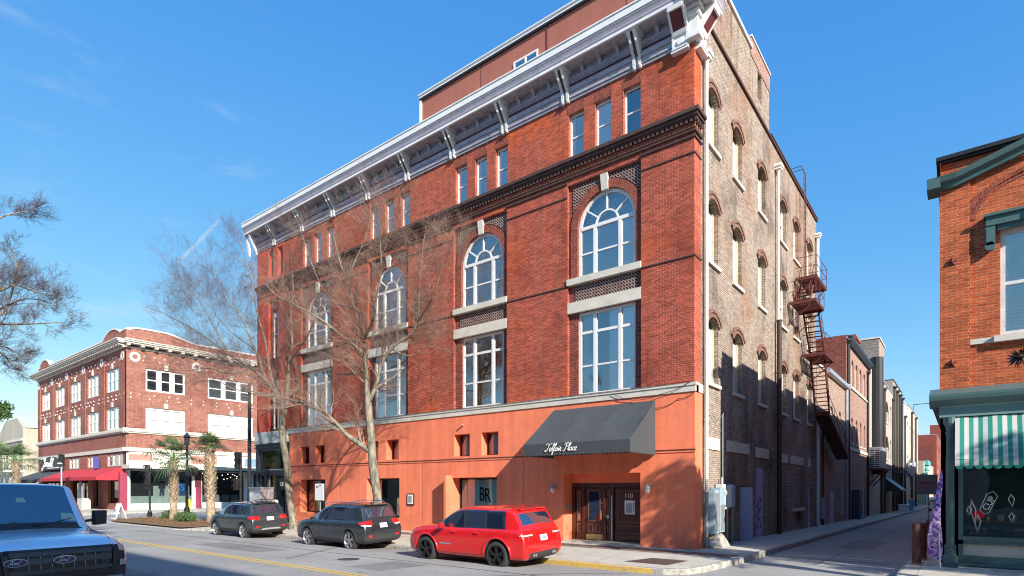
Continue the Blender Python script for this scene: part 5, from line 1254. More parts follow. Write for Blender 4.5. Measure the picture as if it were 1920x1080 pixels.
# ground floor shops
mb = MB(); G1.wall(mb, -81, -52.9, -.3, 5.5, [(-79.8,-70.8,.5,4.0,.5), (-69.2,-65.9,4.25,5.4,.25), (-63.3,-60.3,4.25,5.4,.25), (-57.7,-53.6,4.25,5.4,.25), (-68.8,-63.2,.5,4.0,.6), (-61.6,-60.2,.4,3.2,.4), (-57.6,-53.4,.75,4.0,.4)])
mb.build('shop_wall', M['brick_left'], lb)
mb = MB(); G2.box(mb, 1.3, 30, 4.3, 5.5, -.02, .3); mb.build('shop_fascia', M['stone'], lb)
mb = MB(); G2.box(mb, 1.5, 3.4, 4.75, 5.3, -.05, -.02); G2.box(mb, 6.9, 9.4, 4.6, 5.35, -.05, -.02); mb.build('sign_board', pmat('salmon_board', (.50,.22,.17), .7), lb)
mb = MB()
for k in range(6): G2.box(mb, 3.6, 5.6, 4.55+k*.16, 4.62+k*.16, -.08, -.02)
mb.build('vent_louvre', M['white'], lb)
for a, b in ((5.9,6.6), (9.5,12.2)): mb = MB(); G2.box(mb, a, b, 4.55, 5.3, -.07, -.02); mb.build('sign_board', M['white'], lb)
mb = MB(); G2.box(mb, 12.3, 15.0, 4.5, 5.3, -.08, -.02); mb.build('blue_sign', pmat('sky_blue_sign', (.16,.28,.46), .6), lb)
mb = MB(); G2.box(mb, 15.1, 24, 4.3, 5.4, -.10, -.02); mb.build('mauve_fascia', pmat('mauve_board', (.30,.12,.15), .6), lb)
mb = MB(); G2.box(mb, 1.0, 30, 3.95, 4.3, -1.7, .1); mb.build('flat_canopy', M['cream'], lb)
mb = MB(); G2.box(mb, 1.2, 30, 3.85, 3.95, -1.6, .1); mb.build('canopy_painted_shadow', M['black'], lb)  # solid black slab stands in for the shade under the canopy
FC = Frame((-52.9+1.74,0,0), (0,1,0), (1,0,0)); text_obj('XRETE', 'lettering', M['greymetal'], .42, lb, M=facing(FC, 10.9, 4.12, 0))
mb = MB(); G2.wall(mb, 1.3, 30, -.2, 3.95, [(1.6,7.1,.68,3.8,.3), (7.9,12.3,.7,3.8,.3), (13.2,19,.7,3.8,.3)])
mb.build('shop_front', M['white'], lb)
for (a, b, mt) in ((1.6,7.1,'glassdark'), (7.9,12.3,'glassdark'), (13.2,19,'glassdark')):
    mb = MB(); G2.box(mb, a, a+.08, .68, 3.8, .1, .2); G2.box(mb, b-.08, b, .68, 3.8, .1, .2); G2.box(mb, a, b, .68, .76, .1, .2); w_ = mb.build('shop_window', M['white'], lb)
    g = MB(); g.quad(G2.p(a,.7,.15), G2.p(b,.7,.15), G2.p(b,3.8,.15), G2.p(a,3.8,.15)); g.build('pane', M['glassdark'], w_)
    if a < 2:
        mb = MB(); mb.quad(G2.p(a,.6,.9), G2.p(b,.6,.9), G2.p(b,3.9,.9), G2.p(a,3.9,.9)); mb.quad(G2.p(a,1.45,.35), G2.p(b,1.45,.35), G2.p(b,1.45,.9), G2.p(a,1.45,.9)); mb.quad(G2.p(a,.6,.35), G2.p(b,.6,.35), G2.p(b,1.45,.35), G2.p(a,1.45,.35)); mb.build('display_backdrop', pmat('pale_green_backdrop', (.34,.42,.39), .8), w_)
        mb = MB(); G2.box(mb, 5.45, 6.7, 1.5, 2.95, .5, .54); ps = mb.build('poster', pmat('navy_poster', (.02,.06,.20), .5), w_)
        text_obj('75', 'lettering', pmat('bright_blue_ink', (.03,.30,.75), .5), .95, ps, M=facing(G2, 6.05, 2.25, .48))
        mb = MB(); c0 = 4.46       # cut-out picture of a man in a dark jacket: a flat advert
        G2.poly(mb, [(c0-.2,1.5),(c0-.06,1.5),(c0-.02,2.1),(c0+.08,1.5),(c0+.22,1.5),(c0+.2,2.3),(c0-.16,2.3)], .5, .53)
        adv = mb.build('advert_figure', pmat('dark_denim_print', (.03,.04,.07), .7), w_)
        mb = MB(); G2.poly(mb, [(c0-.16,2.28),(c0+.2,2.28),(c0+.34,2.45),(c0+.26,2.75),(c0+.12,2.86),(c0-.08,2.86),(c0-.24,2.72),(c0-.3,2.4),(c0-.2,2.35)], .49, .54); mb.build('jacket', M['black'], adv)
        mb = MB(); G2.band(mb, c0+.02, 2.98, 0.0, .11, 0, 360, .49, .53, 12); mb.build('head', pmat('skin_print', (.4,.22,.15), .7), adv)
    elif a < 8:
        backing(G2, w_, a, b, .7, 3.8, .2, 2.5, 'dark'); mb = MB(); random.seed(5)
        for k in range(22): mb.lathe(G2.p(random.uniform(a,b), random.uniform(3.1,3.7), random.uniform(.4,1.8)), [(.03,-.04),(.05,0),(.03,.04)], 6)
        e_ = pmat('lamp_bulb', (.9,.85,.7), .4); e_.node_tree.nodes['Principled BSDF'].inputs['Emission Color'].default_value = (1,.85,.6,1); e_.node_tree.nodes['Principled BSDF'].inputs['Emission Strength'].default_value = 2
        mb.build('string_light', e_, w_)
        mb = MB()
        for k in range(4): G2.box(mb, a+.4+k*1.0, a+1.1+k*1.0, .75, 1.5, .8, 1.2)
        mb.build('table', M['greymetal'], w_)
    else: backing(G2, w_, a, b, .7, 3.8, .2, 2, 'dark')
mb = MB(); G2.box(mb, 7.3, 7.85, .1, 2.3, -.08, .0); mb.build('pink_pier', pmat('raspberry_paint', (.28,.04,.075), .6), lb); mb = MB(); G2.box(mb, 7.25, 7.85, 2.3, 3.9, -.04, .0); mb.build('maroon_pier', M['maroon'], lb)
for (a, b) in ((-69.2,-65.9), (-63.3,-60.3), (-57.7,-53.6)): window(G1, lb, a, b, 4.25, 5.4, .1, vm=((a*2+b)/3,(a+2*b)/3), hm=(4.85,), fw=.1, white='white2', room='dark', bdep=.4)
for (a, b, c, d_) in ((-79.8,-70.8,.5,4.0),(-68.8,-63.2,.5,4.0),(-61.6,-60.2,.4,3.2),(-57.6,-53.4,.75,4.0)):
    mb = MB(); n_ = max(1, int((b-a)/1.5))
    for k in range(n_+1): u = lerp(a, b-.1, k/n_); G1.box(mb, u, u+.1, c, d_, .25, .35)
    w_ = mb.build('shop_window', M['black'], lb); g = MB(); g.quad(G1.p(a,c,.3), G1.p(b,c,.3), G1.p(b,d_,.3), G1.p(a,d_,.3)); g.build('pane', M['glassdark'], w_); backing(G1, w_, a, b, c, d_, .4, 2, 'dark')
def canopy(F, a, b, zt, zb, out, mat, name, label, side=None):
    t = mb = MB(); mb.quad(F.p(a,zt,-.03), F.p(b,zt,-.03), F.p(b,zb,-out), F.p(a,zb,-out)); mb.quad(F.p(a,zb,-out), F.p(b,zb,-out), F.p(b,zb-.3,-out), F.p(a,zb-.3,-out))
    mb.quad(F.p(a,zt,-.03), F.p(a,zb,-out), F.p(a,zb-.3,-out), F.p(a,zb-.3,-.03)); mb.quad(F.p(b,zt,-.03), F.p(b,zb,-out), F.p(b,zb-.3,-out), F.p(b,zb-.3,-.03))
    return mb.build(name, mat, lb, label=label)
canopy(G1, -70.4, -53.2, 4.1, 3.2, 2.2, pmat('red_canvas', (.48,.03,.045), .8), 'shop_awning', 'red canvas awning at the corner')
canopy(G1, -81.6, -70.8, 4.1, 3.1, 2.4, M['charcoal'], 'shop_awning', 'black awning at the far end')
mb = MB(); mb.box(-53.05, -52.7, .75, 1.35, .12, 3.6); mb.build('corner_pier', pmat('pink_pier_paint', (.26,.035,.07), .7), lb)
mb = MB(); G1.poly(mb, [(-78.5,4.25),(-70.6,4.25),(-70.6,5.0)] + [(lerp(-70.6,-78.5,i/10), 5.0+.75*math.sin(math.pi*i/10)) for i in range(11)], -.4, -.15)
sg = mb.build('shop_sign', M['charcoal'], lb); FS = Frame((0,1.3-.42,0),(1,0,0),(0,-1,0))
script_text('Jerrold', 'lettering', M['white'], sg, FS, -77.4, 4.62, 0, .95, .075, .35, 1.7); mb = MB(); G1.box(mb, -75.6, -71.2, 4.4, 4.52, -.43, -.40); mb.build('underline', M['white'], sg)
mb = MB(); mb.box(-59.5, -59.4, .65, 1.15, 4.1, 5.2); mb.build('projecting_sign', pmat('navy_sign', (.06,.06,.25), .5), lb)

# ================================================================ FURTHER BUILDINGS
t = thing('tan_building', 'tan brick two storey building beyond the corner block at the left edge', 'building', (-110, 15, 0))
FT = Frame((0,1.3,0),(1,0,0),(0,-1,0)); FT2 = Frame((-88,0,0),(0,1,0),(1,0,0))
mb = MB(); FT.wall(mb, -125, -88, -.5, 10, [(x_, x_+2.2, 4.8, 7.6, .3, .6) for x_ in (-92,-95.5,-99,-104,-109,-114)]); FT2.wall(mb, 1.3, 30, -.5, 10, [])
FT.poly(mb, [(-100,10),(-88,10),(-91,11.4),(-97,11.4)], .0, .5)
mb.build('wall', M['yellow_wall'], t); mb = MB(); FT.box(mb, -125, -88, 8.3, 8.6, -.15, 0); mb.box(-125,-88,1.5,30,9.9,10.1); mb.build('stone_band', M['stone'], t)
for x_ in (-92,-95.5,-99,-104,-109,-114): window(FT, t, x_, x_+2.2, 4.8, 7.6, .15, vm=(x_+1.1,), hm=(6.2,), fw=.2, rise=.6, room='dark', bdep=.4)
t = thing('grey_building', 'long low grey roofed building far behind the tan one', 'building', (-150, 60, 0))
mb = MB(); mb.box(-220, -118, 45, 80, 0, 17.5); mb.build('wall', M['greymetal'], t); mb = MB(); mb.box(-221, -117.5, 44.5, 80.5, 17.5, 18.4); mb.build('roof', M['metal'], t)
t = thing('street_pavilion', 'white arched pavilion seen over the roof of the truck', 'pavilion', (-70, -12, 0))
mb = MB()
for k in range(4):
    y = -2.5; x_ = -74-k*2.4; mb.tube([(x_,y,.1),(x_,y,2.8)], .18, 8)
    mb.tube([(x_+1.2-1.2*math.cos(math.pi*i/8), y, 2.8+.9*math.sin(math.pi*i/8)) for i in range(9)], .14, 6)
mb.build('arcade', M['white'], t); mb = MB(); mb.box(-84.5,-73,-3.4,-1.6,3.9,4.1); mb.build('roof', M['white2'], t)
t = thing('facing_building', 'tall building on the near side of the street that shades the road', 'building', (35, -32, 0))
mb = MB(); FB = Frame((0,-24.9,0),(1,0,0),(0,1,0)); FB.wall(mb, 12, 70, -.3, 20.6, [(x_,x_+1.8,z,z+2.4,.25) for x_ in range(14,68,4) for z in (4.5,8.5,12.5,16.5)]); mb.quad((12,-24.9,-.3),(12,-45,-.3),(12,-45,20.6),(12,-24.9,20.6)); mb.quad((12,-24.9,20.6),(70,-24.9,20.6),(70,-45,20.6),(12,-45,20.6))
mb.build('wall', M['brick_tan'], t); mb = MB(); mb.quad(*[(x_, -25.2, z) for x_, z in ((12,0),(70,0),(70,20),(12,20))]); mb.build('glazing', M['dark'], t)
t = thing('low_building', 'low building on the near side of the street behind the truck', 'building', (-40, -32, 0))
mb = MB(); FB.wall(mb, -90, 11.6, -.3, 9, [(x_,x_+1.8,z,z+2.4,.25) for x_ in range(-88,10,4) for z in (1,5)]); mb.quad((-90,-24.9,9),(11.6,-24.9,9),(11.6,-40,9),(-90,-40,9)); mb.build('wall', M['cream_wall'], t); mb = MB(); mb.quad(*[(x_, -25.2, z) for x_, z in ((-90,0),(11.6,0),(11.6,8.9),(-90,8.9))]); mb.build('glazing', M['dark'], t)

# ================================================================ TREES
def limb_pts(pts, sub=3):
    out = []
    P = [Vector(p) for p in pts]
    for i in range(len(P)-1):
        p0, p1, p2, p3 = P[max(0,i-1)], P[i], P[i+1], P[min(len(P)-1,i+2)]
        for k in range(sub):
            t = k/sub; out.append(.5*((2*p1)+(p2-p0)*t+(2*p0-5*p1+4*p2-p3)*t*t+(3*p1-p0-3*p2+p3)*t**3))
    out.append(P[-1]); return out
def grow(mbs, p, d, L, r, lev, rng, up=.25, maxlev=3):
    n = 5 if lev < 2 else 4
    pts = [p]; rad = [r]; dd = d.copy(); kids = []
    for i in range(n):
        dd = (dd + Vector((rng.uniform(-1,1), rng.uniform(-1,1), rng.uniform(-.8,1)+up))*.22).normalized()
        pts.append(pts[-1] + dd*L/n); rad.append(r*(1-(i+1)/n*.75))
        if lev < maxlev:
            for _ in range((rng.random() < (.97, .85, .62)[min(lev,2)]) + (rng.random() < .42)): kids.append((pts[-1], dd.copy(), rad[-1]))
    mbs[0 if lev == 0 else 1].tube(pts, rad, 5 if lev == 0 else 3, cap=False)
    for (q, dq, rq) in kids:
        ax = dq.orthogonal().normalized(); ax.rotate(Matrix.Rotation(rng.uniform(0, 6.28), 3, dq))
        nd = (dq*math.cos(R(38)) + ax*math.sin(R(rng.uniform(25, 55)))).normalized()
        grow(mbs, q, nd, L*rng.uniform(.5, .72), max(.0024, rq*.6), lev+1, rng, up, maxlev)
def bare_tree(limbs, label, base, seed, dens=1.0, L=(1.0, 1.7), trunk=True, twig='twig', group='bare street trees', start=1, maxlev=3, minr=.006):
    rng = random.Random(seed)
    t = thing('bare_tree', label, 'tree', base, group)
    tr, mid, tw = MB(), MB(), MB()
    for k, (pts, r0, r1) in enumerate(limbs):
        P = limb_pts(pts); n = len(P)
        rad = [lerp(r0, r1, (i/(n-1))**.8) * rng.uniform(.94, 1.06) for i in range(n)]
        if k == 0 and trunk: rad[0] *= 1.5; rad[1] *= 1.2
        tr.tube(P, rad, 10 if r0 > .06 else 7, cap=False)
        if k < start: continue
        for i in range(2 if k else 1, n):
            f = i/(n-1)
            for _ in range(1 + (rng.random() < dens*.8) + (f > .5 and rng.random() < dens)):
                d = (P[i]-P[i-1]).normalized(); ax = d.orthogonal().normalized(); ax.rotate(Matrix.Rotation(rng.uniform(0,6.28),3,d))
                nd = (d*.55 + ax*.75 + Vector((0,0,.22))).normalized()
                if f < .3 and rng.random() < .45: continue
                grow([mid, tw], P[i], nd, rng.uniform(*L)*(1.05-.35*f), max(minr, rad[i]*.42), 0, rng, .22, maxlev)
    tr.build('trunk', M['bark'], t, smooth=True); mid.build('branches', M['twig'], t, smooth=True); tw.build('twigs', M[twig], t)
    return t
LIMB_A = [([(-11.94,-3.10,0.28),(-12.07,-3.10,1.62),(-12.18,-3.15,2.50),(-12.29,-3.20,3.38),(-12.36,-3.20,4.26),(-12.50,-3.20,5.15),(-12.57,-3.20,5.71)],0.200,0.150),
 ([(-12.29,-3.20,3.60),(-12.94,-3.40,4.05),(-13.32,-3.70,4.39),(-13.71,-4.00,4.90),(-14.17,-4.40,5.42),(-14.87,-4.70,5.70),(-15.75,-4.90,5.96),(-17.07,-5.00,6.21),(-18.29,-5.20,6.40)],0.130,0.030),
 ([(-12.57,-3.20,5.71),(-12.58,-3.30,6.91),(-12.55,-3.40,7.99),(-12.67,-3.50,8.86),(-13.09,-3.50,9.71),(-13.28,-3.60,10.50),(-13.69,-3.70,11.45),(-14.11,-3.80,12.87)],0.120,0.020),
 ([(-12.53,-3.20,5.77),(-12.35,-3.10,6.14),(-12.13,-3.00,6.79),(-12.05,-2.90,7.34),(-11.55,-2.70,7.97),(-11.00,-2.50,8.31),(-10.60,-2.40,8.57),(-10.52,-2.30,9.19),(-10.57,-2.20,10.09),(-10.44,-2.20,11.36),(-10.25,-2.20,12.38)],0.100,0.020),
 ([(-12.52,-3.40,7.65),(-12.83,-3.80,8.06),(-13.17,-4.20,8.47),(-13.87,-4.60,9.09),(-14.78,-5.00,9.66),(-16.07,-5.20,10.32),(-16.79,-5.40,10.99)],0.080,0.015),
 ([(-12.66,-3.40,8.22),(-11.34,-3.90,8.75),(-10.80,-4.20,9.40),(-10.12,-4.50,10.37),(-10.09,-4.60,11.51),(-9.61,-4.80,12.46)],0.070,0.012),
 ([(-12.50,-3.20,7.13),(-13.73,-2.80,7.13),(-15.23,-2.60,7.29),(-16.27,-2.30,7.64),(-16.71,-2.20,8.09)],0.050,0.015),
 ([(-13.46,-3.60,10.87),(-13.54,-3.00,12.09),(-13.08,-2.80,13.17),(-13.03,-2.70,14.33)],0.040,0.010),
 ([(-11.65,-2.70,7.88),(-11.08,-2.20,7.60),(-10.34,-2.00,7.92),(-9.63,-1.80,7.75)],0.040,0.010),
 ([(-13.23,-3.50,9.63),(-16.04,-2.60,10.87),(-18.08,-2.10,12.72),(-19.16,-2.00,14.60),(-19.64,-2.00,15.53)],0.045,0.010),
 ([(-10.49,-2.30,8.96),(-9.00,-3.00,9.34),(-8.23,-3.20,10.31),(-7.73,-3.30,10.74)],0.035,0.010)]
LIMB_B = [([(-19.53,-2.30,0.01),(-19.69,-2.35,0.97),(-19.90,-2.40,2.18),(-20.05,-2.40,3.39),(-20.44,-2.40,4.62),(-20.44,-2.40,5.57),(-20.24,-2.40,6.23)],0.190,0.150),
 ([(-20.24,-2.40,6.15),(-20.25,-2.80,6.86),(-20.55,-3.20,7.50),(-21.35,-3.60,8.21),(-22.73,-4.00,9.00),(-24.20,-4.40,9.97),(-26.24,-4.60,10.98),(-28.22,-4.90,11.85)],0.100,0.015),
 ([(-20.14,-2.40,6.22),(-20.12,-2.30,7.45),(-20.18,-2.20,8.56),(-19.89,-2.20,9.60),(-20.20,-2.10,11.03),(-19.96,-2.10,12.34),(-20.37,-2.00,14.37)],0.110,0.015),
 ([(-20.24,-2.40,6.15),(-21.75,-2.00,7.25),(-22.80,-1.80,8.69),(-23.55,-1.60,10.29),(-24.58,-1.60,12.26),(-25.36,-1.50,14.27),(-26.28,-1.50,16.34)],0.090,0.015),
 ([(-20.55,-3.20,7.50),(-20.83,-3.60,8.93),(-21.37,-4.00,10.53),(-22.39,-4.30,11.99),(-23.39,-4.50,13.51)],0.060,0.012),
 ([(-21.35,-3.60,8.21),(-22.32,-4.20,7.96),(-23.75,-4.60,8.35),(-25.28,-5.00,8.34),(-28.15,-5.20,8.82)],0.050,0.012),
 ([(-22.80,-1.80,8.69),(-25.94,-1.20,10.44),(-29.32,-0.80,12.03),(-32.87,-0.50,14.47),(-35.50,-0.40,16.50)],0.050,0.012),
 ([(-22.73,-4.00,9.00),(-23.61,-4.40,10.56),(-24.50,-4.80,12.02),(-26.59,-5.00,13.25)],0.040,0.010),
 ([(-20.18,-2.20,8.56),(-17.89,-2.80,9.16),(-16.55,-3.10,9.87),(-15.83,-3.30,10.65)],0.050,0.012),
 ([(-20.25,-2.80,6.86),(-21.21,-3.40,7.01),(-22.18,-4.00,7.17),(-23.39,-4.50,7.72),(-25.13,-4.80,7.65)],0.045,0.010)]
LIMB_C = [([(-12.00,-15.49,6.72),(-12.00,-15.20,6.90),(-12.00,-14.90,7.07),(-12.00,-14.59,7.29),(-12.00,-14.17,7.22),(-12.00,-13.72,7.23)],0.050,0.008),
 ([(-12.00,-15.49,6.21),(-12.30,-14.85,6.54),(-12.60,-14.58,7.14),(-12.80,-14.43,8.00),(-13.00,-14.45,8.46)],0.050,0.010),
 ([(-12.00,-15.49,6.21),(-11.60,-14.97,6.16),(-11.40,-14.41,6.25),(-11.20,-13.86,6.38)],0.050,0.008),
 ([(-12.00,-15.49,6.21),(-12.60,-14.79,6.75),(-12.90,-14.19,7.24),(-13.20,-13.54,7.31)],0.040,0.008),
 ([(-12.00,-15.49,8.13),(-12.00,-14.90,8.88),(-12.00,-14.59,9.11),(-12.00,-14.33,9.27)],0.030,0.008),
 ([(-12.00,-15.49,5.69),(-12.00,-14.90,5.54),(-12.00,-14.59,5.20),(-12.00,-14.38,5.37)],0.035,0.008),
 ([(-12.00,-15.49,5.69),(-12.60,-15.00,5.75),(-13.00,-14.61,5.88),(-13.20,-14.24,5.73)],0.035,0.008)]
bare_tree(LIMB_A, 'tall bare tree with pale mottled trunk rising behind the middle dark grey car', LIMB_A[0][0][0], 4, dens=.28, L=(.9, 1.7), minr=.0045)
bare_tree(LIMB_B, 'bare tree with leaning trunk at the left end of the orange wall, crown spreading left', LIMB_B[0][0][0], 8, dens=.62, L=(1.1, 2.1), twig='twig2', minr=.005)
trunkC = [([(-12.4,-20.6,-.05),(-12.4,-20.5,2.5),(-12.3,-20.2,4.5),(-12.2,-19.8,6.2),(-12.2,-19.6,8.6)], .2, .10)]
conn = [([(-12.25,-19.9,LIMB_C[k][0][0][2]-1.2), tuple((Vector((-12.25,-19.9,LIMB_C[k][0][0][2]-1.2))+Vector(LIMB_C[k][0][0]))/2+Vector((0,0,.35))), LIMB_C[k][0][0]], .08, LIMB_C[k][1]) for k in range(len(LIMB_C))]
bare_tree(trunkC + conn + LIMB_C, 'bare tree whose dark branches reach in from the left edge of the photo', (-12.4,-20.6,0), 5, dens=.16, L=(.35, .72), twig='twig2', start=8, maxlev=3, minr=.004)

def palm(x, y, z0, h, seed, label, lean=0, n=30, fan=.75, droop=.8, r=.17, pl_=(.45,.75), lo=-30):
    rng = random.Random(seed); t = thing('palm_tree', label, 'palm tree', (x, y, z0), 'palm trees on the street corner')
    tr = MB(); top = Vector((x+lean, y, z0+h)); base = Vector((x, y, z0))
    pts = [base.lerp(top, i/8) for i in range(9)]; tr.tube(pts, [r*1.5, r*1.1, r*1.05, r, r*.95, r*.95, r, r*1.05, r*.8], 10)
    to = tr.build('trunk', M['palmbark'], t, smooth=True)
    bt = MB()
    for k in range(150):
        f = .30 + .68*(k/150); p = base.lerp(top, f); a = k*2.4 + rng.uniform(-.2,.2); o = Vector((math.cos(a), math.sin(a), 0)); s = Vector((-o.y, o.x, 0))
        b0 = p + o*r*.75; tip = p + o*(r*1.35+.07) + Vector((0,0,.17+rng.uniform(0,.06))); w = .055
        bt.add([b0+s*w, b0-s*w, tip-s*w*.45, tip+s*w*.45, b0+s*w-Vector((0,0,.05))+o*.03, b0-s*w-Vector((0,0,.05))+o*.03], [(0,1,2,3),(4,5,2,3),(0,3,4),(1,5,2)])
    bt.build('boots', M['palmbark'], to)
    lf, yl, st = MB(), MB(), MB()
    for k in range(n):
        a = k*2.399 + rng.uniform(-.3,.3); el = lerp(80, lo, (k/n)**1.0) + rng.uniform(-8,8)
        d = Vector((math.cos(a)*math.cos(R(el)), math.sin(a)*math.cos(R(el)), math.sin(R(el))))
        pl = rng.uniform(*pl_); m_ = top + d*pl + Vector((0,0,-.08*droop))
        st.tube([top, top+d*pl*.5+Vector((0,0,.02)), m_], [.018,.014,.010], 4)
        side = d.cross(Vector((0,0,1))); side = side.normalized() if side.length > .05 else Vector((1,0,0)); nrm = side.cross(d).normalized()
        B = yl if k < 3 else lf; nb = 17
        for j in range(nb):
            ph = R(lerp(-82, 82, j/(nb-1))) ; ln = fan*rng.uniform(.75,1.05)*(1-.22*abs(math.sin(ph)))
            bd = (d*math.cos(ph) + side*math.sin(ph)*.9 + nrm*.10*rng.uniform(-1,1)).normalized()
            w = bd.cross(nrm).normalized()*.020
            p1 = m_ + bd*ln*.55; p2 = m_ + bd*ln + Vector((0,0,-droop*ln*rng.uniform(.25,.6)))
            B.add([m_+w*.4, m_-w*.4, p1-w*1.1, p1+w*1.1, p2], [(0,1,2,3),(3,2,4)])
    st.build('leaf_stalks', M['palmyoung'], t); lf.build('fronds', M['palmleaf'], t); yl.build('young_fronds', M['palmyoung'], t)
    return t
palm(-31.7, -3.1, .15, 3.75, 1, 'palm with broad drooping crown in the corner planting bed beside the black lamp post', fan=.95, n=34, r=.2, pl_=(.7,1.35), droop=1.3)
palm(-26.9, -3.0, .15, 4.3, 2, 'palm with ragged boots and a bright young leaf, nearest the small parked car', lean=-.25, fan=.8, n=26, r=.22, pl_=(.35,.7), lo=-10)
for k, (x, y, h) in enumerate(((-52.5,-6.5,4.4),(-58,-6.8,4.7),(-63,-7.0,4.9))):
    palm(x, y, 0, h, 5+k, ('yellow green palm behind the truck roof, nearest the traffic signal', 'middle one of the yellow green palms seen over the truck roof', 'palm at the left edge behind the truck roof, leftmost of the group')[k], fan=1.2, n=34, droop=1.0, r=.2, pl_=(.6,1.2))
def leafcloud(mb, c, rad, n, s, rng, flat=1):
    for _ in range(n):
        d = Vector((rng.gauss(0,1), rng.gauss(0,1), rng.gauss(0,1)*flat)); d = d.normalized()*(rng.random()**.45)
        p = Vector((c[0]+d.x*rad[0], c[1]+d.y*rad[1], c[2]+d.z*rad[2]))
        a = Vector((rng.uniform(-1,1), rng.uniform(-1,1), rng.uniform(-.6,1))).normalized(); b = a.orthogonal().normalized(); b.rotate(Matrix.Rotation(rng.uniform(0,6.28),3,a)); l = s*rng.uniform(.6,1.3)
        q = b.cross(a)
        mb.add([p, p+b*l*.5+q*l*.22, p+b*l, p+b*l*.5-q*l*.22], [(0,1,2,3)])
rng = random.Random(21)
for k, (x, y, rr) in enumerate(((-30.2,-3.0,.75),(-28.9,-3.6,.8),(-33.6,-2.6,.55))):
    t = thing('low_shrub', ('small green shrub beside the base of the black lamp post', 'larger yellow green shrub in the bed next to the parked small car', 'smallest shrub at the far side of the planting bed')[k], 'shrub', (x, y, .2), 'shrubs in the corner bed')
    mb = MB(); leafcloud(mb, (x,y,.42), (rr,rr*.8,.35), 1500, .10, rng); mb.build('foliage', M['leaf'], t)
    mb = MB()
    for j in range(14): a = rng.uniform(0,6.28); mb.tube([(x,y,.15),(x+rr*.7*math.cos(a),y+rr*.6*math.sin(a),.55)], .012, 4)
    mb.build('stems', M['twig'], t)
mb = MB()
for _ in range(900): 
    x, y = rng.uniform(-36.2,-25.8), rng.uniform(-5,-1.8); leafcloud(mb, (x,y,.24), (.12,.12,.04), 3, .09, rng)
tag(mb.build('leaf_litter', M['mulch']), 'dry brown leaves scattered over the corner planting bed', 'leaves', kind='stuff')
mb = MB()
for _ in range(420):
    x, y = rng.uniform(-24,-2.6), -4.18-abs(rng.gauss(0,.16)); leafcloud(mb, (x,y,zroad(x,y)+.02), (.06,.05,.015), 2, .05, rng)
tag(mb.build('leaf_litter', M['mulch']), 'dry leaves gathered along the gutter beside the parked cars', 'leaves', kind='stuff')
def evergreen(x, y, z0, h, crown, label, seed, leaf='leafdark', s=.17, n=9000, tz=0.0, group=None, clumps=46):
    rng = random.Random(seed); t = thing('evergreen_tree', label, 'tree', (x,y,z0), group)
    tr = MB(); tr.tube([(x,y,z0),(x+.05,y,z0+h*.35),(x,y+.05,z0+h*.9)], [.17,.13,.04], 9)
    mb = MB(); cx, cy, cz, rx, ry, rz = crown
    for k in range(clumps):
        d = Vector((rng.gauss(0,1),rng.gauss(0,1),rng.gauss(0,1))).normalized()*rng.uniform(.35,.95)
        c = (cx+d.x*rx, cy+d.y*ry, cz+d.z*rz); tr.tube([(x,y,z0+h*.3+rng.random()*h*.4), ((x+c[0])/2,(y+c[1])/2,c[2]-.3), c], [.05,.03,.01], 5)
        q = rng.uniform(.3,.6); leafcloud(mb, c, (q*rx*.5,q*ry*.6,q*rz*.5), n//clumps, s, rng)
    tr.build('trunk', M['bark'], t, smooth=True); mb.build('crown', M[leaf], t); return t
ev = evergreen(10.9, -3.9, .1, 8.6, (10.9,-4.3,7.0,2.5,1.6,2.4), 'magnolia street tree just outside the right edge, in front of the orange corner shop', 3, group='magnolias in front of the corner shop')
e2 = copy_tree(ev); e2.location.x += 7.6; e2['label'] = 'second magnolia further right along the kerb of the corner shop'
mb = MB(); rng = random.Random(9)      # the sprig that hangs into view
bt = MB(); bt.tube([(8.9,-3.6,5.3),(8.3,-3.2,4.95),(7.75,-2.95,4.78)], [.03,.02,.008], 5)
for k in range(80):
    f = rng.random(); p = Vector((8.9,-3.6,5.3)).lerp(Vector((7.72,-2.95,4.76)), f)
    for _ in range(3):
        d = Vector((rng.uniform(-1,.3), rng.uniform(-.7,.7), rng.uniform(-.7,.7))).normalized(); w = d.orthogonal().normalized()*.032
        mb.add([p, p+d*.10+w, p+d*.22, p+d*.10-w], [(0,1,2,3)])
mb.build('leaf_sprig', M['leafdark'], ev, label='sprig of dark leaves hanging into view'); bt.build('low_branch', M['twig'], ev)
evergreen(-60, 2-9.5, 0, 9, (-60,-7.5,9.2,2.2,2.0,1.8), 'dark green leafy tree at the far left edge beyond the truck', 6, leaf='leaf', s=.3, n=5000, clumps=30)

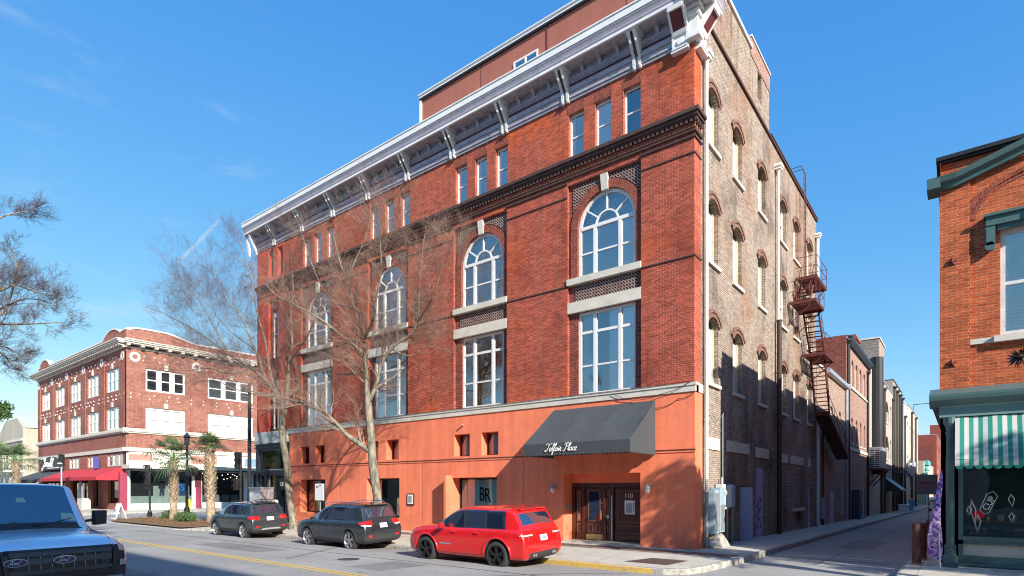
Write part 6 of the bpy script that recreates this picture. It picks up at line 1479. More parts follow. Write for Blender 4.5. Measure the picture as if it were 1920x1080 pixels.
# ================================================================ STREET FURNITURE
def sub(name, mat, par, f, **k): mb = MB(); f(mb); return mb.build(name, M[mat], par, **k)
def lamp_post(x, y, h, label):
    t = thing('lamp_post', label, 'lamp post', (x,y,.1))
    sub('post', 'black', t, lambda m: (m.lathe((x,y,.1), [(.28,0),(.28,.12),(.20,.2),(.17,.7),(.10,.85),(.09,h*.6),(.075,h)], 12)))
    sub('lamp_head', 'black', t, lambda m: (m.lathe((x,y,h+.1), [(.09,0),(.2,.1),(.16,.16),(.17,.5),(.26,.55),(.12,.75),(.03,.9)], 8)))
    return t
lp = lamp_post(-35.1, -.9, 5.0, 'black lamp post with small round lantern rising beside the first palm')
def signal_head(par, x, y, z, n=3, face=(0,-1), lit=None, w=.34):
    fx, fy = face; sx, sy = -fy, fx
    mb = MB(); hh = n*.34
    def bx(c, a, b, dz):   # box aligned to the face
        v = []
        for k in (-1,1):
            for (p, q) in ((-a,-b),(a,-b),(a,b),(-a,b)): v.append((c[0]+sx*p+fx*q, c[1]+sy*p+fy*q, c[2]+k*dz))
        mb.add(v, [(0,3,2,1),(4,5,6,7),(0,1,5,4),(1,2,6,5),(2,3,7,6),(3,0,4,7)])
    bx((x,y,z), w/2, .11, hh/2)
    for k in range(n):
        zz = z+hh/2-.17-k*.34; pts = []
        for j in range(8): a = math.pi*j/7; pts.append((x+sx*.15*math.cos(a)+fx*.2, y+sy*.15*math.cos(a)+fy*.2, zz+.15*math.sin(a)))
        mb.tube(pts, .03, 4)
    s = mb.build('signal_head', M['black'], par)
    for k in range(n):
        zz = z+hh/2-.17-k*.34; g = MB(); c = (x+fx*.115, y+fy*.115, zz)
        g.add([(c[0]+sx*.12*math.cos(6.283*j/12), c[1]+sy*.12*math.cos(6.283*j/12), c[2]+.12*math.sin(6.283*j/12)) for j in range(12)], [tuple(range(12))])
        g.build('lens', M['whitelens'] if lit == k else M['dark'], s)
M['sig_lit'] = pmat('pale_green_signal', (.7,.9,.8), .3); M['sig_lit'].node_tree.nodes['Principled BSDF'].inputs['Emission Color'].default_value = (.7,1,.85,1); M['sig_lit'].node_tree.nodes['Principled BSDF'].inputs['Emission Strength'].default_value = 1.5
def signal_post(x, y, h, label, heads, g='traffic signals at the crossing'):
    t = thing('traffic_signal', label, 'traffic signal', (x,y,.1), g)
    sub('post', 'black', t, lambda m: m.lathe((x,y,.1), [(.16,0),(.14,.35),(.075,.5),(.065,h)], 10))
    for hd in heads: signal_head(t, *hd)
signal_post(-39.8, -1.5, 3.5, 'black traffic signal post left of the first palm, with two stacked heads', [(-39.95,-1.6,3.35,3,(0,-1)), (-39.9,-1.6,2.45,2,(.7,-.7))])
signal_post(-26.9, -1.3, 4.1, 'black traffic signal post between the ragged palm and the tall pole', [(-27.1,-1.35,3.8,3,(-1,0)), (-26.95,-1.55,2.4,2,(0,-1))])
t = thing('traffic_signal', 'traffic signal with lit pale lens in front of the black awning sign', 'traffic signal', (-57.9,-2.2,.1), 'traffic signals at the crossing')
sub('post', 'greymetal', t, lambda m: m.lathe((-57.9,-2.2,.1), [(.16,0),(.14,.4),(.08,.5),(.07,4.0)], 10))
signal_head(t, -57.9, -2.2, 4.75, 3, (.75,-.66), None, .4); sub('lit_lens', 'sig_lit', t, lambda m: m.lathe((-57.75,-2.36,4.41), [(.17,-.02),(.17,.03),(.1,.06)], 12))
t = thing('signal_box', 'dark rectangular signal box on an arm right of the lamp post', 'traffic signal', (-34.0,-1.0,.1), 'traffic signals at the crossing')
sub('box_body', 'black', t, lambda m: m.box(-34.75,-33.75,-1.15,-.75,3.0,3.55)); 
t = thing('utility_pole', 'very tall black pole whose top is lost in the bare branches', 'pole', (-25.5,-1.5,.1))
sub('pole', 'black', t, lambda m: m.tube([(-25.5,-1.5,.1),(-25.5,-1.5,8.2)], [.12,.09], 10)); sub('pole_base', 'black', t, lambda m: m.lathe((-25.5,-1.5,.1), [(.22,0),(.2,.5),(.13,.6)], 10))
sub('cross_arm', 'metal', t, lambda m: m.tube([(-25.5,-1.5,8.1),(-24.0,-1.0,8.15),(-22.5,-.3,8.3)], .02, 5))
t = thing('sandwich_board', 'white folding sandwich board on the road corner in front of the shop window', 'sign', (-39.2,-3.6,0))
def board(m):
    for s_ in (-1, 1): m.add([(-39.7,-3.6+s_*.35,.05),(-38.9,-3.6+s_*.35,.05),(-38.9,-3.6,1.15),(-39.7,-3.6,1.15),(-39.7,-3.6+s_*.30,.05),(-38.9,-3.6+s_*.30,.05),(-38.9,-3.6-s_*.03,1.15),(-39.7,-3.6-s_*.03,1.15)], [(0,1,2,3),(4,5,6,7),(0,1,5,4),(1,2,6,5),(2,3,7,6),(3,0,4,7)])
sub('panels', 'white', t, board); sub('print', 'greymetal', t, lambda m: (m.add([(-39.62,-3.93,.15),(-39.0,-3.93,.15),(-39.0,-3.87,.35),(-39.62,-3.87,.35)], [(0,1,2,3)]), m.add([(-39.6,-3.83,.55),(-39.35,-3.83,.55),(-39.35,-3.76,.75),(-39.6,-3.76,.75)], [(0,1,2,3)])))
t = thing('fire_hydrant', 'small yellow fire hydrant behind the first palm trunk', 'hydrant', (-44.5,1.5,.1))
hx, hy = -49.8, 5.4
t.location = (hx,hy,.1); WL[t] = Vector((hx,hy,.1))
sub('barrel', 'yellow', t, lambda m: (m.lathe((hx,hy,.1), [(.24,0),(.24,.08),(.15,.12),(.15,.75),(.2,.78),(.2,.84),(.14,.95),(.05,1.05)], 12), m.lathe((hx,hy,.65), [(.08,-.27),(.08,.27)], 8, 'x')))
t = thing('parking_sign', 'white parking sign on a thin post behind the middle dark grey car', 'sign', (-15.6,-3.6,.1))
sub('post', 'metal', t, lambda m: m.tube([(-15.95,-3.2,.05),(-15.95,-3.2,2.36)], .025, 6)); sub('plate', 'white', t, lambda m: m.box(-16.28,-15.62,-3.26,-3.23,1.62,2.37)); 
sub('print', 'black', t, lambda m: (m.box(-16.2,-16.02,-3.268,-3.261,2.2,2.25), m.box(-15.98,-15.8,-3.268,-3.261,2.26,2.29)))
t = thing('parking_meter', 'pale grey parking meter pillar between the two dark cars', 'parking meter', (-18.9,-3.5,.1))
sub('pillar', 'white2', t, lambda m: (m.tube([(-19.4,-3.4,.05),(-19.4,-3.4,1.2)], .07, 8), m.lathe((-19.4,-3.4,1.15), [(.12,0),(.14,.1),(.14,.38),(.1,.45)], 4, a0=R(45))))
t = thing('utility_cabinet', 'silver utility cabinet on the pavement in front of the black shop front', 'cabinet', (-23.6,-1.8,.1))
sub('cabinet_body', 'metal', t, lambda m: (m.box(-24.2,-22.9,-2.2,-1.5,.1,2.15), m.box(-24.26,-22.84,-2.26,-1.44,2.15,2.22))); sub('door', 'white2', t, lambda m: m.box(-24.1,-23.0,-2.22,-2.2,.2,2.05))
t = thing('wall_sign', 'small white framed sign on the orange wall between the red and the dark grey car', 'sign', (-13.4,-.06,1.6))
sub('frame', 'black', t, lambda m: m.box(-13.66,-13.20,-.10,-.06,1.38,1.92)); sub('plate', 'white', t, lambda m: m.box(-13.61,-13.25,-.112,-.10,1.43,1.87)); sub('print', 'greymetal', t, lambda m: (m.box(-13.55,-13.36,-.118,-.112,1.5,1.8), m.box(-13.33,-13.29,-.118,-.112,1.5,1.8)))
t = thing('pipe_stub', 'short pipe poking from the orange wall above the small windows', 'pipe', (-10.1,-.06,4.85)); sub('pipe_body', 'stucco', t, lambda m: m.tube([(-10.1,-.05,4.88),(-10.1,-.22,4.90)], .035, 6))
for k, (x, y, h) in enumerate(((5.89,.18,1.05),(5.93,1.93,1.0),(5.97,5.4,.98),(6.03,8.3,.95))):
    zb = zwalk(x, y)
    t = thing('bollard', ('rust brown pipe bollard nearest the kerb corner on the right pavement', 'second rust brown bollard from the street, just behind the nearest one', 'third rust brown bollard, the one at the foot of the sign post', 'furthest brown bollard beside the purple flag')[k], 'bollard', (x,y,zb), 'bollards along the right pavement of the alley')
    sub('post', 'rustpost', t, lambda m: m.lathe((x,y,zb), [(.13,0),(.12,.02),(.105,.04),(.105,h-.03),(.09,h),(.02,h+.02)], 14), smooth=False) if 'rustpost' in M else None
t = thing('road_sign', 'grey back of a small road sign on a post at the third bollard', 'sign', (5.9,5.6,.1))
sub('post', 'greymetal', t, lambda m: m.tube([(5.92,5.65,.1),(5.92,5.65,2.3)], .035, 6)); sub('plate', 'signback', t, lambda m: m.box(5.62,6.2,5.58,5.6,1.95,2.62)); sub('print', 'maroon', t, lambda m: (m.box(5.70,6.12,5.574,5.58,2.3,2.38), m.box(5.8,6.0,5.574,5.58,2.15,2.2)))
# feather flag
t = thing('feather_flag', 'tall purple feather flag with white swirls leaning beside the green column', 'flag', (6.3,-.55,.15))
sub('pole', 'metal', t, lambda m: (m.tube([(6.42,-.72,.1),(6.38,-.6,1.2),(6.36,-.5,2.6)], [.02,.015,.008], 6)))
mb = MB(); nR = 22
for i in range(nR+1):
    f = i/nR; z = lerp(.28, 2.62, f); w = .36*math.sin(math.pi*min(1, (1-f)*.55+.12))*(1-f**2.5) if f > .12 else .33*(.35+f/.12*.65)*1.0
    e = Vector((6.44, -.62, z + (.10 if f < .12 else 0)*(1-f/.12 if f < .12 else 0))); d = Vector((-.78,-.15,-.12 if f < .15 else 0))
    for j in range(7): g = j/6; p = e + d*w*g + Vector((.02*math.sin(f*9+g*3), .05*math.sin(f*7+g*2.5), 0)); mb.v.append(tuple(p))
for i in range(nR):
    for j in range(6): a = i*7+j; mb.f.append((a,a+1,a+8,a+7)); mb.m.append(0)
def flagmat():
    m, nt, bs = newmat('purple_swirl_cloth'); P = pos(nt)
    n = noise(nt, P, 3.2, 2, .5); w = N(nt, 'ShaderNodeMath', operation='FRACT'); q = N(nt, 'ShaderNodeMath', operation='MULTIPLY'); nt.links.new(n, q.inputs[0]); q.inputs[1].default_value = 7; nt.links.new(q.outputs[0], w.inputs[0])
    c = mix(nt, ramp(nt, w.outputs[0], [(.2, 0.0), (.35, 1.0), (.6, 1.0), (.75, 0.0)]), (.17,.06,.30), (.45,.32,.60))
    c = mix(nt, ramp(nt, noise(nt, P, 5.5, 3), [(.56, 0.0), (.62, 1.0)]), c, (.75,.68,.74))
    c = mix(nt, ramp(nt, noise(nt, P, 8, 2), [(.62, 0.0), (.66, 1.0)]), c, (.02,.02,.05))
    nt.links.new(c, bs.inputs['Base Color']); bs.inputs['Roughness'].default_value = .7; return m
mb.build('flag_cloth', flagmat(), t, smooth=True)
# far shop clutter on the corner block pavement
t = thing('display_flag', 'blue and white striped flag on a slanted stick under the red awning', 'flag', (-61.5,.2,.2))
sub('stick', 'metal', t, lambda m: m.tube([(-62.0,1.0,3.2),(-62.8,-.3,4.0) if False else (-61.2,.1,3.6)], .03, 5)); mb = MB()
for k in range(5): mb.cm = k % 2; mb.quad((-62.6+k*.2,.3,1.0+.2*k*0),(-62.4+k*.2,.3,1.0),(-62.2+k*.16,.3,2.9),(-62.36+k*.16,.3,2.8))
mb.build('cloth', [M['white'], pmat('flag_blue', (.05,.10,.35), .8)], t)
t = thing('planter', 'low grey planter box with a small bush under the red awning', 'planter', (-60,0,.2)); sub('box_body', 'stone', t, lambda m: m.box(-60.6,-59.2,-.3,.4,.1,1.2))
t = thing('potted_plant', 'plant with orange flowers beside the traffic signal under the awning', 'plant', (-66,-.2,.2))
sub('pot', 'stone', t, lambda m: m.lathe((-66,-.2,.1), [(.2,0),(.3,.6)], 10)); mb = MB(); leafcloud(mb, (-66,-.2,1.5), (.55,.5,.9), 700, .16, rng); mb.build('foliage', M['leaf'], t); mb = MB(); leafcloud(mb, (-66,-.35,2.2), (.4,.4,.35), 120, .16, rng); mb.build('flowers', pmat('orange_flowers', (.7,.28,.08), .7), t)

# ================================================================ VEHICLES (x forward from the rear bumper, y left, z up)
def car_body(root, st, paint_, axles, arch, cladding=False, halfw=1.0, lev=2):
    """st: (x, zl, zb, zt, wb, wt, side, top) ; side/top flag the segment towards the next station: g glass, t trim, b body"""
    mb = MB(); rings = []
    for (x, zl, zb, zt, wb, wt, *fl) in st:
        k = min(1.0, max(0.0, (zt-zb)/.35))
        r6y = lerp(wb-.10, wt+.035, k); r6z = lerp(lerp(zb, zt, .45), zt-.085, k)
        rows = [(0, zl), (wb-.18, zl), (wb-.035, zl+.05), (wb-.005, zl+.17), (wb, lerp(zl, zb, .62)), (wb-.008, zb-.09), (wb-.045, zb-.02), (wb-.06, zb),
                (lerp(wb-.062, r6y, .08), lerp(zb, r6z, .08)), (lerp(wb-.06, r6y, .92), lerp(zb, r6z, .92)), (r6y, r6z), (lerp(wb-.2, wt-.05, k), lerp(lerp(zb,zt,.75), zt-.028, k)), (wt*.5, zt-.004*(1+2*k)), (0, zt)]
        ring = []
        for (y, z) in rows: ring.append(len(mb.v)); mb.v.append((x - (0 if y else 0), y, z))
        right = [ring[0]]
        for (y, z) in rows[1:-1]: right.append(len(mb.v)); mb.v.append((x, -y, z))
        right.append(ring[-1]); rings.append((ring, right))
    R_ = len(rows)-1
    for i in range(len(st)-1):
        side, top = st[i][6], st[i][7]; a, b = rings[i], rings[i+1]
        for s_ in (0, 1):
            for r in range(R_):
                q = (a[s_][r], b[s_][r], b[s_][r+1], a[s_][r+1])
                if s_ == 1: q = q[::-1]
                mi = 0
                if r in (7, 8, 9): mi = {'g':1, 't':2, 'b':0}[side]
                if r >= 11 and top == 'g': mi = 1
                if cladding and r in (1, 2): mi = 2
                if r == 0: mi = 2
                mb.f.append(q); mb.m.append(mi)
    for (ring, right), fl in ((rings[0], 0), (rings[-1], 1)):
        for r in range(R_):
            q = (ring[r], ring[r+1], right[r+1], right[r]); q = tuple(dict.fromkeys(q))
            if fl: q = q[::-1]
            mb.f.append(q); mb.m.append(2 if (cladding and r in (0,1,2)) else 0)
    o = mb.build('body', [M[paint_], M['carglass'], M['plastic']], None, smooth=True, recalc=True)
    cut = MB()
    for ax in axles:
        for s_ in (-1, 1):
            cut.lathe((ax, s_*(halfw-.26), arch[1]), [(arch[0], -.5 if s_ < 0 else -.0), (arch[0], .0 if s_ < 0 else .5)], 28, 'y')
    for ax in axles: cut.m = [2]*len(cut.f)
    c = cut.build('cutter', [M['plastic']]*3, None, recalc=True); c.data.polygons.foreach_set('material_index', [2]*len(c.data.polygons))
    ms = o.modifiers.new('s', 'SUBSURF'); ms.levels = lev; ms.render_levels = lev
    mo = o.modifiers.new('b', 'BOOLEAN'); mo.object = c; mo.operation = 'DIFFERENCE'; mo.solver = 'EXACT'
    bpy.context.view_layer.update(); dg = bpy.context.evaluated_depsgraph_get()
    me = bpy.data.meshes.new_from_object(o.evaluated_get(dg)); bpy.data.objects.remove(o); bpy.data.objects.remove(c)
    bvh = BVHTree.FromPolygons([v.co.copy() for v in me.vertices], [tuple(p.vertices) for p in me.polygons])
    # split glass islands off as parts of their own
    bm = bmesh.new(); bm.from_mesh(me); bm.faces.ensure_lookup_table(); seen = set(); isl = []
    for f in bm.faces:
        if f.material_index != 1 or f.index in seen: continue
        stack = [f]; cur = []; seen.add(f.index)
        while stack:
            g = stack.pop(); cur.append(g)
            for e in g.edges:
                for h in e.link_faces:
                    if h.material_index == 1 and h.index not in seen: seen.add(h.index); stack.append(h)
        isl.append(cur)
    for cur in isl:
        if len(cur) < 3: continue
        m_ = MB(); mp = {}
        for f in cur:
            q = []
            for v in f.verts:
                if v.index not in mp: mp[v.index] = len(m_.v); m_.v.append(tuple(v.co))
                q.append(mp[v.index])
            m_.f.append(tuple(q)); m_.m.append(0)
        cx = sum(v[0] for v in m_.v)/len(m_.v); cy = sum(v[1] for v in m_.v)/len(m_.v)
        nm = 'side_window' if abs(cy) > .3 else ('windshield' if cx > st[len(st)//2][0] else 'rear_window')
        m_.build(nm, M['carglass'], root, smooth=True)
    bmesh.ops.delete(bm, geom=[f for f in bm.faces if f.material_index == 1], context='FACES'); bm.to_mesh(me); bm.free()
    for k, m_ in enumerate((M[paint_], M['carglass'], M['plastic'])): me.materials[k] = m_
    me.polygons.foreach_set('use_smooth', [True]*len(me.polygons))
    b = bpy.data.objects.new('body', me); COL.objects.link(b); b.parent = root; WL[b] = Vector((0,0,0))
    return b, bvh
AX = {'L': (Vector((0,5,0)), Vector((0,-1,0))), 'R': (Vector((0,-5,0)), Vector((0,1,0))), 'B': (Vector((-5,0,0)), Vector((1,0,0))), 'F': (Vector((12,0,0)), Vector((-1,0,0))), 'T': (Vector((0,0,5)), Vector((0,0,-1)))}
def hit(bvh, ax, a, b):
    o, d = AX[ax]; o = Vector((o.x + (a if ax in 'LRT' else 0), o.y + (a if ax in 'BF' else (b if ax == 'T' else 0)), o.z + (b if ax != 'T' else 0)))
    h = bvh.ray_cast(o, d)
    return h[0] if h[0] is not None else None
def patch(bvh, ax, c, name, mat, par, off=.008, nu=8, nv=4, cmb=None, **k):
    """c: four corners (a,b) anticlockwise"""
    d = AX[ax][1]; mb = cmb or MB(); base = len(mb.v); last = None; G = []
    for j in range(nv+1):
        for i in range(nu+1):
            u, v = i/nu, j/nv
            a = lerp(lerp(c[0][0],c[1][0],u), lerp(c[3][0],c[2][0],u), v); b = lerp(lerp(c[0][1],c[1][1],u), lerp(c[3][1],c[2][1],u), v)
            h = hit(bvh, ax, a, b)
            if h is None: h = last
            if h is None: h = Vector((a if ax in 'LR' else 0, a if ax in 'BF' else 0, b))
            last = h; G.append(h.copy())
    for h in G: mb.v.append(tuple(h - d*off))
    n2 = len(mb.v)
    for h in G: mb.v.append(tuple(h + d*.02))
    for j in range(nv):
        for i in range(nu):
            q = base + j*(nu+1)+i; mb.f.append((q,q+1,q+nu+2,q+nu+1)); mb.m.append(mb.cm)
    per = [i for i in range(nu)] + [nu+(nu+1)*j for j in range(nv)] + [(nu+1)*nv+i for i in range(nu,0,-1)] + [(nu+1)*j for j in range(nv,0,-1)]
    for p, q in zip(per, per[1:]+per[:1]): mb.f.append((base+p, base+q, n2+q, n2+p)); mb.m.append(mb.cm)
    if cmb is None: return mb.build(name, mat, par, smooth=False, **k)
def seam(bvh, ax, pts, mb, r=.0045, off=.0):
    P = []
    for (a, b) in pts:
        h = hit(bvh, ax, a, b)
        if h is not None: P.append(h - AX[ax][1]*off)
    if len(P) > 1: mb.tube(P, r, 4)
def dense(pts, n=6): 
    out = []
    for p, q in zip(pts, pts[1:]): out += [(lerp(p[0],q[0],i/n), lerp(p[1],q[1],i/n)) for i in range(n)]
    return out + [pts[-1]]
def wheel(root, x, y, r, w, rim, spokes=5, side=1, rr=.70):
    mb = MB(); ys = y; prof = [(r*.74,-w/2),(r*.93,-w/2),(r*.985,-w*.40),(r,-w*.25),(r,w*.25),(r*.985,w*.40),(r*.93,w/2),(r*.74,w/2)]
    mb.lathe((x,ys,r), prof, 40, 'y', caps=False); tr = mb.build('wheel', M['rubber'], root, smooth=False)
    mb = MB()
    for k in range(60):
        a = 6.2832*k/60; ca, sa = math.cos(a), math.sin(a)
        for o_ in (-.3, 0, .3): mb.cbox((0,0,0),(0,0,0)) if False else mb.add([(x+(r+dz)*ca-t*sa, ys+o_*w+v, r+(r+dz)*sa+t*ca) for dz in (-.004,.004) for (t, v) in ((-.012,-.03),(.012,-.03),(.012,.03),(-.012,.03))], [(4,5,6,7),(0,1,5,4),(1,2,6,5),(2,3,7,6),(3,0,4,7)])
    mb.build('tread', M['rubber'], tr)
    mb = MB(); s = side; f = ys + s*w*.46
    mb.lathe((x,ys,r), [(r*.76, s*w*.505),(r*rr*1.03, s*w*.50),(r*rr*.97, s*w*.30),(r*rr*.9, s*w*.05)] , 36, 'y', caps=False)
    mb.lathe((x,ys,r), [(.075,s*w*.30),(.07,s*w*.45),(.04,s*w*.47)], 12, 'y')
    for k in range(spokes):
        for dv in (-.10, .10):
            a = 6.2832*k/spokes + .3; p0 = (x+.05*math.cos(a), r+.05*math.sin(a)); p1 = (x+r*rr*math.cos(a+dv*1.6), r+r*rr*math.sin(a+dv*1.6))
            ux, uz = p1[0]-p0[0], p1[1]-p0[1]; L = math.hypot(ux, uz); nx_, nz_ = -uz/L*.021, ux/L*.021
            mb.add([(p0[0]+nx_, f-s*.0, p0[1]+nz_),(p0[0]-nx_, f, p0[1]-nz_),(p1[0]-nx_, f+s*.004, p1[1]-nz_),(p1[0]+nx_, f+s*.004, p1[1]+nz_),
                    (p0[0]+nx_, f-s*.05, p0[1]+nz_),(p0[0]-nx_, f-s*.05, p0[1]-nz_),(p1[0]-nx_, f-s*.05, p1[1]-nz_),(p1[0]+nx_, f-s*.05, p1[1]+nz_)], [(0,1,2,3),(0,1,5,4),(1,2,6,5),(2,3,7,6),(3,0,4,7)])
    mb.build('rim', M[rim], tr)
    mb = MB(); mb.lathe((x,ys,r), [(r*.60, s*w*.02),(r*.60, s*w*.06)], 24, 'y'); mb.lathe((x,ys,r), [(r*.9, -s*w*.4),(r*.9, s*w*.0)], 24, 'y'); mb.build('brake_disc', M['plastic'], tr)
def mirror(root, bvh, x, z, w, mat, s=1):
    for sg in (-1, 1):
        mb = MB(); y = sg*w
        mb.add([(x+a, y+sg*b, z+c) for a, k in ((-.05,1),(.07,.8)) for (b, c) in ((.05,-.04*k),(.21,-.03*k),(.23,.10*k),(.06,.11*k))], [(0,1,2,3),(7,6,5,4),(0,4,5,1),(1,5,6,2),(2,6,7,3),(3,7,4,0)])
        mb.tube([(x+.02,y-sg*.06,z-.05),(x+.02,y+sg*.09,z+.0)], .025, 6); o = mb.build('mirror', M[mat], root); bv = o.modifiers.new('bevel', 'BEVEL'); bv.width = .022; bv.segments = 3
def finish(root, loc, yaw, sc=1.0, roll=0, pivot=None):
    root.rotation_euler = (roll, 0, yaw); root.scale = (sc, sc, sc); root.location = loc
def tail(bvh, root, za, zb_, yin, xin, mat='redlens', name='taillight', w=.9, zi=None):
    """corner-wrapping lamp: rays fanned from inside the body corner"""
    for sg in (-1, 1):
        mb = MB(); n, m = 10, 4; C = Vector((.55, sg*(w-.55), 0)); P = []
        a0 = math.atan2(yin-(w-.55), .55); a1 = math.atan2(.55, .55-xin)
        for j in range(m+1):
            for i in range(n+1):
                t = i/n; a = lerp(a0, a1, t); z = lerp(lerp(za[0],za[1],t), lerp(zb_[0],zb_[1],t), j/m)
                d = Vector((-math.cos(a), sg*math.sin(a), 0)); o_ = Vector((C.x, C.y, z)) + d*3; h = bvh.ray_cast(o_, -d)
                p = h[0] if h[0] is not None else C + d*.5; P.append((p, d))
        for p, d in P: mb.v.append(tuple(p + d*.012))
        b = len(P)
        for p, d in P: mb.v.append(tuple(p - d*.02))
        for j in range(m):
            for i in range(n): q = j*(n+1)+i; mb.f.append((q,q+1,q+n+2,q+n+1)); mb.m.append(0)
        per = list(range(n)) + [n+(n+1)*j for j in range(m)] + [(n+1)*m+i for i in range(n,0,-1)] + [(n+1)*j for j in range(m,0,-1)]
        for p, q in zip(per, per[1:]+per[:1]): mb.f.append((p, q, b+q, b+p)); mb.m.append(0)
        mb.build(name, M[mat], root, smooth=False)

def suv(name, label, P, loc, yaw, sc, roll, group='cars parked along the kerb'):
    root = thing(name, label, 'car', (0,0,0), group)
    L, H, W, zb = P['L'], P['H'], P['W'], P['belt']; ra, fa = P['ax']; r = P['r']; t = P.get('tumble', .19); gl = P.get('gl', .24)
    cow = P['cowl']; wt = W-t; q = P['win']      # window break positions from the rear
    st = [(.0, .42, .66, .72, W-.11, W-.15, 'b','b'), (.02, .34, .80, .88, W-.055, W-.10, 'b','b'), (.07, .30, .95, 1.0, W-.03, W-.08, 'b','b'), (.14, gl+.01, zb-.05, zb+.02, W-.03, W-.12, 'b','b'), (.17, gl+.02, zb-.04, zb+.06, W-.03, W-.13, 'b','g'),
          (P['rg']-.03, gl, zb-.01, H-.10, W-.015, wt-.04, 'b','b'), (P['rg'], gl, zb, H-.07, W-.01, wt-.03, 'b','b'), (P['rg']+.08, gl, zb, H-.035, W, wt-.02, 'b','b')]
    for k, (x, f) in enumerate(q):
        nx_ = q[k+1][0] if k+1 < len(q) else P['ws']
        for xx in ((x, x+.045, nx_-.045) if (f == 'g' and k+1 < len(q)) else ((x, x+.045) if f == 'g' else (x,))):
            st.append((xx, gl, zb-.015*k/len(q), H - (.02 if x < 1 else 0) - max(0, xx-2.0)*.03, W, wt, f, 'b'))
    xs_ = P['ws']; st += [(xs_, gl, zb-.02, H-.075, W, wt-.01, 'g','g'), (cow, gl, zb-.02, P['hood']+.03, W-.01, W-.2, 'b','b'), (cow+.12, gl, zb-.03, P['hood']+.01, W-.01, W-.2, 'b','b'),
         (lerp(cow, L, .5), gl, zb-.06, P['hood']-.02, W-.02, W-.24, 'b','b'), (L-.22, gl+.03, zb-.16, P['hood']-.10, W-.07, W-.26, 'b','b'), (L-.08, .27, .74, P['hood']-.2, W-.15, W-.3, 'b','b'), (L, .3, .62, .78, W-.26, W-.36, 'b','b')]
    body, bvh = car_body(root, st, P['paint'], (ra, fa), (P['arch'], r+.01), P.get('clad', False), W)
    mb = MB()
    for ax in 'LR':      # door gaps
        for pts in P['doors']: seam(bvh, ax, dense(pts), mb)
        seam(bvh, ax, dense([(ra+.5, .36), (fa-.5, .36)], 10), mb)
    seam(bvh, 'B', dense([(-W+.28, zb-.04),(-W+.24, .62),(W-.24,.62),(W-.28, zb-.04)], 8), mb); mb.build('shut_lines', M['plastic'], body)
    for ax in 'LR':
        for x in P['handles']:
            sg = 1 if ax == 'L' else -1; h = hit(bvh, ax, x, zb-.13)
            mb = MB(); mb.tube([h+Vector((-.10,0,0)), h+Vector((-.06,sg*.035,0)), h+Vector((.06,sg*.035,0)), h+Vector((.10,0,0))], .015, 6); mb.build('door_handle', M[P['paint']], body)
    if P.get('clad'):
        for ax in 'LR':
            for a_ in (ra, fa):
                mb = MB(); pr = None; P0 = []
                for k in range(17):
                    an = math.pi*k/16; h = hit(bvh, ax, a_+(P['arch']+.035)*math.cos(an), r+(P['arch']+.035)*math.sin(an))
                    if h is not None: P0.append(h)
                if len(P0) > 2: mb.tube(P0, .035, 5); mb.build('arch_cladding', M['plastic'], body)
    tail(bvh, root, P['tl'][0], P['tl'][1], P['tl'][2], P['tl'][3], w=W)
    if 'tl2' in P: tail(bvh, root, *P['tl2'], mat='whitelens', name='reversing_light', w=W)
    pl = patch(bvh, 'B', [(-.16,P['pz']-.08),(.16,P['pz']-.08),(.16,P['pz']+.08),(-.16,P['pz']+.08)], 'licence_plate', M['plate'], root, off=.022, nu=2, nv=2)
    patch(bvh, 'B', [(-.10,P['pz']-.03),(.10,P['pz']-.03),(.10,P['pz']+.025),(-.10,P['pz']+.025)], 'plate_print', M['greymetal'], pl, off=.026, nu=2, nv=2)
    for sg in (-1, 1): patch(bvh, 'B', [(sg*(W-.36),.50),(sg*(W-.2),.50),(sg*(W-.22),.575),(sg*(W-.36),.56)], 'reflector', M['redlens'], root, off=.008, nu=4, nv=2)
    # headlights, grille
    for sg in (-1, 1): patch(bvh, 'F', [(sg*.5,P['hood']-.28),(sg*(W-.2),P['hood']-.27),(sg*(W-.2),P['hood']-.17),(sg*.5,P['hood']-.2)], 'headlight', M['whitelens'], root, nu=6, nv=2)
    patch(bvh, 'F', [(-.5,P['hood']-.3),(.5,P['hood']-.3),(.5,P['hood']-.2),(-.5,P['hood']-.2)], 'grille', M['plastic'], root)
    # bumper insert, exhaust, wiper, aerial
    patch(bvh, 'B', [(-W+.3,.37),(W-.3,.37),(W-.38,.48),(-W+.38,.48)], 'bumper_insert', M[P.get('ins', 'plastic')], root, off=.012, nu=8, nv=2)
    mb = MB(); h0, h1 = hit(bvh, 'B', .0, zb+.08), hit(bvh, 'B', -.42, zb+.12)
    if h0 and h1: mb.tube([h0+Vector((-.03,0,0)), h1+Vector((-.02,0,0))], .010, 5); mb.build('wiper', M['plastic'], root)
    sp = MB(); e = P['rg']; sp.add([(e+.18,-wt+.16,H-.03),(e+.18,wt-.16,H-.03),(e-.10,wt-.2,H-.055),(e-.10,-wt+.2,H-.055),(e+.18,-wt+.16,H-.06),(e+.18,wt-.16,H-.06),(e-.08,wt-.2,H-.085),(e-.08,-wt+.2,H-.085)], [(0,1,2,3),(4,7,6,5),(0,3,7,4),(1,5,6,2),(2,6,7,3)])
    sp.build('spoiler', M[P['paint']], root)
    mb = MB(); mb.tube([(e+.3,0,H-.02),(e+.22,0,H+.07)], [.03,.006], 6); mb.build('aerial', M[P['paint']], root)
    if P.get('rails'):
        for sg in (-1, 1):
            mb = MB(); y = sg*(wt-.07); mb.tube([(e+.3,y,H-.04),(e+.36,y,H+.035),(e+1.6,y,H+.045),(P['ws']-.1,y,H-.0),(P['ws']+.0,y,H-.05)], .018, 6); mb.build('roof_rail', M[P['rails']], root)
    mirror(root, bvh, cow-.42, zb+.02, W-.02, P.get('mir', P['paint']))
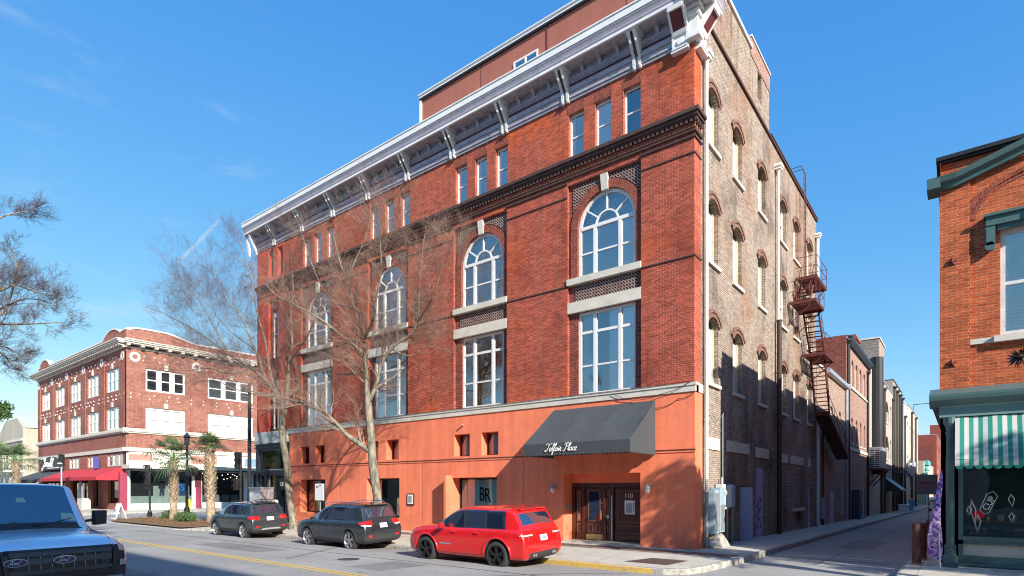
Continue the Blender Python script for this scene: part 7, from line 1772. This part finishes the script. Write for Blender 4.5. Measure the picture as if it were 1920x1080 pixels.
    mb = MB(); mb.box(.5, L-.6, -W+.3, W-.3, .2, .4); mb.build('underbody', M['plastic'], root)
    for a_ in (ra, fa):
        for sg in (-1, 1): wheel(root, a_, sg*(W-.13), r, P.get('tw', .25), P['rim'], P.get('sp', 5), sg)
    if 'extra' in P: P['extra'](root, body, bvh)
    finish(root, loc, yaw, sc, roll); return root
def jeep_x(root, body, bvh):
    for sg in (-1, 1): patch(bvh, 'B', [(sg*.48,.925),(sg*.86,.925),(sg*.86,.945),(sg*.48,.945)], 'lamp_bezel', M['plastic'], root, off=.012, nu=5, nv=1)
    patch(bvh, 'B', [(-.66,.30),(.66,.30),(.72,.47),(-.72,.47)], 'rear_diffuser', M['plastic'], root, off=.02, nu=10, nv=2)
    seamb = MB(); seam(bvh, 'B', dense([(-.62,.68),(.62,.68)], 8), seamb, .008, .004); seamb.build('trim_strip', M['chrome'], root)
    for y in (-.52,-.42,.42,.52): mb = MB(); mb.lathe((.04,y,.40), [(.045,-.06),(.05,.06)], 12, 'x'); mb.build('exhaust', M['chrome'], root)
    for ax in 'L':
        h = hit(bvh, ax, 3.05, .62); mb = MB()
        mb.add([(2.75,h.y+.006,.60),(3.25,h.y+.006,.60),(3.25,h.y+.006,.64),(2.75,h.y+.006,.64)], [(0,1,2,3)]); mb.build('side_badge', M['greymetal'], body)
    for ax in 'LR':
        for a_ in (.98, 3.84):
            mb = MB(); P0 = []
            for k in range(21):
                an = math.pi*(k-1)/18; h = hit(bvh, ax, a_+.50*math.cos(an), .385+.50*math.sin(an))
                if h is not None: P0.append(h)
            mb.tube(P0[1:-1], .034, 8); mb.build('arch_flare', M['red_car'], body, smooth=True)
suv('red_suv', 'bright red sport utility car with black rims, parked nearest in front of the entrance',
    dict(L=4.80, H=1.74, W=.97, belt=1.12, ax=(.98,3.84), r=.385, arch=.455, cowl=3.42, hood=1.15, ws=2.72, rg=.46, win=[(.70,'g'),(1.36,'t'),(1.44,'g'),(2.16,'t'),(2.26,'g')],
         doors=[[(1.36,1.1),(1.38,.78),(1.50,.44),(1.55,.36)],[(2.21,1.1),(2.21,.36)],[(3.32,1.08),(3.36,.7),(3.30,.36)]], handles=(1.72,2.62), tl=((.93,.93),(1.09,1.09),.46,.34), tl2=((.945,.945),(.985,.985),.50,.14), pz=.86, paint='red_car', rim='blackrim', sp=5, tw=.29, tumble=.15, extra=jeep_x, ins='plastic'),
    (-2.33, -5.12, -.04), math.pi, .98, R(-2.2))
def fore_x(root, body, bvh): pass
suv('grey_suv', 'dark blue grey sport utility car with chrome roof rails, middle one of the parked row',
    dict(L=4.60, H=1.71, W=.90, belt=1.08, ax=(.93,3.60), r=.36, arch=.42, cowl=3.38, hood=1.10, ws=2.62, rg=.40, win=[(.66,'g'),(1.16,'t'),(1.26,'g'),(2.02,'t'),(2.12,'g')],
         doors=[[(1.21,1.05),(1.24,.78),(1.40,.44),(1.45,.36)],[(2.07,1.05),(2.07,.36)],[(3.12,1.05),(3.14,.7),(3.08,.36)]], handles=(1.55,2.45), tl=((.93,.97),(1.10,1.05),.5,.34), tl2=((.88,.92),(.93,.97),.56,.20), pz=.90, paint='navy_car', rim='alloy', sp=5, clad=True, rails='chrome', extra=fore_x),
    (-9.66, -4.72, -.05), math.pi, .985, R(-2.4))
def trax_x(root, body, bvh):
    patch(bvh, 'B', [(-.48,.40),(.48,.40),(.36,.47),(-.36,.47)], 'skid_plate', M['metal'], root, off=.02, nu=5, nv=1)
suv('small_suv', 'small charcoal sport utility car with silver rims, parked furthest by the planting bed',
    dict(L=4.25, H=1.62, W=.885, belt=1.05, ax=(.83,3.38), r=.345, arch=.40, cowl=3.25, hood=1.07, ws=2.48, rg=.42, win=[(.70,'g'),(1.02,'t'),(1.12,'g'),(1.86,'t'),(1.95,'g')],
         doors=[[(1.07,1.02),(1.12,.74),(1.28,.44),(1.32,.36)],[(1.9,1.02),(1.9,.36)],[(2.95,1.02),(2.98,.7),(2.92,.36)]], handles=(1.42,2.25), tl=((.84,.88),(1.02,1.0),.5,.36), pz=.88, paint='grey_car', rim='alloy', sp=5, clad=True, rails='plastic', extra=trax_x),
    (-17.3, -4.78, -.04), math.pi, .995, R(-2.2))

# pickup truck in the near lane, heading right
root = thing('pickup_truck', 'pale blue grey pickup truck with black grille, cut off by the lower left corner', 'truck', (0,0,0))
W = 1.0
st = [(.0,.62,.8,1.1,W-.05,W-.1,'b','b'),(.05,.55,1.2,1.38,W-.02,W-.08,'b','b'),(.3,.5,1.3,1.42,W,W-.1,'b','b'),(1.95,.42,1.3,1.42,W,W-.1,'b','b'),(2.05,.42,1.36,1.5,W,W-.12,'b','g'),(2.2,.42,1.38,2.13,W,W-.2,'b','b'),(2.35,.42,1.38,2.13,W,W-.2,'g','b'),(2.40,.42,1.38,2.13,W,W-.2,'g','b'),
      (2.91,.42,1.37,2.15,W,W-.19,'g','b'),(2.95,.42,1.37,2.15,W,W-.19,'t','b'),(3.05,.42,1.37,2.15,W,W-.19,'g','b'),(3.09,.42,1.37,2.15,W,W-.19,'g','b'),(3.66,.42,1.36,2.135,W,W-.19,'g','b'),(3.72,.42,1.36,2.11,W,W-.19,'g','g'),(3.78,.42,1.36,2.08,W,W-.2,'g','g'),(4.36,.42,1.30,1.43,W-.01,W-.2,'b','g'),(4.42,.42,1.30,1.385,W-.01,W-.2,'b','b'),(4.5,.42,1.28,1.345,W-.01,W-.2,'b','b'),
      (5.2,.42,1.20,1.31,W-.02,W-.22,'b','b'),(5.62,.42,1.14,1.26,W-.03,W-.22,'b','b'),(5.78,.42,1.06,1.19,W-.06,W-.2,'b','b'),(5.86,.44,.95,1.10,W-.09,W-.2,'b','b'),(5.90,.46,.72,.88,W-.12,W-.22,'b','b')]
body, bvh = car_body(root, st, 'truck', (1.15,4.85), (.49,.42), False, W)
M['sticker'] = pmat('pale_green_paper', (.35,.5,.45), .6)
M['grillegrey'] = pmat('dark_grey_grille', (.055,.055,.065), .45, bmp=.05)
for p_ in body.data.polygons:
    if p_.center.x > 5.70 and p_.center.z < 1.09 and p_.material_index == 0: p_.material_index = 2
gm = patch(bvh, 'F', [(-.96,.40),(.96,.40),(.97,1.10),(-.97,1.10)], 'front_mask', M['plastic'], root, off=.018, nu=16, nv=6)
mb = MB(); patch(bvh, 'F', [(-.64,.72),(.64,.72),(.70,1.08),(-.70,1.08)], '', None, None, off=.03, nu=10, nv=4, cmb=mb); mb.build('grille', M['black'], root)
for z0, z1 in ((.735,.80),(.885,.968),(1.005,1.075)): patch(bvh, 'F', [(-.66,z0),(.66,z0),(.67,z1),(-.67,z1)], 'grille_bar', M['grillegrey'], root, off=.055, nu=12, nv=1)
mb = MB()
for sg in (-1, 1): patch(bvh, 'F', [(sg*.50,.80),(sg*.64,.80),(sg*.64,1.0),(sg*.50,1.0)], '', None, None, off=.05, nu=2, nv=2, cmb=mb)
mb.build('grille_end', M['black'], root); mb = MB()
for y in [-.58+.145*k for k in range(9)]: patch(bvh, 'F', [(y-.004,.74),(y+.004,.74),(y+.004,1.04),(y-.004,1.04)], '', None, None, off=.040, nu=1, nv=4, cmb=mb)
mb.build('grille_slats', M['greymetal'], root)
mb = MB()
for sg in (-1, 1):
    patch(bvh, 'F', [(sg*.66,.70),(sg*.72,.70),(sg*.76,1.02),(sg*.70,1.05)], '', None, None, off=.06, nu=1, nv=4, cmb=mb)
patch(bvh, 'F', [(-.70,1.075),(.70,1.075),(.70,1.11),(-.70,1.11)], '', None, None, off=.06, nu=12, nv=1, cmb=mb); patch(bvh, 'F', [(-.68,.66),(.68,.66),(.68,.72),(-.68,.72)], '', None, None, off=.05, nu=12, nv=1, cmb=mb)
mb.build('grille_frame', M['black'], root)
for sg in (-1, 1):
    mb = MB()
    for c in ([(.80,1.00),(.95,.98),(.95,1.09),(.78,1.10)], [(.88,.86),(.955,.86),(.955,.98),(.88,.98)], [(.80,.76),(.95,.76),(.955,.86),(.80,.85)]):
        patch(bvh, 'F', [(sg*a, b) for a, b in c], '', None, None, off=.03, nu=4, nv=2, cmb=mb)
    hl = mb.build('headlight', M['whitelens'], root); mb = MB()
    for k in range(5): patch(bvh, 'F', [(sg*(.81+.028*k),1.01),(sg*(.822+.028*k),1.01),(sg*(.822+.028*k),1.085),(sg*(.81+.028*k),1.085)], '', None, None, off=.034, nu=1, nv=1, cmb=mb)
    for k in range(5): patch(bvh, 'F', [(sg*(.81+.028*k),.775),(sg*(.822+.028*k),.775),(sg*(.822+.028*k),.84),(sg*(.81+.028*k),.84)], '', None, None, off=.034, nu=1, nv=1, cmb=mb)
    mb.build('lamp_reflector', M['chrome'], hl)
M['logo_blue'] = pmat('deep_blue_enamel', (.015,.02,.10), .25, coat=1, bmp=0)
FF = Frame((5.985,0,0), (0,1,0), (1,0,0))
for y in (0, -.60):
    xo = -.015 if y else 0
    F_ = Frame((5.97+xo,0,0), (0,1,0), (1,0,0)); mb = MB(); F_.band(mb, y, .932, 0, .15, 0, 360, -.01, .03, 28, .42); lg = mb.build('badge', M['chrome'], root)
    mb = MB(); F_.band(mb, y, .932, 0, .137, 0, 360, -.014, .0, 28, .39); mb.build('badge_field', M['logo_blue'], lg)
    script_text('Ford', 'lettering', M['chrome'], lg, F_, y-.088, .905, -.016, .068, .0042, .35, 1.25)
patch(bvh, 'F', [(-.97,.42),(.97,.42),(.98,.60),(-.98,.60)], 'bumper', M['chrome'], root, off=.07, nu=14, nv=2)
mb = MB(); patch(bvh, 'T', [(4.36,-.72),(4.56,-.72),(4.56,.72),(4.36,.72)], '', None, None, off=.012, nu=3, nv=12, cmb=mb); mb.build('cowl', M['plastic'], root)
for y in (-.1, .55):
    mb = MB(); mb.tube([(4.45,y-.5,1.40),(4.36,y-.2,1.43),(4.28,y+.1,1.50)], .012, 5); mb.build('wiper', M['plastic'], root)
mb = MB(); seam(bvh, 'T', dense([(4.5,.84),(5.3,.80),(5.7,.72)], 8), mb, .006); seam(bvh, 'T', dense([(4.5,-.84),(5.3,-.80),(5.7,-.72)], 8), mb, .006)
for ax in 'LR': seam(bvh, ax, dense([(3.0,1.36),(3.0,.45)]), mb); seam(bvh, ax, dense([(4.3,1.3),(4.3,.45)]), mb)
mb.build('shut_lines', M['plastic'], body)
for sg in (-1, 1):
    mb = MB(); mb.tube([(3.98,sg*.95,1.42),(3.98,sg*1.12,1.44)], .03, 6)
    y = sg*1.2; mb.add([(a, y+b*sg, z) for a in (3.92,4.08) for (b, z) in ((-.10,1.34),(.10,1.36),(.11,1.62),(-.10,1.62))], [(0,1,2,3),(7,6,5,4),(0,4,5,1),(1,5,6,2),(2,6,7,3),(3,7,4,0)])
    m_ = mb.build('mirror', M['plastic'], root); bv = m_.modifiers.new('bevel', 'BEVEL'); bv.width = .03; bv.segments = 3
mb = MB(); mb.box(.4,5.4,-.7,.7,.35,.6); mb.build('underbody', M['plastic'], root)
for a_ in (1.15, 4.85):
    for sg in (-1, 1): wheel(root, a_, sg*.86, .40, .26, 'alloy', 6, sg)
# papers on the dash and rear-view mirror base seen through the windshield
mb = MB(); patch(bvh, 'T', [(3.96,-.05),(4.03,-.07),(4.03,.07),(3.96,.05)], '', None, None, off=.006, nu=1, nv=2, cmb=mb); patch(bvh, 'T', [(4.2,.52),(4.32,.50),(4.32,.72),(4.2,.70)], '', None, None, off=.006, nu=1, nv=2, cmb=mb); mb.build('sticker', M['sticker'], root)
for o in list(root.children): pass
finish(root, (-11.10, -15.85, -.0), R(4), 1.055)

# white van far down the alley
root = thing('white_van', 'white van parked far down the alley beyond the road sign', 'van', (0,0,0))
st = [(.0,.4,1.0,1.5,.85,.75,'b','b'),(.05,.35,1.2,1.9,.92,.82,'b','b'),(.3,.3,1.2,2.05,.95,.85,'b','b'),(3.2,.3,1.2,2.05,.95,.85,'g','b'),(3.6,.3,1.2,1.95,.95,.8,'g','g'),(4.3,.3,1.1,1.2,.93,.7,'b','b'),(4.8,.3,.9,1.0,.9,.7,'b','b'),(4.95,.4,.6,.75,.8,.6,'b','b')]
body, bvh = car_body(root, st, 'van', (.9,3.9), (.42,.37), False, .95, 1)
patch(bvh, 'B', [(.05,.95),(.4,.95),(.4,1.15),(.05,1.15)], 'licence_plate', M['plastic'], root); patch(bvh, 'B', [(-.7,1.35),(.7,1.35),(.66,1.8),(-.66,1.8)], 'rear_window', M['carglass'], root)
tail(bvh, root, (.9,.9), (1.3,1.3), .72, .05, w=.95)
for a_ in (.9, 3.9):
    for sg in (-1, 1): wheel(root, a_, sg*.82, .35, .22, 'alloy', 5, sg)
finish(root, (3.9, 81, -1.03), R(90))
